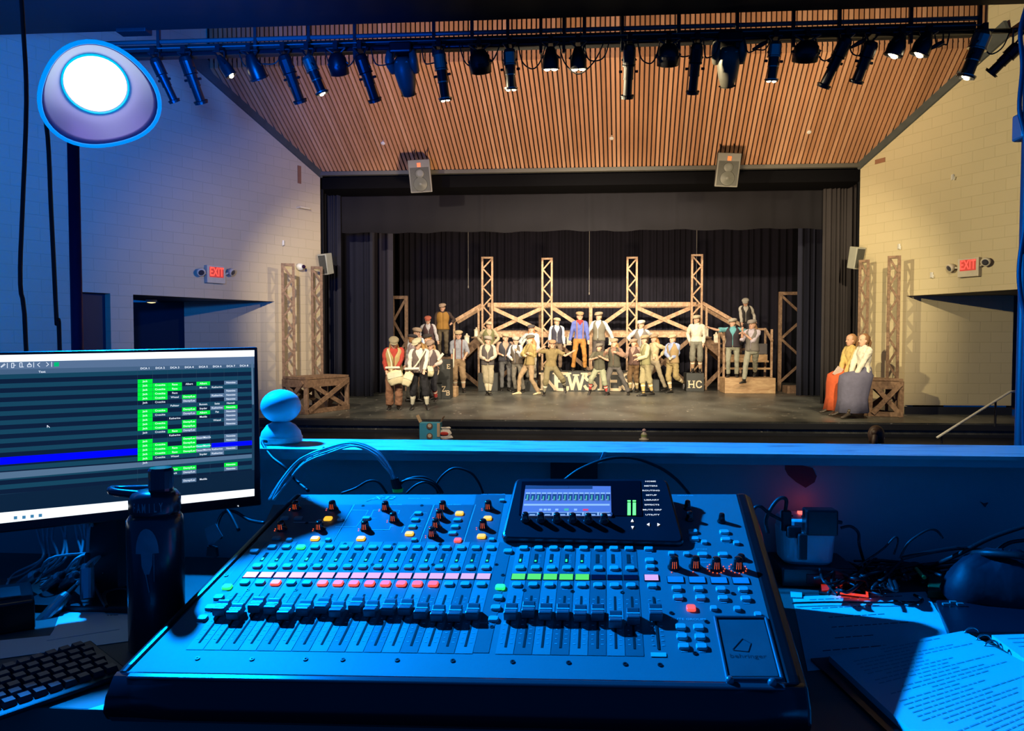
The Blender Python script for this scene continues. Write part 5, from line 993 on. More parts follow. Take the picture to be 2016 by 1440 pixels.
# dark cable hatch under the ledge
a = onY(1084, 905, 1.70); b = onY(1176, 945, 1.70); mb = MB(); mb.box(((a.x + b.x) / 2, 1.700, (a.z + b.z) / 2 - .02), (b.x - a.x, .016, a.z - b.z + .03)); tag(mb.build('cable_hatch', mat('hatch_black', (.012, .012, .015), .6), bevel=.002), 'dark hatch in the booth wall behind the console screen', 'hatch')
a = onY(1188, 890, 1.635); mb = MB(); mb.prism([a, a + Vector((.008, 0, 0)), a + Vector((-.002, -.004, -.022)), a + Vector((-.012, -.004, -.026))], (0, .003, 0)); tag(mb.build('tape_scrap', mat('tape_white', (.6, .6, .6), .6)), 'small white tape scrap stuck to the ledge edge', 'tape')

# ------------------------------------------------------------------ mixing console
dV = ray(1191, 221).normalized(); dU0 = dV.cross(Vector((0, 0, 1))).normalized(); nN = dU0.cross(dV).normalized(); FP = dep(905, 1322, 1.0); dU = dU0 + dV * .055
def PC(u, v, h=0.0): return FP + dU * u + dV * v + nN * h
def UV(px, py, h=0.0):
    q = onP(px, py, FP + nN * h, nN) - FP - nN * h; u = q.dot(dU0); v = q.dot(dV); return u, v - .055 * u
CB = Matrix((dU.normalized(), dV, nN)).transposed()
q5 = lambda x, y: (380 + x / 3.36, 1040 + y / 3.36)
q6 = lambda x, y: (940 + x / 3.36, 1040 + y / 3.36)
q4 = lambda x, y: (960 + x / 3.877, 860 + y / 3.877)
q3 = lambda x, y: (480 + x / 3.877, 840 + y / 3.877)
M_pan = mat('console_panel', (.15, .155, .165), .6, .0, noise=.06, nscale=30); M_strip = mat('console_strip_dark', (.095, .10, .11), .6, .0, noise=.06, nscale=30); M_stripl = mat('console_strip_light', (.20, .21, .22), .6, .0, noise=.05, nscale=30)
M_blk = mat('console_black', (.008, .008, .010), .28, .1, noise=.1); M_btn = mat('button_grey', (.42, .47, .48), .35, noise=.05); M_ink = mat('legend_ink', (.55, .58, .60), .6, noise=0); M_slot = mat('slot_black', (.002, .002, .002), .9, noise=0)
con = thing('mixing_console', Vector((PC(0, .2).x, PC(0, .2).y, DZ)), 'large grey digital mixing console with faders and lit buttons, filling the desk', 'mixing console')
def eL(v): return -.457 + .090 * v
def eR(v): return .428 + .038 * v
def pbox(mb, u0, u1, v0, v1, h0, h1):
    vs = [PC(u, v, h) for h in (h0, h1) for (u, v) in ((u0, v0), (u1, v0), (u1, v1), (u0, v1))]
    return mb.add(vs, [(0, 3, 2, 1), (4, 5, 6, 7), (0, 1, 5, 4), (1, 2, 6, 5), (2, 3, 7, 6), (3, 0, 4, 7)])
V0, V1 = -.012, .492
mb = MB(); vs = [PC(u, v, h) for h in (-.012, 0) for (u, v) in ((eL(V0), V0), (eR(V0), V0), (eR(V1), V1), (eL(V1), V1))]; mb.add(vs, [(0, 3, 2, 1), (4, 5, 6, 7), (0, 1, 5, 4), (1, 2, 6, 5), (2, 3, 7, 6), (3, 0, 4, 7)]); mb.build('top_panel', M_pan, con)
# body under the panel
def bottom(u, v): p = PC(u, v, -.012); return Vector((p.x, p.y, DZ + .004))
mb = MB(); ringsT = [PC(eL(V0), V0, -.012), PC(eR(V0), V0, -.012), PC(eR(V1), V1, -.012), PC(eL(V1), V1, -.012)]; ringsB = [bottom(eL(V0), .03), bottom(eR(V0), .03), bottom(eR(V1), V1), bottom(eL(V1), V1)]
mb.loft([ringsB, ringsT]); body = mb.build('chassis', M_blk, con)
# front rest, lofted along u
def profF(u):
    return [PC(u, -.012, .0005), PC(u, -.020, .000), PC(u, -.030, -.006), PC(u, -.040, -.016), PC(u, -.047, -.030), PC(u, -.048, -.044), PC(u, -.043, -.056), PC(u, -.030, -.062), PC(u, -.005, -.06), PC(u, -.005, -.014)]
mb = MB(); mb.loft([profF(eL(V0) - .016 + (eR(V0) + .030 - eL(V0) + .008) * k / 10) for k in range(11)]); mb.build('front_rest', mat('front_black', (.010, .012, .020), .22, .3, noise=.1), con, smooth=True)
mb = MB(); pbox(mb, eL(V0) + .003, eR(V0) - .002, -.0235, -.0135, -.006, .0012); mb.build('front_trim', mat('front_trim_blue', (.10, .11, .13), .22, .6, noise=.05), con, bevel=.002)
# side cheeks
for sg, e in ((-1, eL), (1, eR)):
    wd = .022 if sg < 0 else .030
    top = [(-.012, .001), (.0, .002), (.15, .002), (.30, .002), (.42, .002), (.495, .000)]
    secs = []
    for (v, h) in [(-.046, -.030), (-.035, -.012)] + top + [(.515, -.02)]:
        ui = e(v); uo = e(v) + sg * wd; zb = DZ + .006 if v > .0 else None
        a = PC(ui, v, h); b = PC(ui + sg * wd * .55, v, h + .001); c = PC(uo, v, h - .010)
        d = PC(uo, v, h - .02); d = Vector((d.x, d.y, DZ + .004)) if v > .02 else PC(uo - sg * .004, v, min(h - .025, -.05 if v > -.04 else -.045)); f = PC(ui, v, -.02); f = Vector((f.x, f.y, DZ + .004)) if v > .02 else PC(ui, v, -.055 if v > -.04 else -.046)
        secs.append([a, b, c, d, f])
    mb = MB(); mb.loft(secs); mb.build('side_cheek', M_blk, con, smooth=False, bevel=.004)
def rbtn(mb, u, v, w_, l, h=.0042, z0=0.0):
    n = 16; rings = []
    for (hh, k) in ((0, 1.0), (h * .75, .98), (h, .86)):
        rings.append([PC(u + w_ / 2 * k * (abs(cos(a_)) ** .45) * (1 if cos(a_) >= 0 else -1), v + l / 2 * k * (abs(sin(a_)) ** .45) * (1 if sin(a_) >= 0 else -1), z0 + hh) for a_ in [2 * pi * (j + .5) / n for j in range(n)]])
    mb.loft(rings)
G_green = glow('led_green', (.02, 1, .18), 1.5, (.05, .3, .1)); G_red = glow('led_red', (1, .10, .07), 1.15, (.4, .05, .04)); G_yel = glow('led_amber', (1, .55, .04), 1.1, (.4, .2, .03))
def button(name, u, v, m=None, w_=.0155, l=.0115, legend=True):
    mb = MB(); rbtn(mb, u, v, w_, l); o = mb.build(name, m or M_btn, con, smooth=False)
    if legend: pbox(LEG, u - w_ * .3, u + w_ * .3, v - l * .5 - .0042, v - l * .5 - .003, .0002, .0006)
LEG = MB()
CH = [-.389 + .02587 * i for i in range(16)]; BU = [.0558 + .0257 * j for j in range(8)]; MU = .2687
# alternating channel strips
for i, u in enumerate(CH): mb = MB(); pbox(mb, u - .0123, u + .0123, .034, .318, .0, .0006); mb.build('channel_strip', (M_strip, M_stripl)[(i + 0) % 2] if i > 0 else M_stripl, con)
for j, u in enumerate(BU): mb = MB(); pbox(mb, u - .0123, u + .0123, .034, .318, .0, .0006); mb.build('channel_strip', (M_stripl, M_strip)[j % 2], con)
mb = MB(); pbox(mb, .012, .034, .036, .318, 0, .0006); mb.build('layer_strip', M_strip, con); mb = MB(); pbox(mb, -.425, -.407, .19, .318, 0, .0006); mb.build('layer_strip', M_strip, con)
red = {2, 5, 6, 7, 8, 9, 10, 11, 12}
capsL = [(222, 515), (320, 540), (452, 495), (555, 505), (645, 540), (770, 515), (885, 500), (985, 525), (1105, 495), (1210, 520), (1315, 510), (1422, 510), (1535, 535), (1645, 550), (1755, 550), (1860, 540)]
capsR = [(230, 540), (342, 525), (452, 540), (562, 540), (678, 550), (793, 545), (908, 590), (1022, 570)]
M_cap = mat('fader_cap', (.14, .15, .17), .35, .4, noise=0)
def fader(u, v):
    sl = MB(); pbox(sl, u - .0016, u + .0016, .048, .166, .0007, .0011); so = sl.build('fader_slot', M_slot, con)
    mb = MB(); w_ = .0095; P = [(-.0135, .0), (-.0130, .0105), (-.0115, .0128), (-.008, .0130), (-.003, .0112), (.003, .0112), (.009, .0132), (.0120, .0125), (.0130, .0)]
    mb.prism([PC(u - w_, v + a, .0025 + b) for a, b in P], dU * (2 * w_)); f = mb.build('fader', M_cap, con, bevel=.0012)
    l = MB(); pbox(l, u - w_, u + w_, v - .0012, v + .0008, .0138, .0142); l.build('centre_line', M_ink, f)
    s = MB(); pbox(s, u - .0012, u + .0012, v - .004, v + .004, -.004, .004); s.build('fader_stem', M_slot, f)
TICK = MB()
for i, u in enumerate(CH + BU + [MU]):
    px, py = (q5(*capsL[i]) if i < 16 else q6(*(capsR[i - 16] if i < 24 else (1175, 545)))); v = UV(px, py, .012)[1]; fader(u, v)
    for k in range(11):
        vv = .056 + k * .0102; lw = .0036 if k % 2 == 0 else .0022; pbox(TICK, u - .0085, u - .0085 + lw, vv, vv + .0010, .0007, .0010)
        pbox(TICK, u + .0048, u + .0088, vv, vv + .0009, .0007, .0010)
TICK.build('fader_scales', M_ink, con)
def display(u, m, v=.2155, w_=.0215, l=.0150, nm='channel_display'):
    mb = MB(); pbox(mb, u - w_ / 2 - .001, u + w_ / 2 + .001, v - l / 2 - .001, v + l / 2 + .001, .0004, .0014); d = mb.build(nm, M_slot, con); mb = MB(); pbox(mb, u - w_ / 2, u + w_ / 2, v - l / 2, v + l / 2, .0014, .0018); mb.build('screen', m, d)
def meter(u, on, hi=0):
    mb = MB(); pbox(mb, u - .0028, u + .0028, .2555, .2815, .0007, .0012); d = mb.build('level_meter', M_slot, con)
    if on: mb = MB(); pbox(mb, u - .0015, u + .0015, .2585, .2585 + (.0065 if hi else .0035), .0012, .0018); mb.build('indicator', G_green, d)
    for k in range(7): pbox(LEG, u + .0045, u + .0085 - .0005 * k * (k < 5), .2565 + k * .0036, .2572 + k * .0036, .0007, .001)
for i, u in enumerate(CH):
    button('select_button', u, .298, G_green if i == 2 else None); meter(u - .001, 1, i in (0, 3)); button('solo_button', u, .2395, None)
    f = i / 15; display(u, glow('scribble_%d' % i, (1 - .28 * f, .20 + .26 * f, .46 + .44 * f), 1.05)); button('mute_button', u, .193, G_red if i in red else None, w_=.0165 if i in red else .0155, l=.0135 if i in red else .0115)
for j, u in enumerate(BU):
    button('select_button', u, .298); meter(u - .002, j < 5, j in (0, 3)); button('solo_button', u, .2395); display(u, glow('scribble_green', (.10, .85, .06), 1.0) if j < 5 else mat('scribble_off', (.006, .008, .02), .2, noise=0), l=.0150 if j < 5 else .012); button('mute_button', u, .193)
for v, nm in ((.298, 'select_button'), (.263, 'solo_button'), (.2435, 'clear_button'), (.193, 'mute_button')): button(nm, MU, v)
display(MU, glow('scribble_main', (.70, .42, .95), 1.05))
for k, (x, y) in enumerate(((202, 150), (150, 387), (137, 455), (122, 523), (106, 598))): u, v = UV(*q6(x, y), .003); button('layer_button', u, v, G_green if k == 1 else None)
for k, (x, y) in enumerate(((405, 150), (225, 385), (170, 455), (115, 522), (62, 593))): u, v = UV(*q5(x, y), .003); button('layer_button', u, v, G_green if k == 1 else mat('button_dim', (.20, .26, .27), .4, noise=.05))
for (x, y) in ((1318, 395), (1463, 397), (1610, 400), (1758, 402), (1327, 453), (1475, 456), (1625, 460), (1775, 463)): u, v = UV(*q6(x, y), .003); button('assign_button', u, v)
for (x, y) in ((1345, 650), (1463, 652), (1353, 713), (1473, 715), (1365, 778), (1483, 780)): u, v = UV(*q6(x, y), .003); button('mute_group_button', u, v)
for (x, y) in ((1425, 20), (1633, 23), (1432, 68), (1642, 72), (1490, 172), (1625, 172)): u, v = UV(*q6(x, y), .003); button('monitor_button', u, v, w_=.017)
for (x, y) in ((1500, 90), (1713, 95), (1283, 165), (1382, 168), (1563, 527), (1718, 530), (1855, 568)): u, v = UV(*q6(x, y), .003); button('small_button', u, v, w_=.0105, l=.010, legend=False)
u, v = UV(*q6(1413, 525), .003); button('talkback_button', u, v, G_red, .014, .0135, False)
for (x, y) in ((1310, 338), (1453, 340), (1597, 343), (1742, 345)): u, v = UV(*q6(x, y), .002); display(u, glow('assign_blue', (.0, .20, 1), 1.0), v, .0245, .0150, 'assign_display')
for (x, y, m) in ((642, 700, 1), (543, 852, 1), (893, 852, 1), (1263, 815, 1), (1645, 660, 1), (1860, 697, 1), (1813, 835, 1), (735, 707, 0), (248, 850, 0), (345, 862, 0), (643, 862, 0), (1330, 660, 0), (1308, 710, 0), (1287, 762, 0), (1300, 862, 0), (1630, 710, 0), (1612, 762, 0), (1593, 812, 0), (1892, 860, 0), (1970, 562, 0), (935, 697, 0), (310, 697, 0), (415, 697, 0)):
    u, v = UV(*q3(x, y), .003); big = m or x in (248, 1330, 1308, 1287, 1630, 1612, 1593, 935, 310, 415); button('processing_button', u, v, G_yel if m else (mat('button_dim', (.20, .26, .27), .4) if x in (310, 415, 248) else None), .0155 if big else .0105, .0125 if m else .0105 if big else .0085, False)
u, v = UV(*q3(1632, 865), .003); button('view_button', u, v, G_red, .013, .012, False)
# knobs
M_knob = mat('knob_black', (.016, .014, .014), .16, .2, noise=0); G_or = glow('ring_orange', (1, .13, .03), 1.3)
def knob(u, v, r=.0078, h=.0175, lit=1, arc=(178, 210), nm='knob'):
    c = PC(u, v, 0); mb = MB(); n = 24; rings = []
    for (rr, z) in ((1.25, 0.0005), (1.22, .0025), (1.0, .0032), (.90, h * .6 / 1), (.80, h * .92), (.68, h), (.2, h + .0002)):
        rings.append([PC(u + rr * r * (1 - (.06 if (j % 3 == 0 and .004 < z < h * .95) else 0)) * cos(2 * pi * j / n), v + rr * r * (1 - (.06 if (j % 3 == 0 and .004 < z < h * .95) else 0)) * sin(2 * pi * j / n), z) for j in range(n)])
    mb.loft(rings); k = mb.build(nm, M_knob, con, smooth=True)
    if lit:
        mb = MB()
        for a_ in range(arc[0], arc[1] + 1, 28): a2 = radians(a_); pbox(mb, u + r * 1.62 * cos(a2) - .0008, u + r * 1.62 * cos(a2) + .0008, v + r * 1.62 * sin(a2) - .0008, v + r * 1.62 * sin(a2) + .0008, .0003, .0012)
        mb.build('light_ring', G_or, k)
        mb = MB()
        for a_ in (244, 266, 290): # ring reflections on the knob side, drawn as slim glowing strips
            a2 = radians(a_); a3 = a2 + .10; mb.quad(PC(u + r * 1.035 * cos(a2), v + r * 1.035 * sin(a2), .0040), PC(u + r * 1.035 * cos(a3), v + r * 1.035 * sin(a3), .0040), PC(u + r * .88 * cos(a3), v + r * .88 * sin(a3), h * .80), PC(u + r * .88 * cos(a2), v + r * .88 * sin(a2), h * .80))
        mb.build('ring_reflection', glow('reflection_orange', (1, .13, .02), .9), k)
for (x, y) in ((400, 625), (680, 625), (1083, 630), (1145, 715), (290, 780), (580, 780), (928, 780), (1520, 628), (1495, 695), (1468, 765), (1440, 832), (1867, 625), (1828, 770)): u, v = UV(*q3(x, y), .002); knob(u, v)
for k, (x, y) in enumerate(((1300, 258), (1440, 255), (1578, 262), (1722, 262))): u, v = UV(*q6(x, y), .002); knob(u, v, .0085, .020, 1, (130, 410) if k > 1 else (250, 250))
for (x, y) in ((1525, 545), (1540, 630), (1785, 645)): u, v = UV(*q4(x, y), .002); knob(u, v, .0062, .017, 0, nm='level_knob')
u, v = UV(*q6(1743, 205), .0); knob(u, v, .007, .008, 0, nm='talk_socket')
# section outlines and legends on the upper panel
def line(mb, a, b, w_=.0009, z=.0009):
    A = UV(*q3(*a)); Bq = UV(*q3(*b)); d = Vector((Bq[0] - A[0], Bq[1] - A[1])); n2 = Vector((-d.y, d.x)).normalized() * w_ / 2
    mb.prism([PC(A[0] + n2.x, A[1] + n2.y, z - .0003), PC(Bq[0] + n2.x, Bq[1] + n2.y, z - .0003), PC(Bq[0] - n2.x, Bq[1] - n2.y, z - .0003), PC(A[0] - n2.x, A[1] - n2.y, z - .0003)], nN * .0004)
def sect(pts, nm='section_panel'):
    P = [UV(*q3(*p)) for p in pts]; mb = MB(); mb.prism([PC(a, b, .0001) for a, b in P], nN * .0004); mb.build(nm, mat('section_dark', (.095, .105, .12), .42, .2, noise=.1, nscale=12), con)
sect([(225, 600), (830, 600), (675, 885), (95, 885)]); sect([(850, 598), (1440, 600), (1335, 885), (690, 885)]); sect([(1460, 600), (1755, 600), (1672, 885), (1350, 885)]); sect([(1775, 520), (1995, 525), (1925, 890), (1690, 888)])
OL = MB()
for a, b in (((845, 600), (680, 885)), ((1455, 600), (1345, 885)), ((1770, 600), (1680, 885)), ((820, 640), (950, 645)), ((950, 645), (930, 680)), ((980, 705), (1015, 705)), ((965, 700), (990, 642)), ((990, 642), (1190, 645)), ((1190, 645), (1180, 670)), ((700, 770), (860, 770)), ((860, 770), (905, 710)), ((980, 793), (1110, 793)), ((1110, 793), (1122, 765)), ((1122, 765), (1145, 765)), ((1270, 705), (1300, 665)), ((1205, 815), (1230, 765)), ((640, 735), (610, 735)), ((380, 735), (630, 735)), ((1365, 665), (1400, 665)), ((1345, 712), (1375, 712)), ((1325, 765), (1355, 765))): line(OL, a, b)
OL.build('panel_lines', M_ink, con)
def ptext(mb, s, px, py, size, stretch=1.0, bold=0.0, zz=.0008):
    u, v = UV(px, py); put_text(mb, s, PC(u, v, zz), dU.normalized(), dV, size, bold, stretch)
TX = MB()
ptext(TX, 'EQUALIZER', 480 + 1155 / 3.877, 840 + 600 / 3.877, .0040, 1.3); ptext(TX, 'BUS SENDS', 480 + 1608 / 3.877, 840 + 600 / 3.877, .0040, 1.3); ptext(TX, 'USB RECORDER', 480 + 1905 / 3.877, 840 + 521 / 3.877, .0045, 1.5); ptext(TX, 'DIGITAL MIXER', 480 + 1340 / 3.877, 840 + 552 / 3.877, .0040, 1.6)
ptext(TX, 'MUTE GROUPS', *q6(1395, 607), .0062, 1.25); ptext(TX, 'ASSIGN', *q6(1500, 230), .0050, 1.2); ptext(TX, 'ACCESS', *q6(1482, 143), .0045, 1.2); ptext(TX, 'DCA GROUP 1-8', *q6(100, 632), .0042, 1.2); ptext(TX, 'MONITOR', *q4(1510, 453), .0050, 1.3)
TX.build('panel_lettering', M_ink, con)
lg = MB(); u, v = UV(757, 982); put_text(lg, 'X32', PC(u, v, .001), dU.normalized(), (dV + dU * .45).normalized(), .019, .01, 1.35); line(lg, (930, 575), (1010, 545), .0014); line(lg, (1010, 545), (1060, 532), .0018); lg.build('model_logo', mat('logo_pale', (.62, .70, .78), .35, .3, noise=0), con)
em = MB(); line(em, (425, 572), (500, 528), .0008); line(em, (500, 528), (528, 575), .0008); line(em, (528, 575), (425, 572), .0008); line(em, (450, 565), (490, 545), .0014); em.build('maker_emblem', mat('emblem_dim', (.28, .32, .36), .4, noise=0), con)
LEG.build('button_legends', M_ink, con)
mb = MB(); u, v = UV(*q6(1198, 842)); pbox(mb, u - .0105, u + .0105, v - .004, v + .004, .0004, .0012); mb.build('main_label', mat('label_pale', (.55, .6, .62), .5, noise=0), con)
scr = [q5(*p) for p in ((30, 865), (390, 870), (745, 870), (990, 873), (1350, 876), (1718, 880))] + [q6(*p) for p in ((232, 887), (602, 893), (977, 903), (1208, 908), (95, 657), (1283, 565), (1440, 832), (1515, 622), (1690, 436), (958, 430), (628, 423), (310, 415), (168, 315), (125, 245))] + [q5(*p) for p in ((220, 315), (385, 108), (1005, 108), (1330, 110), (1635, 110), (784, 245), (1186, 245), (1587, 245), (362, 413), (680, 413))] + [q3(*p) for p in ((80, 872), (910, 608), (1358, 606), (480, 740))]
for p in scr: u, v = UV(*p); mb = MB(); n = 12; mb.loft([[PC(u + r * cos(2 * pi * j / n), v + r * sin(2 * pi * j / n), z) for j in range(n)] for r, z in ((.0034, .0003), (.0034, .0012), (.0016, .0013), (.0014, .0006))]); mb.build('screw', M_dark, con)
# device tray with embossed emblem
tr = [UV(*q6(*p)) for p in ((1570, 595), (1905, 597), (2012, 1003), (1652, 1003))]; mb = MB(); mb.prism([PC(a, b, -.001) for a, b in tr], nN * .0016); tray = mb.build('device_tray', mat('tray_black', (.018, .02, .024), .35, .1), con)
tr2 = [UV(*q6(*p)) for p in ((1588, 612), (1893, 612), (1990, 985), (1662, 985))]; mb = MB(); mb.prism([PC(a, b, .0007) for a, b in tr2], nN * .0006); mb.build('tray_floor', mat('tray_floor', (.10, .105, .115), .4, .1, noise=.2, nscale=30), tray)
mb = MB()
for a, b in (((0, 1), (1, 1))): pass
for i in range(4):
    a = tr[i]; b = tr[(i + 1) % 4]; mb.tube([PC(a[0], a[1], .0015), PC(b[0], b[1], .0015)], .0022, 6)
mb.build('tray_rim', mat('rim_steel', (.16, .17, .19), .25, .4), tray)
mb = MB(); tp = [UV(*q6(*p)) for p in ((1690, 808), (1752, 738), (1808, 770), (1790, 825), (1690, 815))]
for a, b in zip(tp, tp[1:]): mb.tube([PC(a[0], a[1], .0014), PC(b[0], b[1], .0014)], .0008, 6)
u, v = UV(*q6(1775, 855)); put_text(mb, 'behringer', PC(u + .003, v, .0016), dU.normalized(), dV, .0115, 0, 1.1); mb.build('embossed_emblem', mat('emboss', (.06, .064, .07), .3, .3), tray)
for (x, y) in ((1665, 1003), (1945, 1018)): u, v = UV(*q6(x, y)); mb = MB(); mb.ell(PC(u, v - .004, .002), (.006, .006, .006)); mb.build('bumper', mat('rim_steel', (.16, .17, .19), .25, .4), tray, smooth=True)
# screen unit
def SU(px, py, lift=0.0):  # plane of the tilted screen unit
    return onP(px, py, SP + sn * lift, sn)
A0 = PC(.012, .330, .014); A1 = PC(.331, .330, .014); A2 = PC(.325, .492, .046)
sn = (A1 - A0).cross(A2 - A0).normalized(); SP = A0
su = (A1 - A0).normalized(); sv = sn.cross(su).normalized()
co = [SU(*q4(*p)) for p in ((108, 775), (1500, 812), (1368, 330), (218, 322))]
def inset(P, k): c = sum(P, Vector()) / 4; return [p + (c - p).normalized() * k for p in P]
def rounded(P, r):
    out = []
    for i in range(4):
        p = P[i]; a = (P[i - 1] - p).normalized(); b = (P[(i + 1) % 4] - p).normalized()
        for k in range(5): f = k / 4; out.append(p + a * r * (1 - f) ** 2 + b * r * f ** 2)
    return out
o1 = rounded(co, .014); mb = MB(); low = [p - sn * .016 for p in o1]; mid = [p - sn * .004 for p in rounded(inset(co, -.002), .014)]
foot = []
for p in low: q = onP(0, 0, FP, nN); foot.append(p - nN * ((p - FP).dot(nN) - .0005))
mb.loft([foot, low, mid, o1, [p + sn * .002 for p in rounded(inset(co, .004), .012)]]); su_o = mb.build('screen_unit', mat('screen_case', (.012, .014, .02), .3, .1, noise=.2, nscale=20), con)
def sq(pts, lift, nm, m, par, th=.0008):
    mb = MB(); mb.prism([SU(*q4(*p), lift) for p in pts], sn * th); return mb.build(nm, m, par)
gl = sq([(262, 345), (1165, 340), (1180, 608), (238, 600)], .0022, 'screen_glass', mat('glass_black', (.004, .005, .008), .08, noise=0), su_o)
lc = sq([(290, 375), (940, 380), (945, 607), (258, 605)], .0032, 'colour_display', glow('lcd_blue', (.10, .24, .95), .75), su_o, .0004)
def ds(mb, x0, x1, y0, y1, lift=.0038):
    f = lambda y: (1 - (y - 375) / 230) ; sk = lambda x, y: 258 + (x) * (687) / 1.0 + (1 - x) * 32 * f(y)
    mb.prism([SU(*q4(sk(x, y), y), lift) for x, y in ((x0, y0), (x1, y0), (x1, y1), (x0, y1))], sn * .0003)
L1 = MB(); L2 = MB(); L3 = MB(); L4 = MB()
ds(L1, 0, .78, 376, 400); ds(L1, .12, .5, 378, 398, .0042)
for k in range(16):
    x = .015 + k * .0615; ds(L1, x, x + .048, 440, 488, .0042); ds(L4, x + .016, x + .03, 446 + (k * 7) % 12, 486, .0046); ds(L2, x, x + .05, 428, 437, .0042); ds(L2, x + .003, x + .012, 478, 486, .005)
ds(L2, .01, .98, 515, 527); ds(L2, .01, .98, 578, 604)
for k in range(6): x = .02 + k * .168; ds(L1, x, x + .15, 582, 602, .0045); ds(L2, x + .01, x + .05, 586, 598, .005); ds(L2, x + .07, x + .13, 594, 600, .005)
ds(L3, .68, .74, 553, 566)
for x in (.19, .24, .285, .37, .58): ds(L2, x, x + .035, 552, 565)
ds(L4, .47, .52, 550, 566)
L1.build('dark_fields', glow('lcd_dark', (.02, .06, .28), .6), lc); L2.build('light_fields', glow('lcd_light', (.30, .55, 1), 1.0), lc); L3.build('red_field', glow('lcd_red', (.75, .03, .12), 1), lc); L4.build('green_fields', glow('lcd_green', (.08, .55, .45), .9), lc)
for x in (1080, 1120): m_ = MB(); m_.prism([SU(*q4(*p), .0034) for p in ((x - 12, 505), (x + 12, 505), (x + 12, 600), (x - 13, 600))], sn * .0004); m_.prism([SU(*q4(*p), .0034) for p in ((x - 13, 487), (x + 12, 487), (x + 12, 497), (x - 13, 497))], sn * .0004); m_.build('main_meter', glow('meter_green', (.10, 1, .16), 2.2), su_o)
mt = MB()
for s, y in (('HOME', 342), ('METERS', 377), ('ROUTING', 412), ('SETUP', 447), ('LIBRARY', 484), ('EFFECTS', 521), ('MUTE GRP', 559), ('UTILITY', 597)):
    put_text(mt, s, SU(*q4(1243 + (y - 342) * .06, y), .0026), su, sv, .0048, .02, 1.5)
    mb = MB(); c = [SU(*q4(*p), .0022) for p in ((1198 + (y - 342) * .05, y + 13), (1296 + (y - 342) * .08, y + 13), (1296 + (y - 342) * .08, y - 13), (1198 + (y - 342) * .05, y - 13))]; mb.prism(c, sn * .002); mb.build('menu_key', M_slot, su_o) if False else None
mt.build('menu_lettering', glow('menu_white', (.75, .85, 1), 1.2), su_o)
ar = MB()
for (x, y, dx, dy) in ((1104, 642, 0, -1), (1106, 693, 0, 1), (1227, 671, -1, 0), (1304, 672, 1, 0)):
    p = (x + dx * 12, y + dy * 12); l = (x - dx * 8 + dy * 11, y - dy * 8 + dx * 11); r = (x - dx * 8 - dy * 11, y - dy * 8 - dx * 11); ar.prism([SU(*q4(*k), .0028) for k in (p, l, r)], sn * .0004)
ar.build('arrow_keys', glow('arrow_white', (.85, .9, 1), 1.6), su_o)
for x, y in ((290, 640), (408, 642), (530, 644), (650, 646), (768, 648), (890, 650)):
    c = SU(*q4(x, y), .002); mb = MB(); mb.lathe(c, [(.0085, 0), (.0085, .003), (.0068, .004), (.0060, .014), (.005, .0165), (.001, .017)], sn.to_track_quat('Z', 'Y').to_matrix(), 18); mb.build('screen_knob', M_knob, su_o, smooth=True)

# ------------------------------------------------------------------ monitor
mTR = dep(507, 684, 1.54); mBR = dep(515, 996, 1.56); mTL = dep(0, 694, 1.35); mn = (mBR - mTR).cross(mTL - mTR).normalized()
if mn.dot(CAM - mTR) < 0: mn = -mn
e = mTL - mTR; TLf = mTR + e * 1.36; BLf = TLf + (mBR - mTR)
mon = thing('computer_monitor', ((mTR + BLf) / 2).to_2d().to_3d() + Vector((0, 0, DZ)), 'wide computer monitor showing a cue list with green cells, at left', 'monitor')
mb = MB(); mb.prism([mTR - mn * .001, TLf - mn * .001, BLf - mn * .001, mBR - mn * .001], -mn * .028); mb.build('casing', mat('monitor_black', (.006, .007, .012), .3, noise=.1), mon, bevel=.003)
cm_ = (mTR + BLf) / 2 - mn * .06; mb = MB(); mb.box(Vector((cm_.x, cm_.y + .03, (cm_.z - .12 + DZ) / 2 + .03)), (.06, .03, cm_.z - DZ)); mb.build('stand_neck', M_dark, mon); mb = MB(); mb.box(Vector((cm_.x, cm_.y + .02, DZ + .008)), (.24, .18, .014)); mb.build('stand_foot', M_dark, mon, bevel=.004)
def MP(cx_, cy_, lift): return onP(cx_ / 3.6, 660 + cy_ / 3.6, mTR + mn * lift, mn)
def mext(cx0, cy0, cx1, cy1, lift, f=1.22): # extend a left point beyond the frame
    a = MP(cx0, cy0, lift); b = MP(cx1, cy1, lift); return b + (a - b) * f
def band(mb, L0, R0, R1, L1, lift, x0=0, x1=1803, ext=True):
    a = MP(x0, L0, lift); b = MP(x1, R0, lift); c = MP(x1, R1, lift); d = MP(x0, L1, lift)
    if ext: a = b + (a - b) * 1.33; d = c + (d - c) * 1.33
    mb.prism([a, b, c, d], mn * .0003)
mb = MB(); band(mb, 142, 107, 1140, 1337, .0004); scn = mb.build('screen', glow('screen_bg', (.012, .045, .09), 1), mon)
def SB(x, L0, R0): return L0 + (R0 - L0) * x / 1803
mb = MB(); band(mb, 142, 107, 152, 192, .001); mb.build('title_bar', glow('scr_white', (.86, .93, 1), 1.3), scn); mb = MB(); band(mb, 1260, 1090, 1141, 1336, .001); mb.build('task_bar', glow('scr_white', (.86, .93, 1), 1.3), scn)
mb = MB(); band(mb, 192, 152, 205, 245, .001); mb.build('toolbar', glow('scr_toolbar', (.10, .17, .30), 1), scn)
mb = MB(); band(mb, 245, 205, 232, 283, .001); mb.build('header_row', glow('scr_header', (.06, .12, .22), 1), scn)
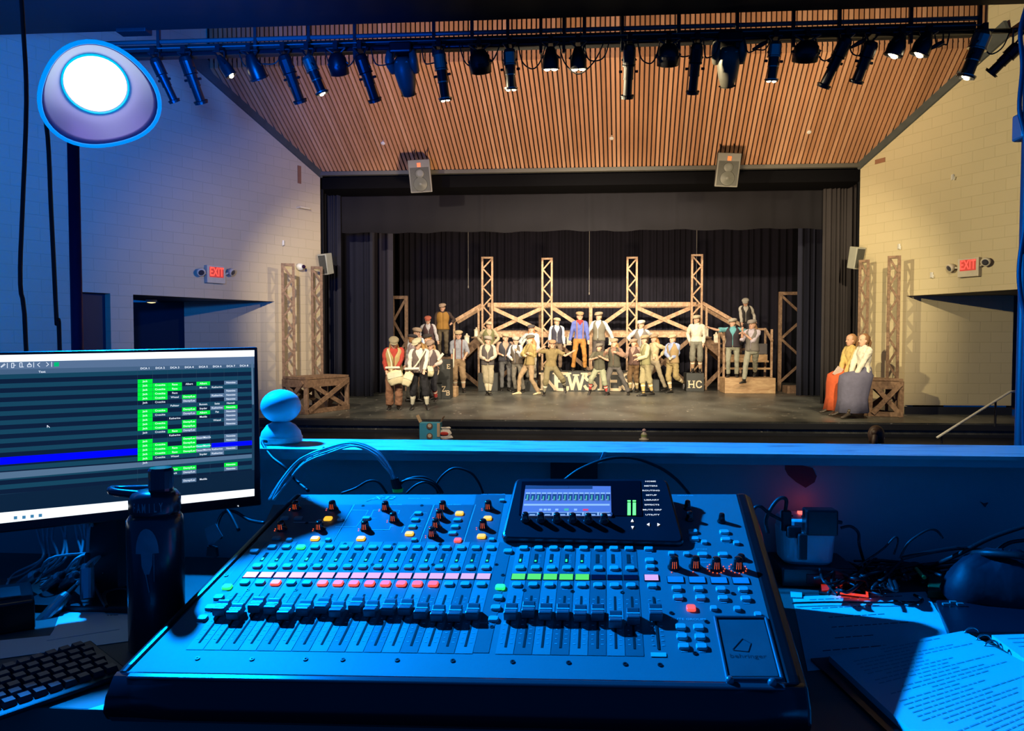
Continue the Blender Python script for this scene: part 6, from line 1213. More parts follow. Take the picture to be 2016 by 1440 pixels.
# rows: right column reference y(x=1027) row r = 328+30.4 r ; left edge spacing 32.5
R_ = lambda r: (328 + 30.4 * r); 
def yrow(x, r): # centre of row r at crop x
    yr = 328 + 30.4 * r; k = (x - 1027)
    sp = 30.4 - .0022 * k ; base_ = 328 - .0335 * k
    return base_ + sp * r - (0 if x > 900 else 0)
dk = MB(); lt = MB()
for r in range(-2, 24):
    tgt = dk if r % 2 else lt
    y0l, y1l = yrow(0, r - .5), yrow(0, r + .5); y0r, y1r = yrow(1775, r - .5), yrow(1775, r + .5)
    band(tgt, y0l + 0, y0l + (y0r - y0l) * 1803 / 1775, y0l + (y0r - y0l) * 1803 / 1775 + (y1r - y0r), y1l, .0011, 0, 1785)
lt.build('rows_light', glow('row_light', (.008, .058, .105), 1), scn); dk.build('rows_dark', glow('row_dark', (.004, .012, .035), 1), scn)
CX_ = [975, 1082, 1188, 1290, 1392, 1490, 1588, 1684, 1775]
gr = MB(); gy = MB(); bl = MB(); tl = MB(); wt = MB(); ln = MB()
def cell(mb, c, r, lift=.0016):
    x0, x1 = CX_[c] + 1, CX_[c + 1] - 1
    mb.prism([MP(x0, yrow(x0, r - .5) + 1, lift), MP(x1, yrow(x1, r - .5) + 1, lift), MP(x1, yrow(x1, r + .5) - 1, lift), MP(x0, yrow(x0, r + .5) - 1, lift)], mn * .0003)
mu = (MP(1700, yrow(1700, 5), 0) - MP(1000, yrow(1000, 5), 0)).normalized(); mv = mn.cross(mu).normalized()
if mv.z < 0: mv = -mv
def ct(c, r, s): x = (CX_[c] + CX_[c + 1]) / 2; put_text(wt, s, MP(x, yrow(x, r), .0022), mu, mv, .0052, .012, 1.0)
cols = [(range(0, 5), [], 'Jack', [5, 12, 19]), ([1, 2, 3, 4, 7, 10, 11, 15, 16, 17], [], 'Crutchie', [5, 8, 12, 18]), ([1, 2, 12, 16, 17, 21], [], 'Race', [3]), ([4, 7, 10, 11, 14, 15, 16, 17, 21], [5, 8, 12, 22, 24], 'Davey/Les', []), ([1, 8], [14, 17], 'Albert', []), ([], [4, 7, 17, 18], 'Katherine', [2]), ([7, 21], [1, 3, 4, 5, 8, 9, 10, 11, 14, 15, 17, 22], 'Newsies', [])]
g0 = list(range(0, 5)) + list(range(7, 12)) + list(range(14, 19))
extra = {(2, 4): 'Wiesel', (2, 6): 'Pulitzer', (2, 9): 'Katherine', (2, 13): 'Katherine', (2, 18): 'Wiesel', (3, 1): 'Albert', (4, 2): 'Morris', (4, 6): 'Bunsen', (4, 7): 'Snyder', (4, 9): 'Medda', (4, 18): 'Snyder', (4, 24): 'Medda', (5, 6): 'Seitz', (5, 8): 'Pat', (5, 10): 'Wiesel', (6, 6): 'Hannah', (2, 22): 'Jack'}
for c, (g, y_, nm, tx) in enumerate(cols):
    for r in (g0 if c == 0 else g): cell(gr, c, r); ct(c, r, nm)
    for r in y_: cell(gy, c, r); ct(c, r, nm if c != 4 else 'Oscar/Morris')
    for r in tx: ct(c, r, nm)
for (c, r), s in extra.items(): ct(c, r, s)
cell(tl, 4, 16); ct(4, 16, 'Oscar/Morris')
bl.prism([MP(0, yrow(0, 15.5), .0016), MP(975, yrow(975, 15.5), .0016), MP(975, yrow(975, 17), .0016), MP(0, yrow(0, 17.1), .0016)], mn * .0003); a_ = MP(0, yrow(0, 15.5), .0016); 
bl.prism([MP(1500, yrow(1500, 15.5), .0016), MP(1786, yrow(1786, 15.5), .0016), MP(1786, yrow(1786, 16.6), .0016), MP(1500, yrow(1500, 16.6), .0016)], mn * .0003)
for x in CX_[:-1]: ln.prism([MP(x - .6, yrow(x, -3), .0014), MP(x + .6, yrow(x, -3), .0014), MP(x + .6, yrow(x, 23.4), .0014), MP(x - .6, yrow(x, 23.4), .0014)], mn * .0002)
for k in range(8): x = (CX_[k] + (CX_[k + 1] if k < 8 else 1775)) / 2; put_text(wt, 'DCA %d' % (k + 1), MP(x, yrow(x, -3.0), .0022), mu, mv, .0052, .02, 1.1)
put_text(wt, 'Text', MP(298, 261, .0022), mu, mv, .0052, .015, 1.1)
for x0, x1, y0, y1 in ((50, 54, 198, 234), (237, 241, 193, 230), (364, 368, 190, 225)): wt.prism([MP(x0, y0, .0018), MP(x1, y0, .0018), MP(x1, y1, .0018), MP(x0, y1, .0018)], mn * .0003)
def seg(a, b, w_=3.4):
    A = MP(*a, .0018); Bp = MP(*b, .0018); d = (Bp - A).normalized(); s = mn.cross(d).normalized() * (w_ / 3.6 / F * 1.4 * .5); wt.prism([A - s, Bp - s, Bp + s, A + s], mn * .0003)
for a, b in (((283, 196), (265, 210)), ((265, 210), (283, 226)), ((328, 193), (345, 208)), ((328, 193 + 29), (345, 208)), ((5, 226), (33, 202)), ((8, 230), (38, 208)), ((82, 200), (82, 232)), ((82, 200), (98, 199)), ((98, 199), (98, 231)), ((82, 232), (98, 231)), ((98, 215), (112, 214)), ((140, 197), (140, 228)), ((140, 197), (156, 196)), ((156, 196), (157, 226)), ((140, 228), (168, 226)), ((195, 226), (222, 224)), ((195, 210), (195, 226)), ((195, 210), (222, 209)), ((222, 209), (222, 224)), ((202, 208), (208, 196)), ((208, 196), (216, 208)), ((335, 640), (335, 656)), ((335, 640), (352, 656)), ((1690, 1208), (1682, 1213)), ((1690, 1208), (1690, 1218))): seg(a, b)
cellg = MB(); cellg.prism([MP(383, 194, .0016), MP(418, 192, .0016), MP(418, 222, .0016), MP(383, 224, .0016)], mn * .0003)
cellg.build('green_icon', glow('scr_green2', (.0, .5, .18), 1), scn)
G_scr = glow('scr_green', (.0, .72, .03), 1.25); gr.build('green_cells', G_scr, scn); gy.build('grey_cells', glow('scr_grey', (.11, .19, .32), 1), scn); bl.build('blue_row', glow('scr_blue', (.0, .0, 1), 1.1), scn); tl.build('teal_cell', glow('scr_teal', (.0, .62, .36), 1.1), scn); wt.build('screen_lettering', glow('scr_text', (.8, .88, 1), 1.1), scn); ln.build('grid_lines', glow('scr_line', (.03, .07, .12), 1), scn)
mb = MB(); mb.prism([MP(1780, yrow(1780, -4), .0016), MP(1793, yrow(1780, -4), .0016), MP(1800, yrow(1780, 6.6), .0016), MP(1786, yrow(1780, 6.6), .0016)], mn * .0003); band(mb, yrow(0, 19) - 8, yrow(1803, 18.9), yrow(1803, 19.8), yrow(0, 20.2), .0013, 0, 1785); mb.build('scroll_bar', glow('scr_scroll', (.09, .17, .28), 1), scn)
mb = MB(); band(mb, yrow(0, 23.6), yrow(1803, 22.8), 1090, 1260, .0014, 0, 1803); mb.build('footer', glow('scr_footer', (.004, .016, .04), 1), scn)
ic = MB()
for x, y in ((110, 1296), (170, 1292), (228, 1285), (286, 1279)): ic.prism([MP(x - 12, y + 12, .0018), MP(x + 12, y + 10, .0018), MP(x + 12, y - 12, .0018), MP(x - 12, y - 10, .0018)], mn * .0003)
ic.build('taskbar_icons', glow('scr_icons', (.05, .22, .42), 1), scn)

# ------------------------------------------------------------------ ball webcam on the ledge
q = onZ(553, 878, ZLG); q = Vector((q.x, 1.735, ZLG)); dpt = q.y; s = dpt / F
t = thing('blue_camera_ball', q, 'round camera head on a squat base standing on the ledge', 'camera')
M_ball = mat('ball_plastic', (.42, .50, .55), .32, noise=.03)
cz = onY(553, 800, q.y).z; xx = onY(553, 800, q.y).x; mb = MB(); mb.ell((xx, q.y, cz), (39.5 * s, 39.5 * s, 34 * s), None, 32, 18); hd = mb.build('head', M_ball, t, smooth=True)
mb = MB(); mb.lathe((xx, q.y, q.z), [(37 * s, 0), (40 * s, 3 * s), (41 * s, 12 * s), (38 * s, 24 * s), (28 * s, 37 * s), (12 * s, 46 * s)], None, 32); mb.build('base', M_ball, t, smooth=True)
mb = MB(); mb.lathe((xx, q.y, q.z), [(41.5 * s, 4 * s), (42 * s, 13 * s), (41.5 * s, 14 * s)], None, 32, cap=False); mb.build('base_ring', mat('ring_pale', (.6, .6, .6), .3), t, smooth=True)
mb = MB(); a = Vector((xx - 14 * s, q.y - 38 * s, q.z + 8 * s)); mb.tube([a, a + Vector((-.004, -.018, .0)), onY(535, 900, 1.625), onY(560, 920, 1.60), onY(585, 948, 1.60), onY(607, 967, 1.56)], .0036, 8, 5); mb.build('cable', M_cable, t, smooth=True)
# ------------------------------------------------------------------ water bottle
q = DK(310, 1272); rpx = 51; s = (q - CAM).dot(ray(1008, 720).normalized()) / F
t = thing('water_bottle', q, 'dark insulated water bottle with a carry handle lid in front of the monitor', 'bottle')
M_bot = mat('bottle_dark', (.020, .034, .048), .22, .3, noise=.1); zt = onY(310, 1010, q.y).z; h = zt - q.z
mb = MB(); mb.lathe(q, [(49 * s, 0), (51 * s, .004), (52 * s, h * .9), (50 * s, h * .965), (44 * s, h)], None, 36); mb.build('flask', M_bot, t, smooth=True)
mb = MB(); mb.lathe(q, [(44 * s, h), (47 * s, h + 6 * s), (47 * s, h + 32 * s), (40 * s, h + 42 * s), (24 * s, h + 46 * s)], None, 32); lid = mb.build('lid', M_bot, t, smooth=True)
c = q + Vector((13 * s, 0, h + 44 * s)); mb = MB(); mb.lathe(c, [(22 * s, 0), (23 * s, 6 * s), (23 * s, 40 * s), (20 * s, 45 * s)], None, 16); mb.build('spout_cap', M_bot, lid)
c = q + Vector((0, 0, h + 38 * s)); mb = MB(); mb.tube([c + Vector((-20 * s, -14 * s, 0)), c + Vector((-70 * s, -14 * s, 4 * s)), c + Vector((-88 * s, 0, 6 * s)), c + Vector((-70 * s, 14 * s, 4 * s)), c + Vector((-10 * s, 16 * s, 6 * s))], [8 * s, 8 * s, 8 * s, 8 * s, 8 * s], 8, 5); mb.build('carry_loop', M_bot, lid, smooth=True)
# print on the bottle: a helmet-like shape and lettering
def bp(ang, z, k=1.012): return q + Vector((52 * s * k * sin(ang), -52 * s * k * cos(ang), z))
pr = MB()
def patch(pts, m=None, k=1.015):
    n = len(pts); c = (sum(p[0] for p in pts) / n, sum(p[1] for p in pts) / n); vs = [bp(*c, k)] + [bp(a, z, k) for a, z in pts]; pr.add(vs, [(0, i + 1, (i + 1) % n + 1) for i in range(n)])
zz = h * .80
for (r0, r1, c0, a0, a1) in ((.40, .0, (.22, -.012), 0, pi),):
    for k in range(12):
        t0 = a0 + (a1 - a0) * k / 12; t1 = a0 + (a1 - a0) * (k + 1) / 12
        P_ = lambda t_, f: bp(c0[0] + r0 * f * cos(t_), zz + c0[1] + .042 * f * sin(t_), 1.02)
        pr.add([P_(t0, 1), P_(t1, 1), P_(t1, .45), P_(t0, .45)], [(0, 1, 2, 3)]); pr.add([P_(t0, .45), P_(t1, .45), bp(c0[0], zz + c0[1], 1.02)], [(0, 1, 2)])
pr.add([bp(.02, zz - .012, 1.02), bp(.42, zz - .012, 1.02), bp(.40, zz - .030, 1.02), bp(.30, zz - .046, 1.02), bp(.14, zz - .046, 1.02), bp(.04, zz - .032, 1.02)], [(0, 1, 2, 3, 4, 5)])
pr.add([bp(.16, zz - .046, 1.02), bp(.20, zz - .046, 1.02), bp(.30, zz - .075, 1.02), bp(.27, zz - .077, 1.02)], [(0, 1, 2, 3)]); pr.add([bp(.44, zz - .013, 1.02), bp(.47, zz - .013, 1.02), bp(.46, zz - .060, 1.02), bp(.44, zz - .058, 1.02)], [(0, 1, 2, 3)])
pr.build('print', mat('bottle_print', (.16, .22, .24), .5, noise=.3, nscale=60), t)
lt_ = MB()
for k, chx in enumerate('FAMILY'): a_ = -.32 + k * .21; vs, fs = text_geo(chx, .02); lt_.add([q + Vector((47.6 * s * sin(a_ + v.x * .21), -47.6 * s * cos(a_ + v.x * .21), h + 18 * s + v.y * 24 * s)) for v in vs], fs)
lt_.build('lettering', mat('bottle_print', (.16, .22, .24), .5), lid)

# ------------------------------------------------------------------ clamp lamp on the left pole
ax = (Vector((.70, -.55, -.46))).normalized(); wv = (CAM - LAMP).normalized(); rv = Vector((-wv.y, wv.x, 0)).normalized(); ax = (wv + rv * .10 - wv.cross(rv) * .36).normalized()
R0 = ax.to_track_quat('Z', 'Y').to_matrix(); cR = dep(197, 193, 2.06)
t = thing('clamp_lamp', LAMP - ax * .1, 'glowing blue lamp in a wavy reflector clamped to the left pole', 'lamp')
n = 48; rings = []
def wob(a_): return 1 + .05 * cos(3 * a_ + .6) + .03 * sin(2 * a_)
for (rr, z) in ((.074, -.13), (.086, -.11), (.112, -.06), (.136, -.02), (.144, 0)):
    k = max(0, (z + .12) / .12); rings.append([cR + R0 @ Vector((rr * (1 + (wob(2 * pi * j / n) - 1) * k) * cos(2 * pi * j / n), rr * (1 + (wob(2 * pi * j / n) - 1) * k) * sin(2 * pi * j / n), z)) for j in range(n)])
mb = MB(); mb.loft(rings, cap=False); o = mb.build('reflector', mat('reflector_lit_lilac', (.40, .30, .62), .35, .2, noise=.05), t, smooth=True); sl = o.modifiers.new('thick', 'SOLIDIFY'); sl.thickness = .004; sl.offset = -1  # lilac of the overexposed lamp light put into the reflector colour
rim = [cR + R0 @ Vector((.146 * wob(2 * pi * j / n) * cos(2 * pi * j / n), .146 * wob(2 * pi * j / n) * sin(2 * pi * j / n), 0)) for j in range(n + 1)]
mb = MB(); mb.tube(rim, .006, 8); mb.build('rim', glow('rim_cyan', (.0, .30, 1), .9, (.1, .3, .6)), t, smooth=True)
ci = cR + R0 @ Vector((0, 0, -.105)); mb = MB(); mb.lathe(ci, [(.080, 0), (.06, .012), (.02, .018), (.002, .019)], R0, 40); mb.build('lamp_face', glow('lamp_white', (.75, .97, 1), 2.6), t, smooth=True)
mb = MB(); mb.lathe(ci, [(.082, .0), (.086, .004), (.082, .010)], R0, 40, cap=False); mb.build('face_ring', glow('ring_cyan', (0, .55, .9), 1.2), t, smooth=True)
mb = MB(); mb.lathe(cR, [(.075, -.13), (.06, -.19), (.045, -.26), (.04, -.30)], R0, 24); mb.build('socket', M_dark, t, smooth=True)
light('POINT', 'reflector_fill_light', ci + ax * .06, cR, .05, (.55, .38, 1), .02)  # added light that tints the inside of the reflector lilac
pt = dep(144, 280, 2.35); pb_ = dep(152, 690, 2.35)
pl = thing('lamp_pole', (pt.x, pt.y, -.7), 'dark vertical pole carrying the blue lamp, behind the monitor', 'pole')
mb = MB(); mb.tube([(pb_.x + .0, pb_.y, -.7), (pt.x - .0, pt.y, cR.z + .02)], .0175, 16); mb.build('tube', mat('pole_blue_lit', (.02, .02, .14), .4, .2, noise=.1), pl, smooth=True)  # blue lamp light put into the pole colour
mb = MB(); mb.lathe((pb_.x, pb_.y, -.7), [(.16, 0), (.16, .02), (.03, .04)], None, 24); mb.build('base_plate', M_dark, pl)
mb = MB(); mb.tube([cR + R0 @ Vector((0, 0, -.27)), Vector((pt.x, pt.y, cR.z - .02))], .012, 8); mb.build('clamp', M_dark, t)
for (pts, lb) in (([(38, -60), (46, 60), (52, 200), (44, 420), (40, 560), (52, 700)], 'thin black cable hanging at the far left edge'), ([(80, 180), (94, 270), (100, 400), (106, 520), (112, 640), (118, 700)], 'thin black cable hanging from the lamp left of the pole')):
    P = [dep(px, py, 2.25) for px, py in pts]; 
    P.append(Vector((P[-1].x, P[-1].y, .2))); mb = MB(); mb.tube(P, .0062, 8, 4); tag(mb.build('hanging_cable', M_cable, smooth=True), lb, 'cable')
# right pole with clamp and cable loops
pr_ = dep(2020, 400, 1.95); t = thing('rigging_pole', (pr_.x, pr_.y, -.7), 'blue-lit vertical pole with a coupler at the right edge', 'pole')
mb = MB(); mb.tube([(pr_.x, pr_.y, -.7), (pr_.x, pr_.y, 3.2)], .0135, 16); mb.build('tube', mat('pole_steel', (.045, .05, .07), .5, .2, noise=.1), t, smooth=True)
a = dep(2010, 226, 1.93); b = dep(2010, 278, 1.93); mb = MB(); mb.box((a + b) / 2 + Vector((0, -.01, 0)), (.032, .05, (a - b).z)); mb.build('coupler', mat('coupler_steel', (.25, .27, .30), .25, .6), t, bevel=.006)
mb = MB(); mb.lathe((pr_.x, pr_.y, -.7), [(.16, 0), (.16, .02), (.03, .04)], None, 24); mb.build('base_plate', M_dark, t)
for i, (pts, lb) in enumerate((([(2022, 0), (2006, 60), (2010, 130), (2004, 215), (2016, 290), (2012, 500)], 'dark cable running down the right pole'), ([(2014, 440), (2004, 500), (2001, 540), (2004, 580), (2013, 640), (2010, 800), (2012, 930)], 'blue-lit cable loop bulging from the right pole'))):
    P = [dep(px + 3 + i * 2, py, 1.90) for px, py in pts]; mb = MB(); mb.tube(P, .0055, 8, 5); tag(mb.build('pole_cable', mat('cable_blue', (.02, .028, .06), .5), smooth=True), lb, 'cable')
# ================================================================== CLUTTER ON THE DESK
M_paper = mat('paper_white', (.72, .72, .72), .7, noise=.03); M_txt = mat('paper_ink', (.10, .10, .12), .7, noise=0)
def sheet(pts, z, label, th=.0006, m=None, name='paper_sheet', lines=0, lm=.12):
    P = [DK(px, py, z) for px, py in pts]; t = thing(name, (sum(P, Vector()) / len(P)).to_2d().to_3d() + Vector((0, 0, DZ + z)), label, 'paper')
    mb = MB(); mb.prism(P, (0, 0, th)); mb.build('sheet', m or M_paper, t)
    if lines:
        mb = MB(); rnd = random.Random(len(label)); a, b, c, d = P[:4]
        for k in range(lines):
            f = .06 + .88 * k / lines; l = a + (d - a) * f; r = b + (c - b) * f; ln_ = rnd.choice([.45, .6, .75, .8, .85]); st = rnd.choice([lm, lm, lm + .1]); u0 = st
            while u0 < min(ln_, .95):
                u1 = u0 + rnd.uniform(.02, .07); p = l + (r - l) * u0; q = l + (r - l) * u1; w_ = (d - a) * (.010); mb.prism([p + Vector((0, 0, th)), q + Vector((0, 0, th)), q + w_ + Vector((0, 0, th)), p + w_ + Vector((0, 0, th))], (0, 0, .0003)); u0 = u1 + .012
        mb.build('printed_text', M_txt, t)
    return t
def cable(pts, r, label, m=None, name='cable', sm=5, cat='cable', group=None):
    mb = MB(); mb.tube(pts, r, 8, sm); return tag(mb.build(name, m or M_cable, smooth=True), label, cat, group)
# left side
sheet([(140, 1150), (262, 1142), (262, 1262), (98, 1262)], .0, 'white printed sheets beneath the connectors left of the bottle', lines=14)
sheet([(130, 1205), (200, 1200), (235, 1240), (92, 1262)], .002, 'narrow white note sheet with a fold left of the bottle')
sheet([(0, 1262), (250, 1238), (262, 1262), (0, 1298)], .001, 'pale sheet lying behind the keyboard')
sheet([(172, 1398), (236, 1378), (300, 1392), (286, 1402)], .0, 'white paper corner peeking out under the front left of the console')
# keyboard
kb = thing('keyboard', DK(120, 1340), 'black computer keyboard at the bottom left corner', 'keyboard')
kR0 = DK(258, 1334); kR1 = DK(226, 1268); kl = (DK(0, 1424) - kR0).normalized(); kd = (kR1 - kR0); kd = (kd - kl * kd.dot(kl)).normalized(); KW, KD = .44, .145
def KP(a, b, z): return kR0 + kl * a + kd * b + Vector((0, 0, z))
mb = MB(); mb.loft([[KP(0, 0, .002), KP(KW, 0, .002), KP(KW, KD, .004), KP(0, KD, .004)], [KP(0, 0, .010), KP(KW, 0, .010), KP(KW, KD, .022), KP(0, KD, .022)]]); mb.build('case', mat('keyboard_black', (.018, .02, .026), .4, noise=.1), kb, bevel=.003)
for r in range(6):
    for c in range(13):
        a = .012 + c * .0195 + (.005 if r % 2 else 0); b = .014 + r * .0212
        if a > .26: continue
        mb = MB(); z = .010 + .012 * b / KD
        def kp(da, db, zz): return KP(a + da, b + db, z + zz)
        mb.loft([[kp(0, 0, 0), kp(.0175, 0, 0), kp(.0175, .0182, 0), kp(0, .0182, 0)], [kp(.002, .002, .008), kp(.0155, .002, .008), kp(.0155, .016, .0085), kp(.002, .016, .0085)]]); mb.build('key', mat('key_black', (.03, .034, .042), .35, noise=0), kb)
# dark desktop box at far left
a = DK(0, 1300); t = thing('dock_box', DK(30, 1240), 'dark boxy device at the left edge behind the keyboard', 'device')
mb = MB(); P = [DK(-60, 1262), DK(70, 1240), DK(62, 1200), DK(-60, 1215)]; mb.prism(P, (0, 0, .055)); mb.build('case', M_blk, t, bevel=.004); mb = MB(); mb.prism([p + Vector((0, 0, .0552)) for p in (P[0] * .8 + P[2] * .2, P[1] * .8 + P[3] * .2, P[2] * .8 + P[0] * .2, P[3] * .8 + P[1] * .2)], (0, 0, .001)); mb.build('lid', M_dark, t)
# connectors
M_xlr = mat('connector_silver', (.45, .45, .48), .25, .9, noise=.1); M_wc = mat('cable_grey', (.42, .45, .48), .5, noise=.1)
for i, (x0, y0, x1, y1, z, lb) in enumerate(((172, 1110, 172, 1172, .055, 'upright silver microphone connector beside the bottle'), (134, 1170, 108, 1198, .02, 'silver connector nearest the keyboard'), (122, 1134, 96, 1156, .035, 'silver connector second from the nearest one'), (152, 1134, 128, 1152, .045, 'silver connector between the upright one and the pair'), (72, 1132, 45, 1152, .03, 'leftmost silver connector of the bundle'))):
    a = onZ(x0, y0, DZ + z + (.035 if i == 0 else .012)); b = onZ(x1, y1, DZ + max(.012, z - .02)); b = a + (b - a).normalized() * .060; t = thing('microphone_connector', b, lb, 'connector', 'silver microphone connectors'); R = (b - a).to_track_quat('Z', 'Y').to_matrix()
    mb = MB(); mb.lathe(a, [(.009, 0), (.0125, .010), (.0125, .066)], R, 18, cap=True); mb.build('shell', M_xlr, t, smooth=False); mb = MB(); mb.lathe(a, [(.0095, .0662), (.0095, .0670)], R, 18); mb.build('socket_face', M_slot, t)
    mb = MB(); mb.lathe(a, [(.004, -.02), (.006, .0), (.0065, .004)], R, 12); mb.build('strain_relief', M_cable, t)
    w0 = a + R @ Vector((0, 0, -.018)); cable([w0, w0 + R @ Vector((0, 0, -.05)) + Vector((0, .01, .01)), onZ(200 + i * 8, 1085, DZ + .05), onZ(215 + i * 10, 1060, DZ + .09), onY(235 + i * 10, 1028, 1.62)], .0030, 'pale microphone cable running up behind the monitor, %s' % ('rightmost', 'nearest', 'second', 'third', 'leftmost')[i] , M_wc, 'microphone_cable')
rnd = random.Random(21)
for i in range(16):
    x = 70 + i * 12; pts = [onY(x + rnd.uniform(-4, 4), 1026, 1.60), onY(x - 2 + rnd.uniform(-8, 8) + 6, 1060, 1.60), onZ(x + 10 + rnd.uniform(-12, 12), 1100, DZ + .03 + rnd.uniform(0, .03)), onZ(x - 30 + rnd.uniform(-20, 20), 1130, DZ + .008), onZ(x - 70 + rnd.uniform(-20, 20), 1150 + rnd.uniform(-10, 10), DZ + .006)]
    cable(pts, .0026, 'pale thin cable of the loose bundle hanging below the monitor', M_wc, 'loose_cable', 5, 'cable', 'pale cables bundled under the monitor')
for i, pts in enumerate(([(155, 1045), (185, 1070), (205, 1095), (240, 1098), (262, 1085)], [(165, 1100), (190, 1160), (210, 1195), (205, 1170), (235, 1160), (262, 1165)])):
    cable([onZ(x, y, DZ + .03) for x, y in pts], .0032, ('black cable crossing the pale bundle left of the bottle', 'thin black wire looping over the papers left of the bottle')[i])
t = thing('cable_tag', onZ(198, 1125, DZ + .06), 'small pale paper tag on the cable bundle left of the bottle', 'tag'); mb = MB(); P = [onZ(x, y, DZ + .05) for x, y in ((175, 1108), (200, 1102), (218, 1122), (202, 1130))]; mb.prism(P, (0, 0, .001)); mb.build('tag_paper', M_paper, t); mb = MB(); mb.prism([p * .6 + P[(i + 2) % 4] * .4 + Vector((0, 0, .0012)) for i, p in enumerate(P)], (0, 0, .0004)); mb.build('tag_print', M_txt, t)
# right of the bottle
t = thing('tagged_plug', DK(420, 1110), 'black plug with a clear label hanging between bottle and console', 'plug'); mb = MB(); P = [onY(x, y, 1.56) for x, y in ((402, 1042), (424, 1032), (438, 1056), (412, 1078))]; mb.prism(P, (0, .002, 0)); mb.build('label_flag', mat('label_clear', (.30, .32, .36), .3), t); mb = MB(); P = [onY(x, y, 1.55) for x, y in ((408, 1076), (424, 1080), (426, 1098), (406, 1096))]; mb.prism(P, (0, .012, 0)); mb.build('plug_body', M_cable, t)
cable([onY(435, 1060, 1.57), onY(428, 1036, 1.60), onY(440, 1010, 1.62), onY(462, 1008, 1.62), onY(490, 1024, 1.60), onY(520, 1030, 1.55)], .0035, 'black cable arching between the tagged plug and the console')
cable([onY(440, 995, 1.62), onY(455, 1015, 1.60), onY(470, 1045, 1.58)], .0038, 'short pale-edged cable dropping under the monitor corner')
# zip-tied white cables over the console
ends = thing('cable_plug', onY(779, 958, 1.56), 'black multi-plug joining the white cable arch behind the console', 'plug'); a = onY(776, 943, 1.56); b = onY(783, 966, 1.56); mb = MB(); mb.tube([a, b], [.009, .011], 10); mb.build('grip', M_cable, ends); mb = MB(); mb.lathe(b, [(.011, -.003), (.012, .004)], None, 12); mb.build('green_ring', mat('ring_green', (.04, .3, .08), .4, emit=(.0, .4, .1), es=.12), ends)
for i, (dx, dy) in enumerate(((0, 0), (6, -3), (12, 3), (-5, 5), (9, 8))):
    pts = [(532 + dx * .6, 985), (556 + dx, 944 + dy), (590 + dx, 905 + dy), (640 + dx, 884 + dy), (690 + dx, 873 + dy * .7), (735 + dx * .5, 888 + dy), (760 + dx * .6, 915 + dy), (776 + (i - 2) * 1.5, 944)]
    cable([onY(x, y, 1.585 + .006 * (i % 3) - .02 * abs(i - 2) / 2) for x, y in pts], .0020, 'thin white cable of the tied arch behind the console, %s' % ('lower left', 'topmost at its crown', 'outermost at right', 'innermost', 'middle strand')[i], mat('cable_white', (.62, .64, .66), .45, noise=.05), 'white_cable', 6, 'cable', 'white cables arching over the console')
for i, (x, y) in enumerate(((632, 888), (604, 903))): c = onY(x, y, 1.575); mb = MB(); mb.tube([c + Vector((-.006, 0, -.006)), c + Vector((.006, 0, .008)), c + Vector((.016, 0, .002))], .0022, 6); tag(mb.build('cable_tie', mat('cable_white', (.62, .64, .66), .45)), ('white tie around the cable arch, higher of the two', 'white tie around the cable arch, lower of the two')[i], 'cable tie')
loops = (([(672, 972), (700, 962), (725, 948), (745, 950), (762, 972)], 'black cable hump left of the multi-plug'), ([(772, 968), (790, 950), (815, 944), (850, 950), (868, 972)], 'black cable loop right of the multi-plug, lower'), ([(778, 965), (800, 945), (835, 940), (860, 955), (872, 972)], 'black cable loop right of the multi-plug, upper'), ([(800, 972), (820, 955), (840, 950), (858, 962), (862, 972)], 'small black cable loop inside the two bigger ones'), ([(858, 955), (872, 936), (895, 922), (925, 930), (942, 950), (951, 972)], 'thin black cable arch left of the console screen'), ([(1112, 945), (1140, 925), (1180, 908), (1215, 901), (1255, 904), (1300, 922), (1332, 945), (1358, 975)], 'long black cable arching behind the console screen'))
for i, (pts, lb) in enumerate(loops): cable([onY(x, y, 1.56 + .012 * i) for x, y in pts], .0036 if i > 4 else .0027, lb)
# power cube on a dark case
t = thing('equipment_case', DK(1615, 1150), 'low black equipment case under the white power cube', 'case'); P = [Vector((onY(1540, 1150, 1.58).x, 1.58, DZ)), Vector((onY(1690, 1150, 1.58).x, 1.58, DZ)), Vector((onY(1690, 1150, 1.58).x, 1.70, DZ)), Vector((onY(1540, 1150, 1.58).x, 1.70, DZ))]
mb = MB(); mb.prism([p + Vector((0, 0, .001)) for p in P], (0, 0, .042)); mb.build('shell', M_blk, t, bevel=.004); mb = MB(); mb.prism([P[0] + Vector((.05, -.002, .01)), P[1] + Vector((-.03, -.002, .01)), P[1] + Vector((-.03, -.002, .03)), P[0] + Vector((.05, -.002, .03))], (0, .001, 0)); mb.build('front_panel', M_dark, t)
zq = DZ + .0435; Yq = 1.64; q = onY(1583, 1090, Yq); q.z = zq
t = thing('power_cube', q, 'white rounded power cube with a red switch light at right of the console', 'power strip'); R = Euler((0, 0, -.05)).to_matrix(); zt_ = onY(1584, 1022, Yq - .03).z - zq
mb = MB(); n = 28; mb.loft([[q + R @ Vector((.056 * k * (abs(cos(a_)) ** .5) * (1 if cos(a_) > 0 else -1), .045 * k * (abs(sin(a_)) ** .5) * (1 if sin(a_) > 0 else -1), z)) for a_ in [2 * pi * (j + .5) / n for j in range(n)]] for z, k in ((.0, .86), (.006, .95), (zt_ * .72, 1.04), (zt_ * .74, 1.0), (zt_ * .96, 1.0), (zt_, .93))]); pcb = mb.build('housing', mat('cube_white', (.62, .64, .66), .35, noise=.02), t, smooth=False)
mb = MB(); mb.box(q + R @ Vector((.002, .018, zt_ + .002)), (.022, .014, .005), R); mb.build('switch', glow('switch_red', (1, .12, .10), 2.2), t)
light('POINT', 'switch_light', q + Vector((.02, .035, zt_ + .015)), q, .008, (1, .08, .05), .01)
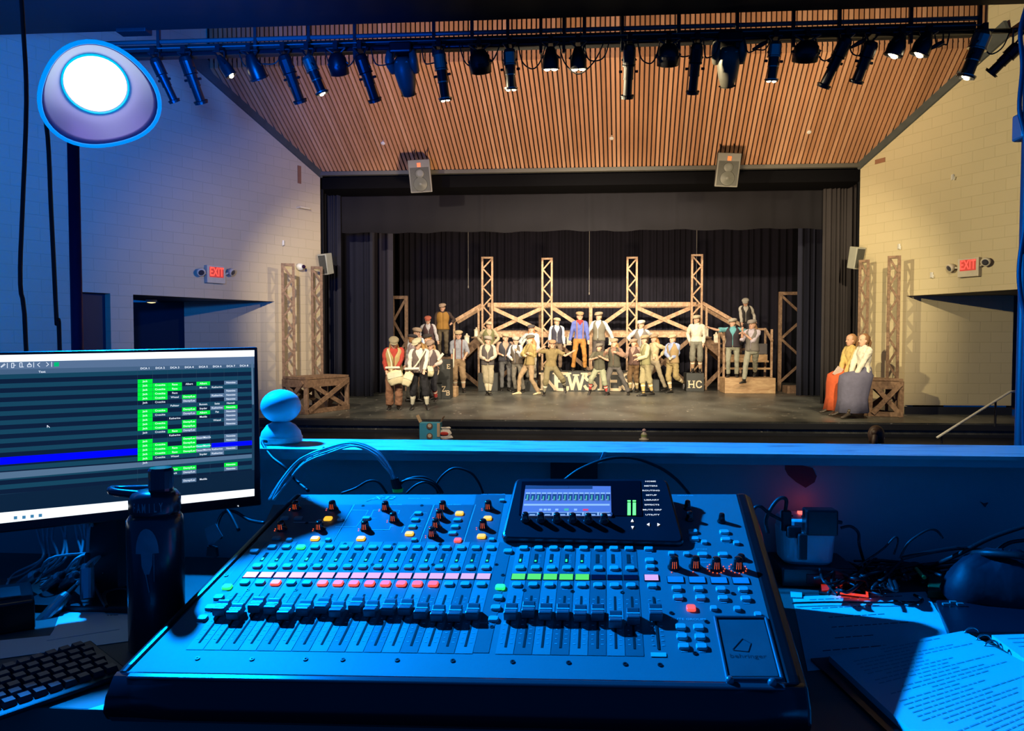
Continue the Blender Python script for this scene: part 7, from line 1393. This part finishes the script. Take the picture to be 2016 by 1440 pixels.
for k in (-.6, .4): mb = MB(); mb.box(q + R @ Vector((-.015 + .03 * k, -.01, zt_ + .001)), (.012, .004, .002), R); mb.build('outlet_slot', M_slot, t)
t2 = thing('power_adapter', onY(1620, 1050, 1.57), 'square black power adapter plugged into the white cube', 'adapter'); a = onY(1588, 1056, 1.555); b = onY(1652, 1006, 1.555); mb = MB(); mb.box(Vector(((a.x + b.x) / 2, 1.572, (a.z + b.z) / 2)), (b.x - a.x, .034, b.z - a.z)); mb.build('brick', M_blk, t2, bevel=.004); mb = MB(); mb.tube([Vector((b.x, 1.572, (a.z + b.z) / 2)), Vector((b.x + .012, 1.572, (a.z + b.z) / 2 - .002))], .004, 8); mb.build('cord_boot', M_cable, t2)
for i, (x0, y0, x1, y1, lb) in enumerate(((1540, 1008, 1560, 1048, 'tall black plug at the left of the white cube'), (1548, 1036, 1576, 1058, 'squat black plug below the tall one on the cube'), (1566, 1048, 1584, 1098, 'black plug and cord hanging down the front of the cube'))):
    a = onY(x0, y1, 1.57); b = onY(x1, y0, 1.57); mb = MB(); mb.box(Vector(((a.x + b.x) / 2, 1.580 - i * .012, (a.z + b.z) / 2)), (b.x - a.x, .016, b.z - a.z)); tag(mb.build('wall_plug', M_cable, bevel=.003), lb, 'plug')
cable([onY(1545, 1012, 1.58), onY(1548, 985, 1.58), onY(1535, 982, 1.58), onY(1520, 998, 1.58), onY(1508, 1025, 1.58), onY(1512, 1050, 1.58)], .004, 'black cord looping up from the tall plug')
cable([onY(1540, 1025, 1.58), onY(1515, 1012, 1.58), onY(1498, 998, 1.58), onY(1486, 1000, 1.58), onY(1480, 1015, 1.58)], .0035, 'black cord going left from the cube behind the console')
cable([onY(1655, 1040, 1.572), onY(1675, 1037, 1.57), onY(1690, 1050, 1.57), onY(1692, 1075, 1.57), onZ(1705, 1120, DZ + .02)], .003, 'thin adapter cord curving down from the square adapter')
# red lit items
t = thing('red_lit_strip', DK(1650, 1165), 'flat black unit lit red on the desk beside the case', 'device'); P = [DK(x, y) for x, y in ((1612, 1172), (1712, 1180), (1706, 1150), (1618, 1148))]; mb = MB(); mb.prism([p + Vector((0, 0, .001)) for p in P], (0, 0, .006)); mb.build('base', M_blk, t)
mb = MB(); P = [onZ(x, y, DZ + .0085) for x, y in ((1618, 1164), (1642, 1162), (1660, 1152), (1616, 1148))]; mb.prism(P, (0, 0, .001)); mb.build('red_light_patch', glow('red_patch', (1, .04, .01), .35), t)  # red LED light on the surface, drawn as an emissive patch
mb = MB(); P = [onZ(x, y, DZ + .0085) for x, y in ((1640, 1169), (1709, 1177), (1709, 1173), (1650, 1166))]; mb.prism(P, (0, 0, .001)); P = [onZ(x, y, DZ + .0085) for x, y in ((1705, 1177), (1710, 1177), (1708, 1158), (1704, 1158))]; mb.prism(P, (0, 0, .001)); mb.build('red_light_edge', glow('red_edge', (1, .06, .03), .9), t)  # red LED light along the edge, drawn as emission
# cable tangle
rnd = random.Random(5)
for i in range(22):
    x = rnd.uniform(1640, 1830); y = rnd.uniform(1085, 1150); pts = []
    for k in range(6): pts.append(onZ(x + k * rnd.uniform(8, 34) - 40, min(1172, max(1084, y + rnd.uniform(-28, 28))), DZ + .006 + rnd.uniform(0, .035)))
    pts = [Vector((p.x, min(p.y, 1.68), p.z)) for p in pts]
    cable(pts, rnd.choice([.0026, .0034, .004]), 'black cable in the tangle behind the papers at right', M_cable, 'tangled_cable', 5, 'cable', 'tangled cables at the right of the desk')
big = (([(1775, 1100), (1830, 1088), (1900, 1079), (1950, 1092), (1985, 1118), (1975, 1140), (1955, 1150), (1950, 1190)], 'thick black cable arching to the dark bag at right', .0045), ([(1800, 1130), (1880, 1095), (1950, 1060), (2020, 1036), (2060, 1025)], 'thick cable rising to the right edge, upper of two', .0045), ([(1955, 1090), (1985, 1070), (2020, 1064), (2060, 1060)], 'cable leaving at the right edge, lower of two', .004), ([(1690, 1115), (1712, 1100), (1740, 1080), (1762, 1058), (1768, 1066), (1760, 1092)], 'thin black wire forming a narrow hook above the tangle', .002), ([(1772, 1100), (1786, 1072), (1808, 1054), (1830, 1043), (1845, 1046), (1856, 1060)], 'thin black wire with a bent free end above the tangle', .0025), ([(1980, 1145), (1950, 1160), (1910, 1172), (1870, 1176)], 'thick black cable along the front of the dark bag', .0048), ([(1800, 1172), (1815, 1180), (1812, 1186), (1790, 1188), (1760, 1184)], 'black cable loop lying over the white paper', .003), ([(1560, 1188), (1640, 1186), (1720, 1187), (1800, 1186)], 'thin black cable lying along the top of the white paper', .002))
for pts, lb, r in big: 
    P = []
    for k, (x, y) in enumerate(pts):
        P.append(onY(x, y, 1.56) if y < 1120 and 'paper' not in lb else onZ(x, y, DZ + .008))
    cable(P, r, lb)
# bag at the far right
q = DK(1996, 1202); t = thing('dark_bag', q, 'soft dark bag slumped at the right edge of the desk', 'bag'); rings = []; rnd = random.Random(3)
for i, (z, k) in enumerate(((0, .9), (.02, 1.05), (.05, 1.0), (.08, .8), (.10, .45), (.105, .1))): rings.append([q + Vector((.115 * k * cos(a_) * (1 + .06 * sin(3 * a_ + i)), .065 * k * sin(a_) * (1 + .08 * sin(4 * a_)) + .03, z + .006 * sin(5 * a_ + i))) for a_ in [2 * pi * j / 28 for j in range(28)]])
mb = MB(); mb.loft(rings); mb.build('bag_body', mat('bag_navy', (.008, .007, .016), .6, noise=.3, nscale=8, bump=.4), t, smooth=True); mb = MB(); mb.tube([q + Vector((.03, .0, .098)), q + Vector((.0, -.02, .112)), q + Vector((-.045, .01, .108)), q + Vector((-.05, .05, .095))], .007, 8, 4); mb.build('handle', M_cable, t, smooth=True)
# black flat device, small gadgets
P = [DK(x, y) for x, y in ((1868, 1262), (2040, 1262), (2040, 1200), (1842, 1196))]; t = thing('flat_device', sum(P, Vector()) / 4, 'flat black device between the tangle and the binder at right', 'device'); mb = MB(); mb.prism([p + Vector((0, 0, .001)) for p in P], (0, 0, .014)); mb.build('case', mat('device_black', (.012, .012, .02), .3), t, bevel=.003)
for i, (x, y) in enumerate(((1862, 1188), (1876, 1184), (1890, 1188))): mb = MB(); a = onZ(x, y + 4, DZ + .017); mb.box(a + Vector((.0, -.0, .002)), (.012, .006, .004)); mb.build('indicator', mat('port_silver', (.4, .42, .4), .3, .5), t)
t = thing('circuit_box', DK(1840, 1165), 'small green-tinted box with a pale knob behind the flat device', 'device'); P = [DK(x, y) for x, y in ((1826, 1180), (1864, 1180), (1858, 1148), (1826, 1150))]; mb = MB(); mb.prism([p + Vector((0, 0, .001)) for p in P], (0, 0, .016)); mb.build('case', mat('case_green', (.05, .09, .03), .5), t, bevel=.002); mb = MB(); mb.ell(onZ(1857, 1158, DZ + .022), (.007, .006, .008)); mb.build('knob', mat('knob_pale', (.6, .62, .66), .3), t, smooth=True)
mb = MB(); mb.tube([onZ(1804, 1120, DZ + .03), onZ(1812, 1130, DZ + .03), onZ(1820, 1138, DZ + .028)], .004, 8); tag(mb.build('green_tie', mat('tie_green', (.25, .55, .12), .5)), 'short yellow-green tie on the cable tangle', 'cable tie')
# papers and binder
sheet([(1560, 1176), (1822, 1166), (1898, 1290), (1590, 1322)], .001, 'large white sheet lying right of the console, half in its shadow', lines=6)
mb = MB(); P = [DK(x, y, .003) for x, y in ((1556, 1166), (1579, 1168), (1579, 1178), (1557, 1177))]; mb.prism(P, (0, 0, .001)); tag(mb.build('sticky_label', M_paper), 'tiny pale label at the top corner of the white sheet', 'label')
t = thing('script_binder', DK(1880, 1400), 'open ring binder with a printed script at the bottom right corner', 'binder')
cv = [DK(1598, 1302), DK(1655, 1300), DK(1905, 1254), DK(2120, 1330), DK(2020, 1560), DK(1800, 1470)]; mb = MB(); mb.prism([p + Vector((0, 0, .003)) for p in (DK(1596, 1304), DK(1660, 1299), DK(1800, 1420), DK(1860, 1500), DK(1800, 1500))], (0, 0, .003)); mb.build('cover', M_blk, t)
pgs = [DK(1632, 1306, .004), DK(1896, 1256, .004), DK(2190, 1410, .004), DK(1900, 1560, .004)]
mb = MB(); mb.prism(pgs, (0, 0, .012)); pg = mb.build('page_block', M_paper, t)
mb = MB(); rnd = random.Random(9); a, b, c, d = [p + Vector((0, 0, .0122)) for p in pgs]
for k in range(30):
    f = .03 + .032 * k; l = a + (d - a) * f; r = b + (c - b) * f; u0 = rnd.choice([.10, .10, .2, .34]); e_ = rnd.uniform(.45, .92)
    while u0 < e_: u1 = u0 + rnd.uniform(.02, .06); p = l + (r - l) * u0; q = l + (r - l) * u1; w_ = (d - a) * .0075; mb.prism([p, q, q + w_, p + w_], (0, 0, .0003)); u0 = u1 + .01
mb.build('printed_text', mat('ink_soft', (.42, .42, .46), .7, noise=0), pg)
for k, (x, y) in enumerate(((1912, 1250), (1936, 1264), (1952, 1276))):
    c = DK(x, y, .012); mb = MB(); mb.tube([c + Vector((.014 * cos(a_) , .004 * cos(a_), .012 * sin(a_))) for a_ in [pi * j / 8 for j in range(9)]], .0016, 6); mb.build('ring', M_xlr, t, smooth=True)
P = [DK(x, y, .004) for x, y in ((1952, 1262), (2080, 1258), (2200, 1330), (2070, 1350))]; mb = MB(); mb.prism(P, (0, 0, .010)); mb.build('right_page_block', M_paper, t)
mb = MB(); a, b, c, d = [p + Vector((0, 0, .0102)) for p in P]
for k in range(8): f = .1 + .1 * k; l = a + (d - a) * f; r = b + (c - b) * f; mb.prism([l + (r - l) * .15, l + (r - l) * .6, l + (r - l) * .6 + (d - a) * .02, l + (r - l) * .15 + (d - a) * .02], (0, 0, .0003))
mb.build('right_page_text', MC['ink_soft'], t)
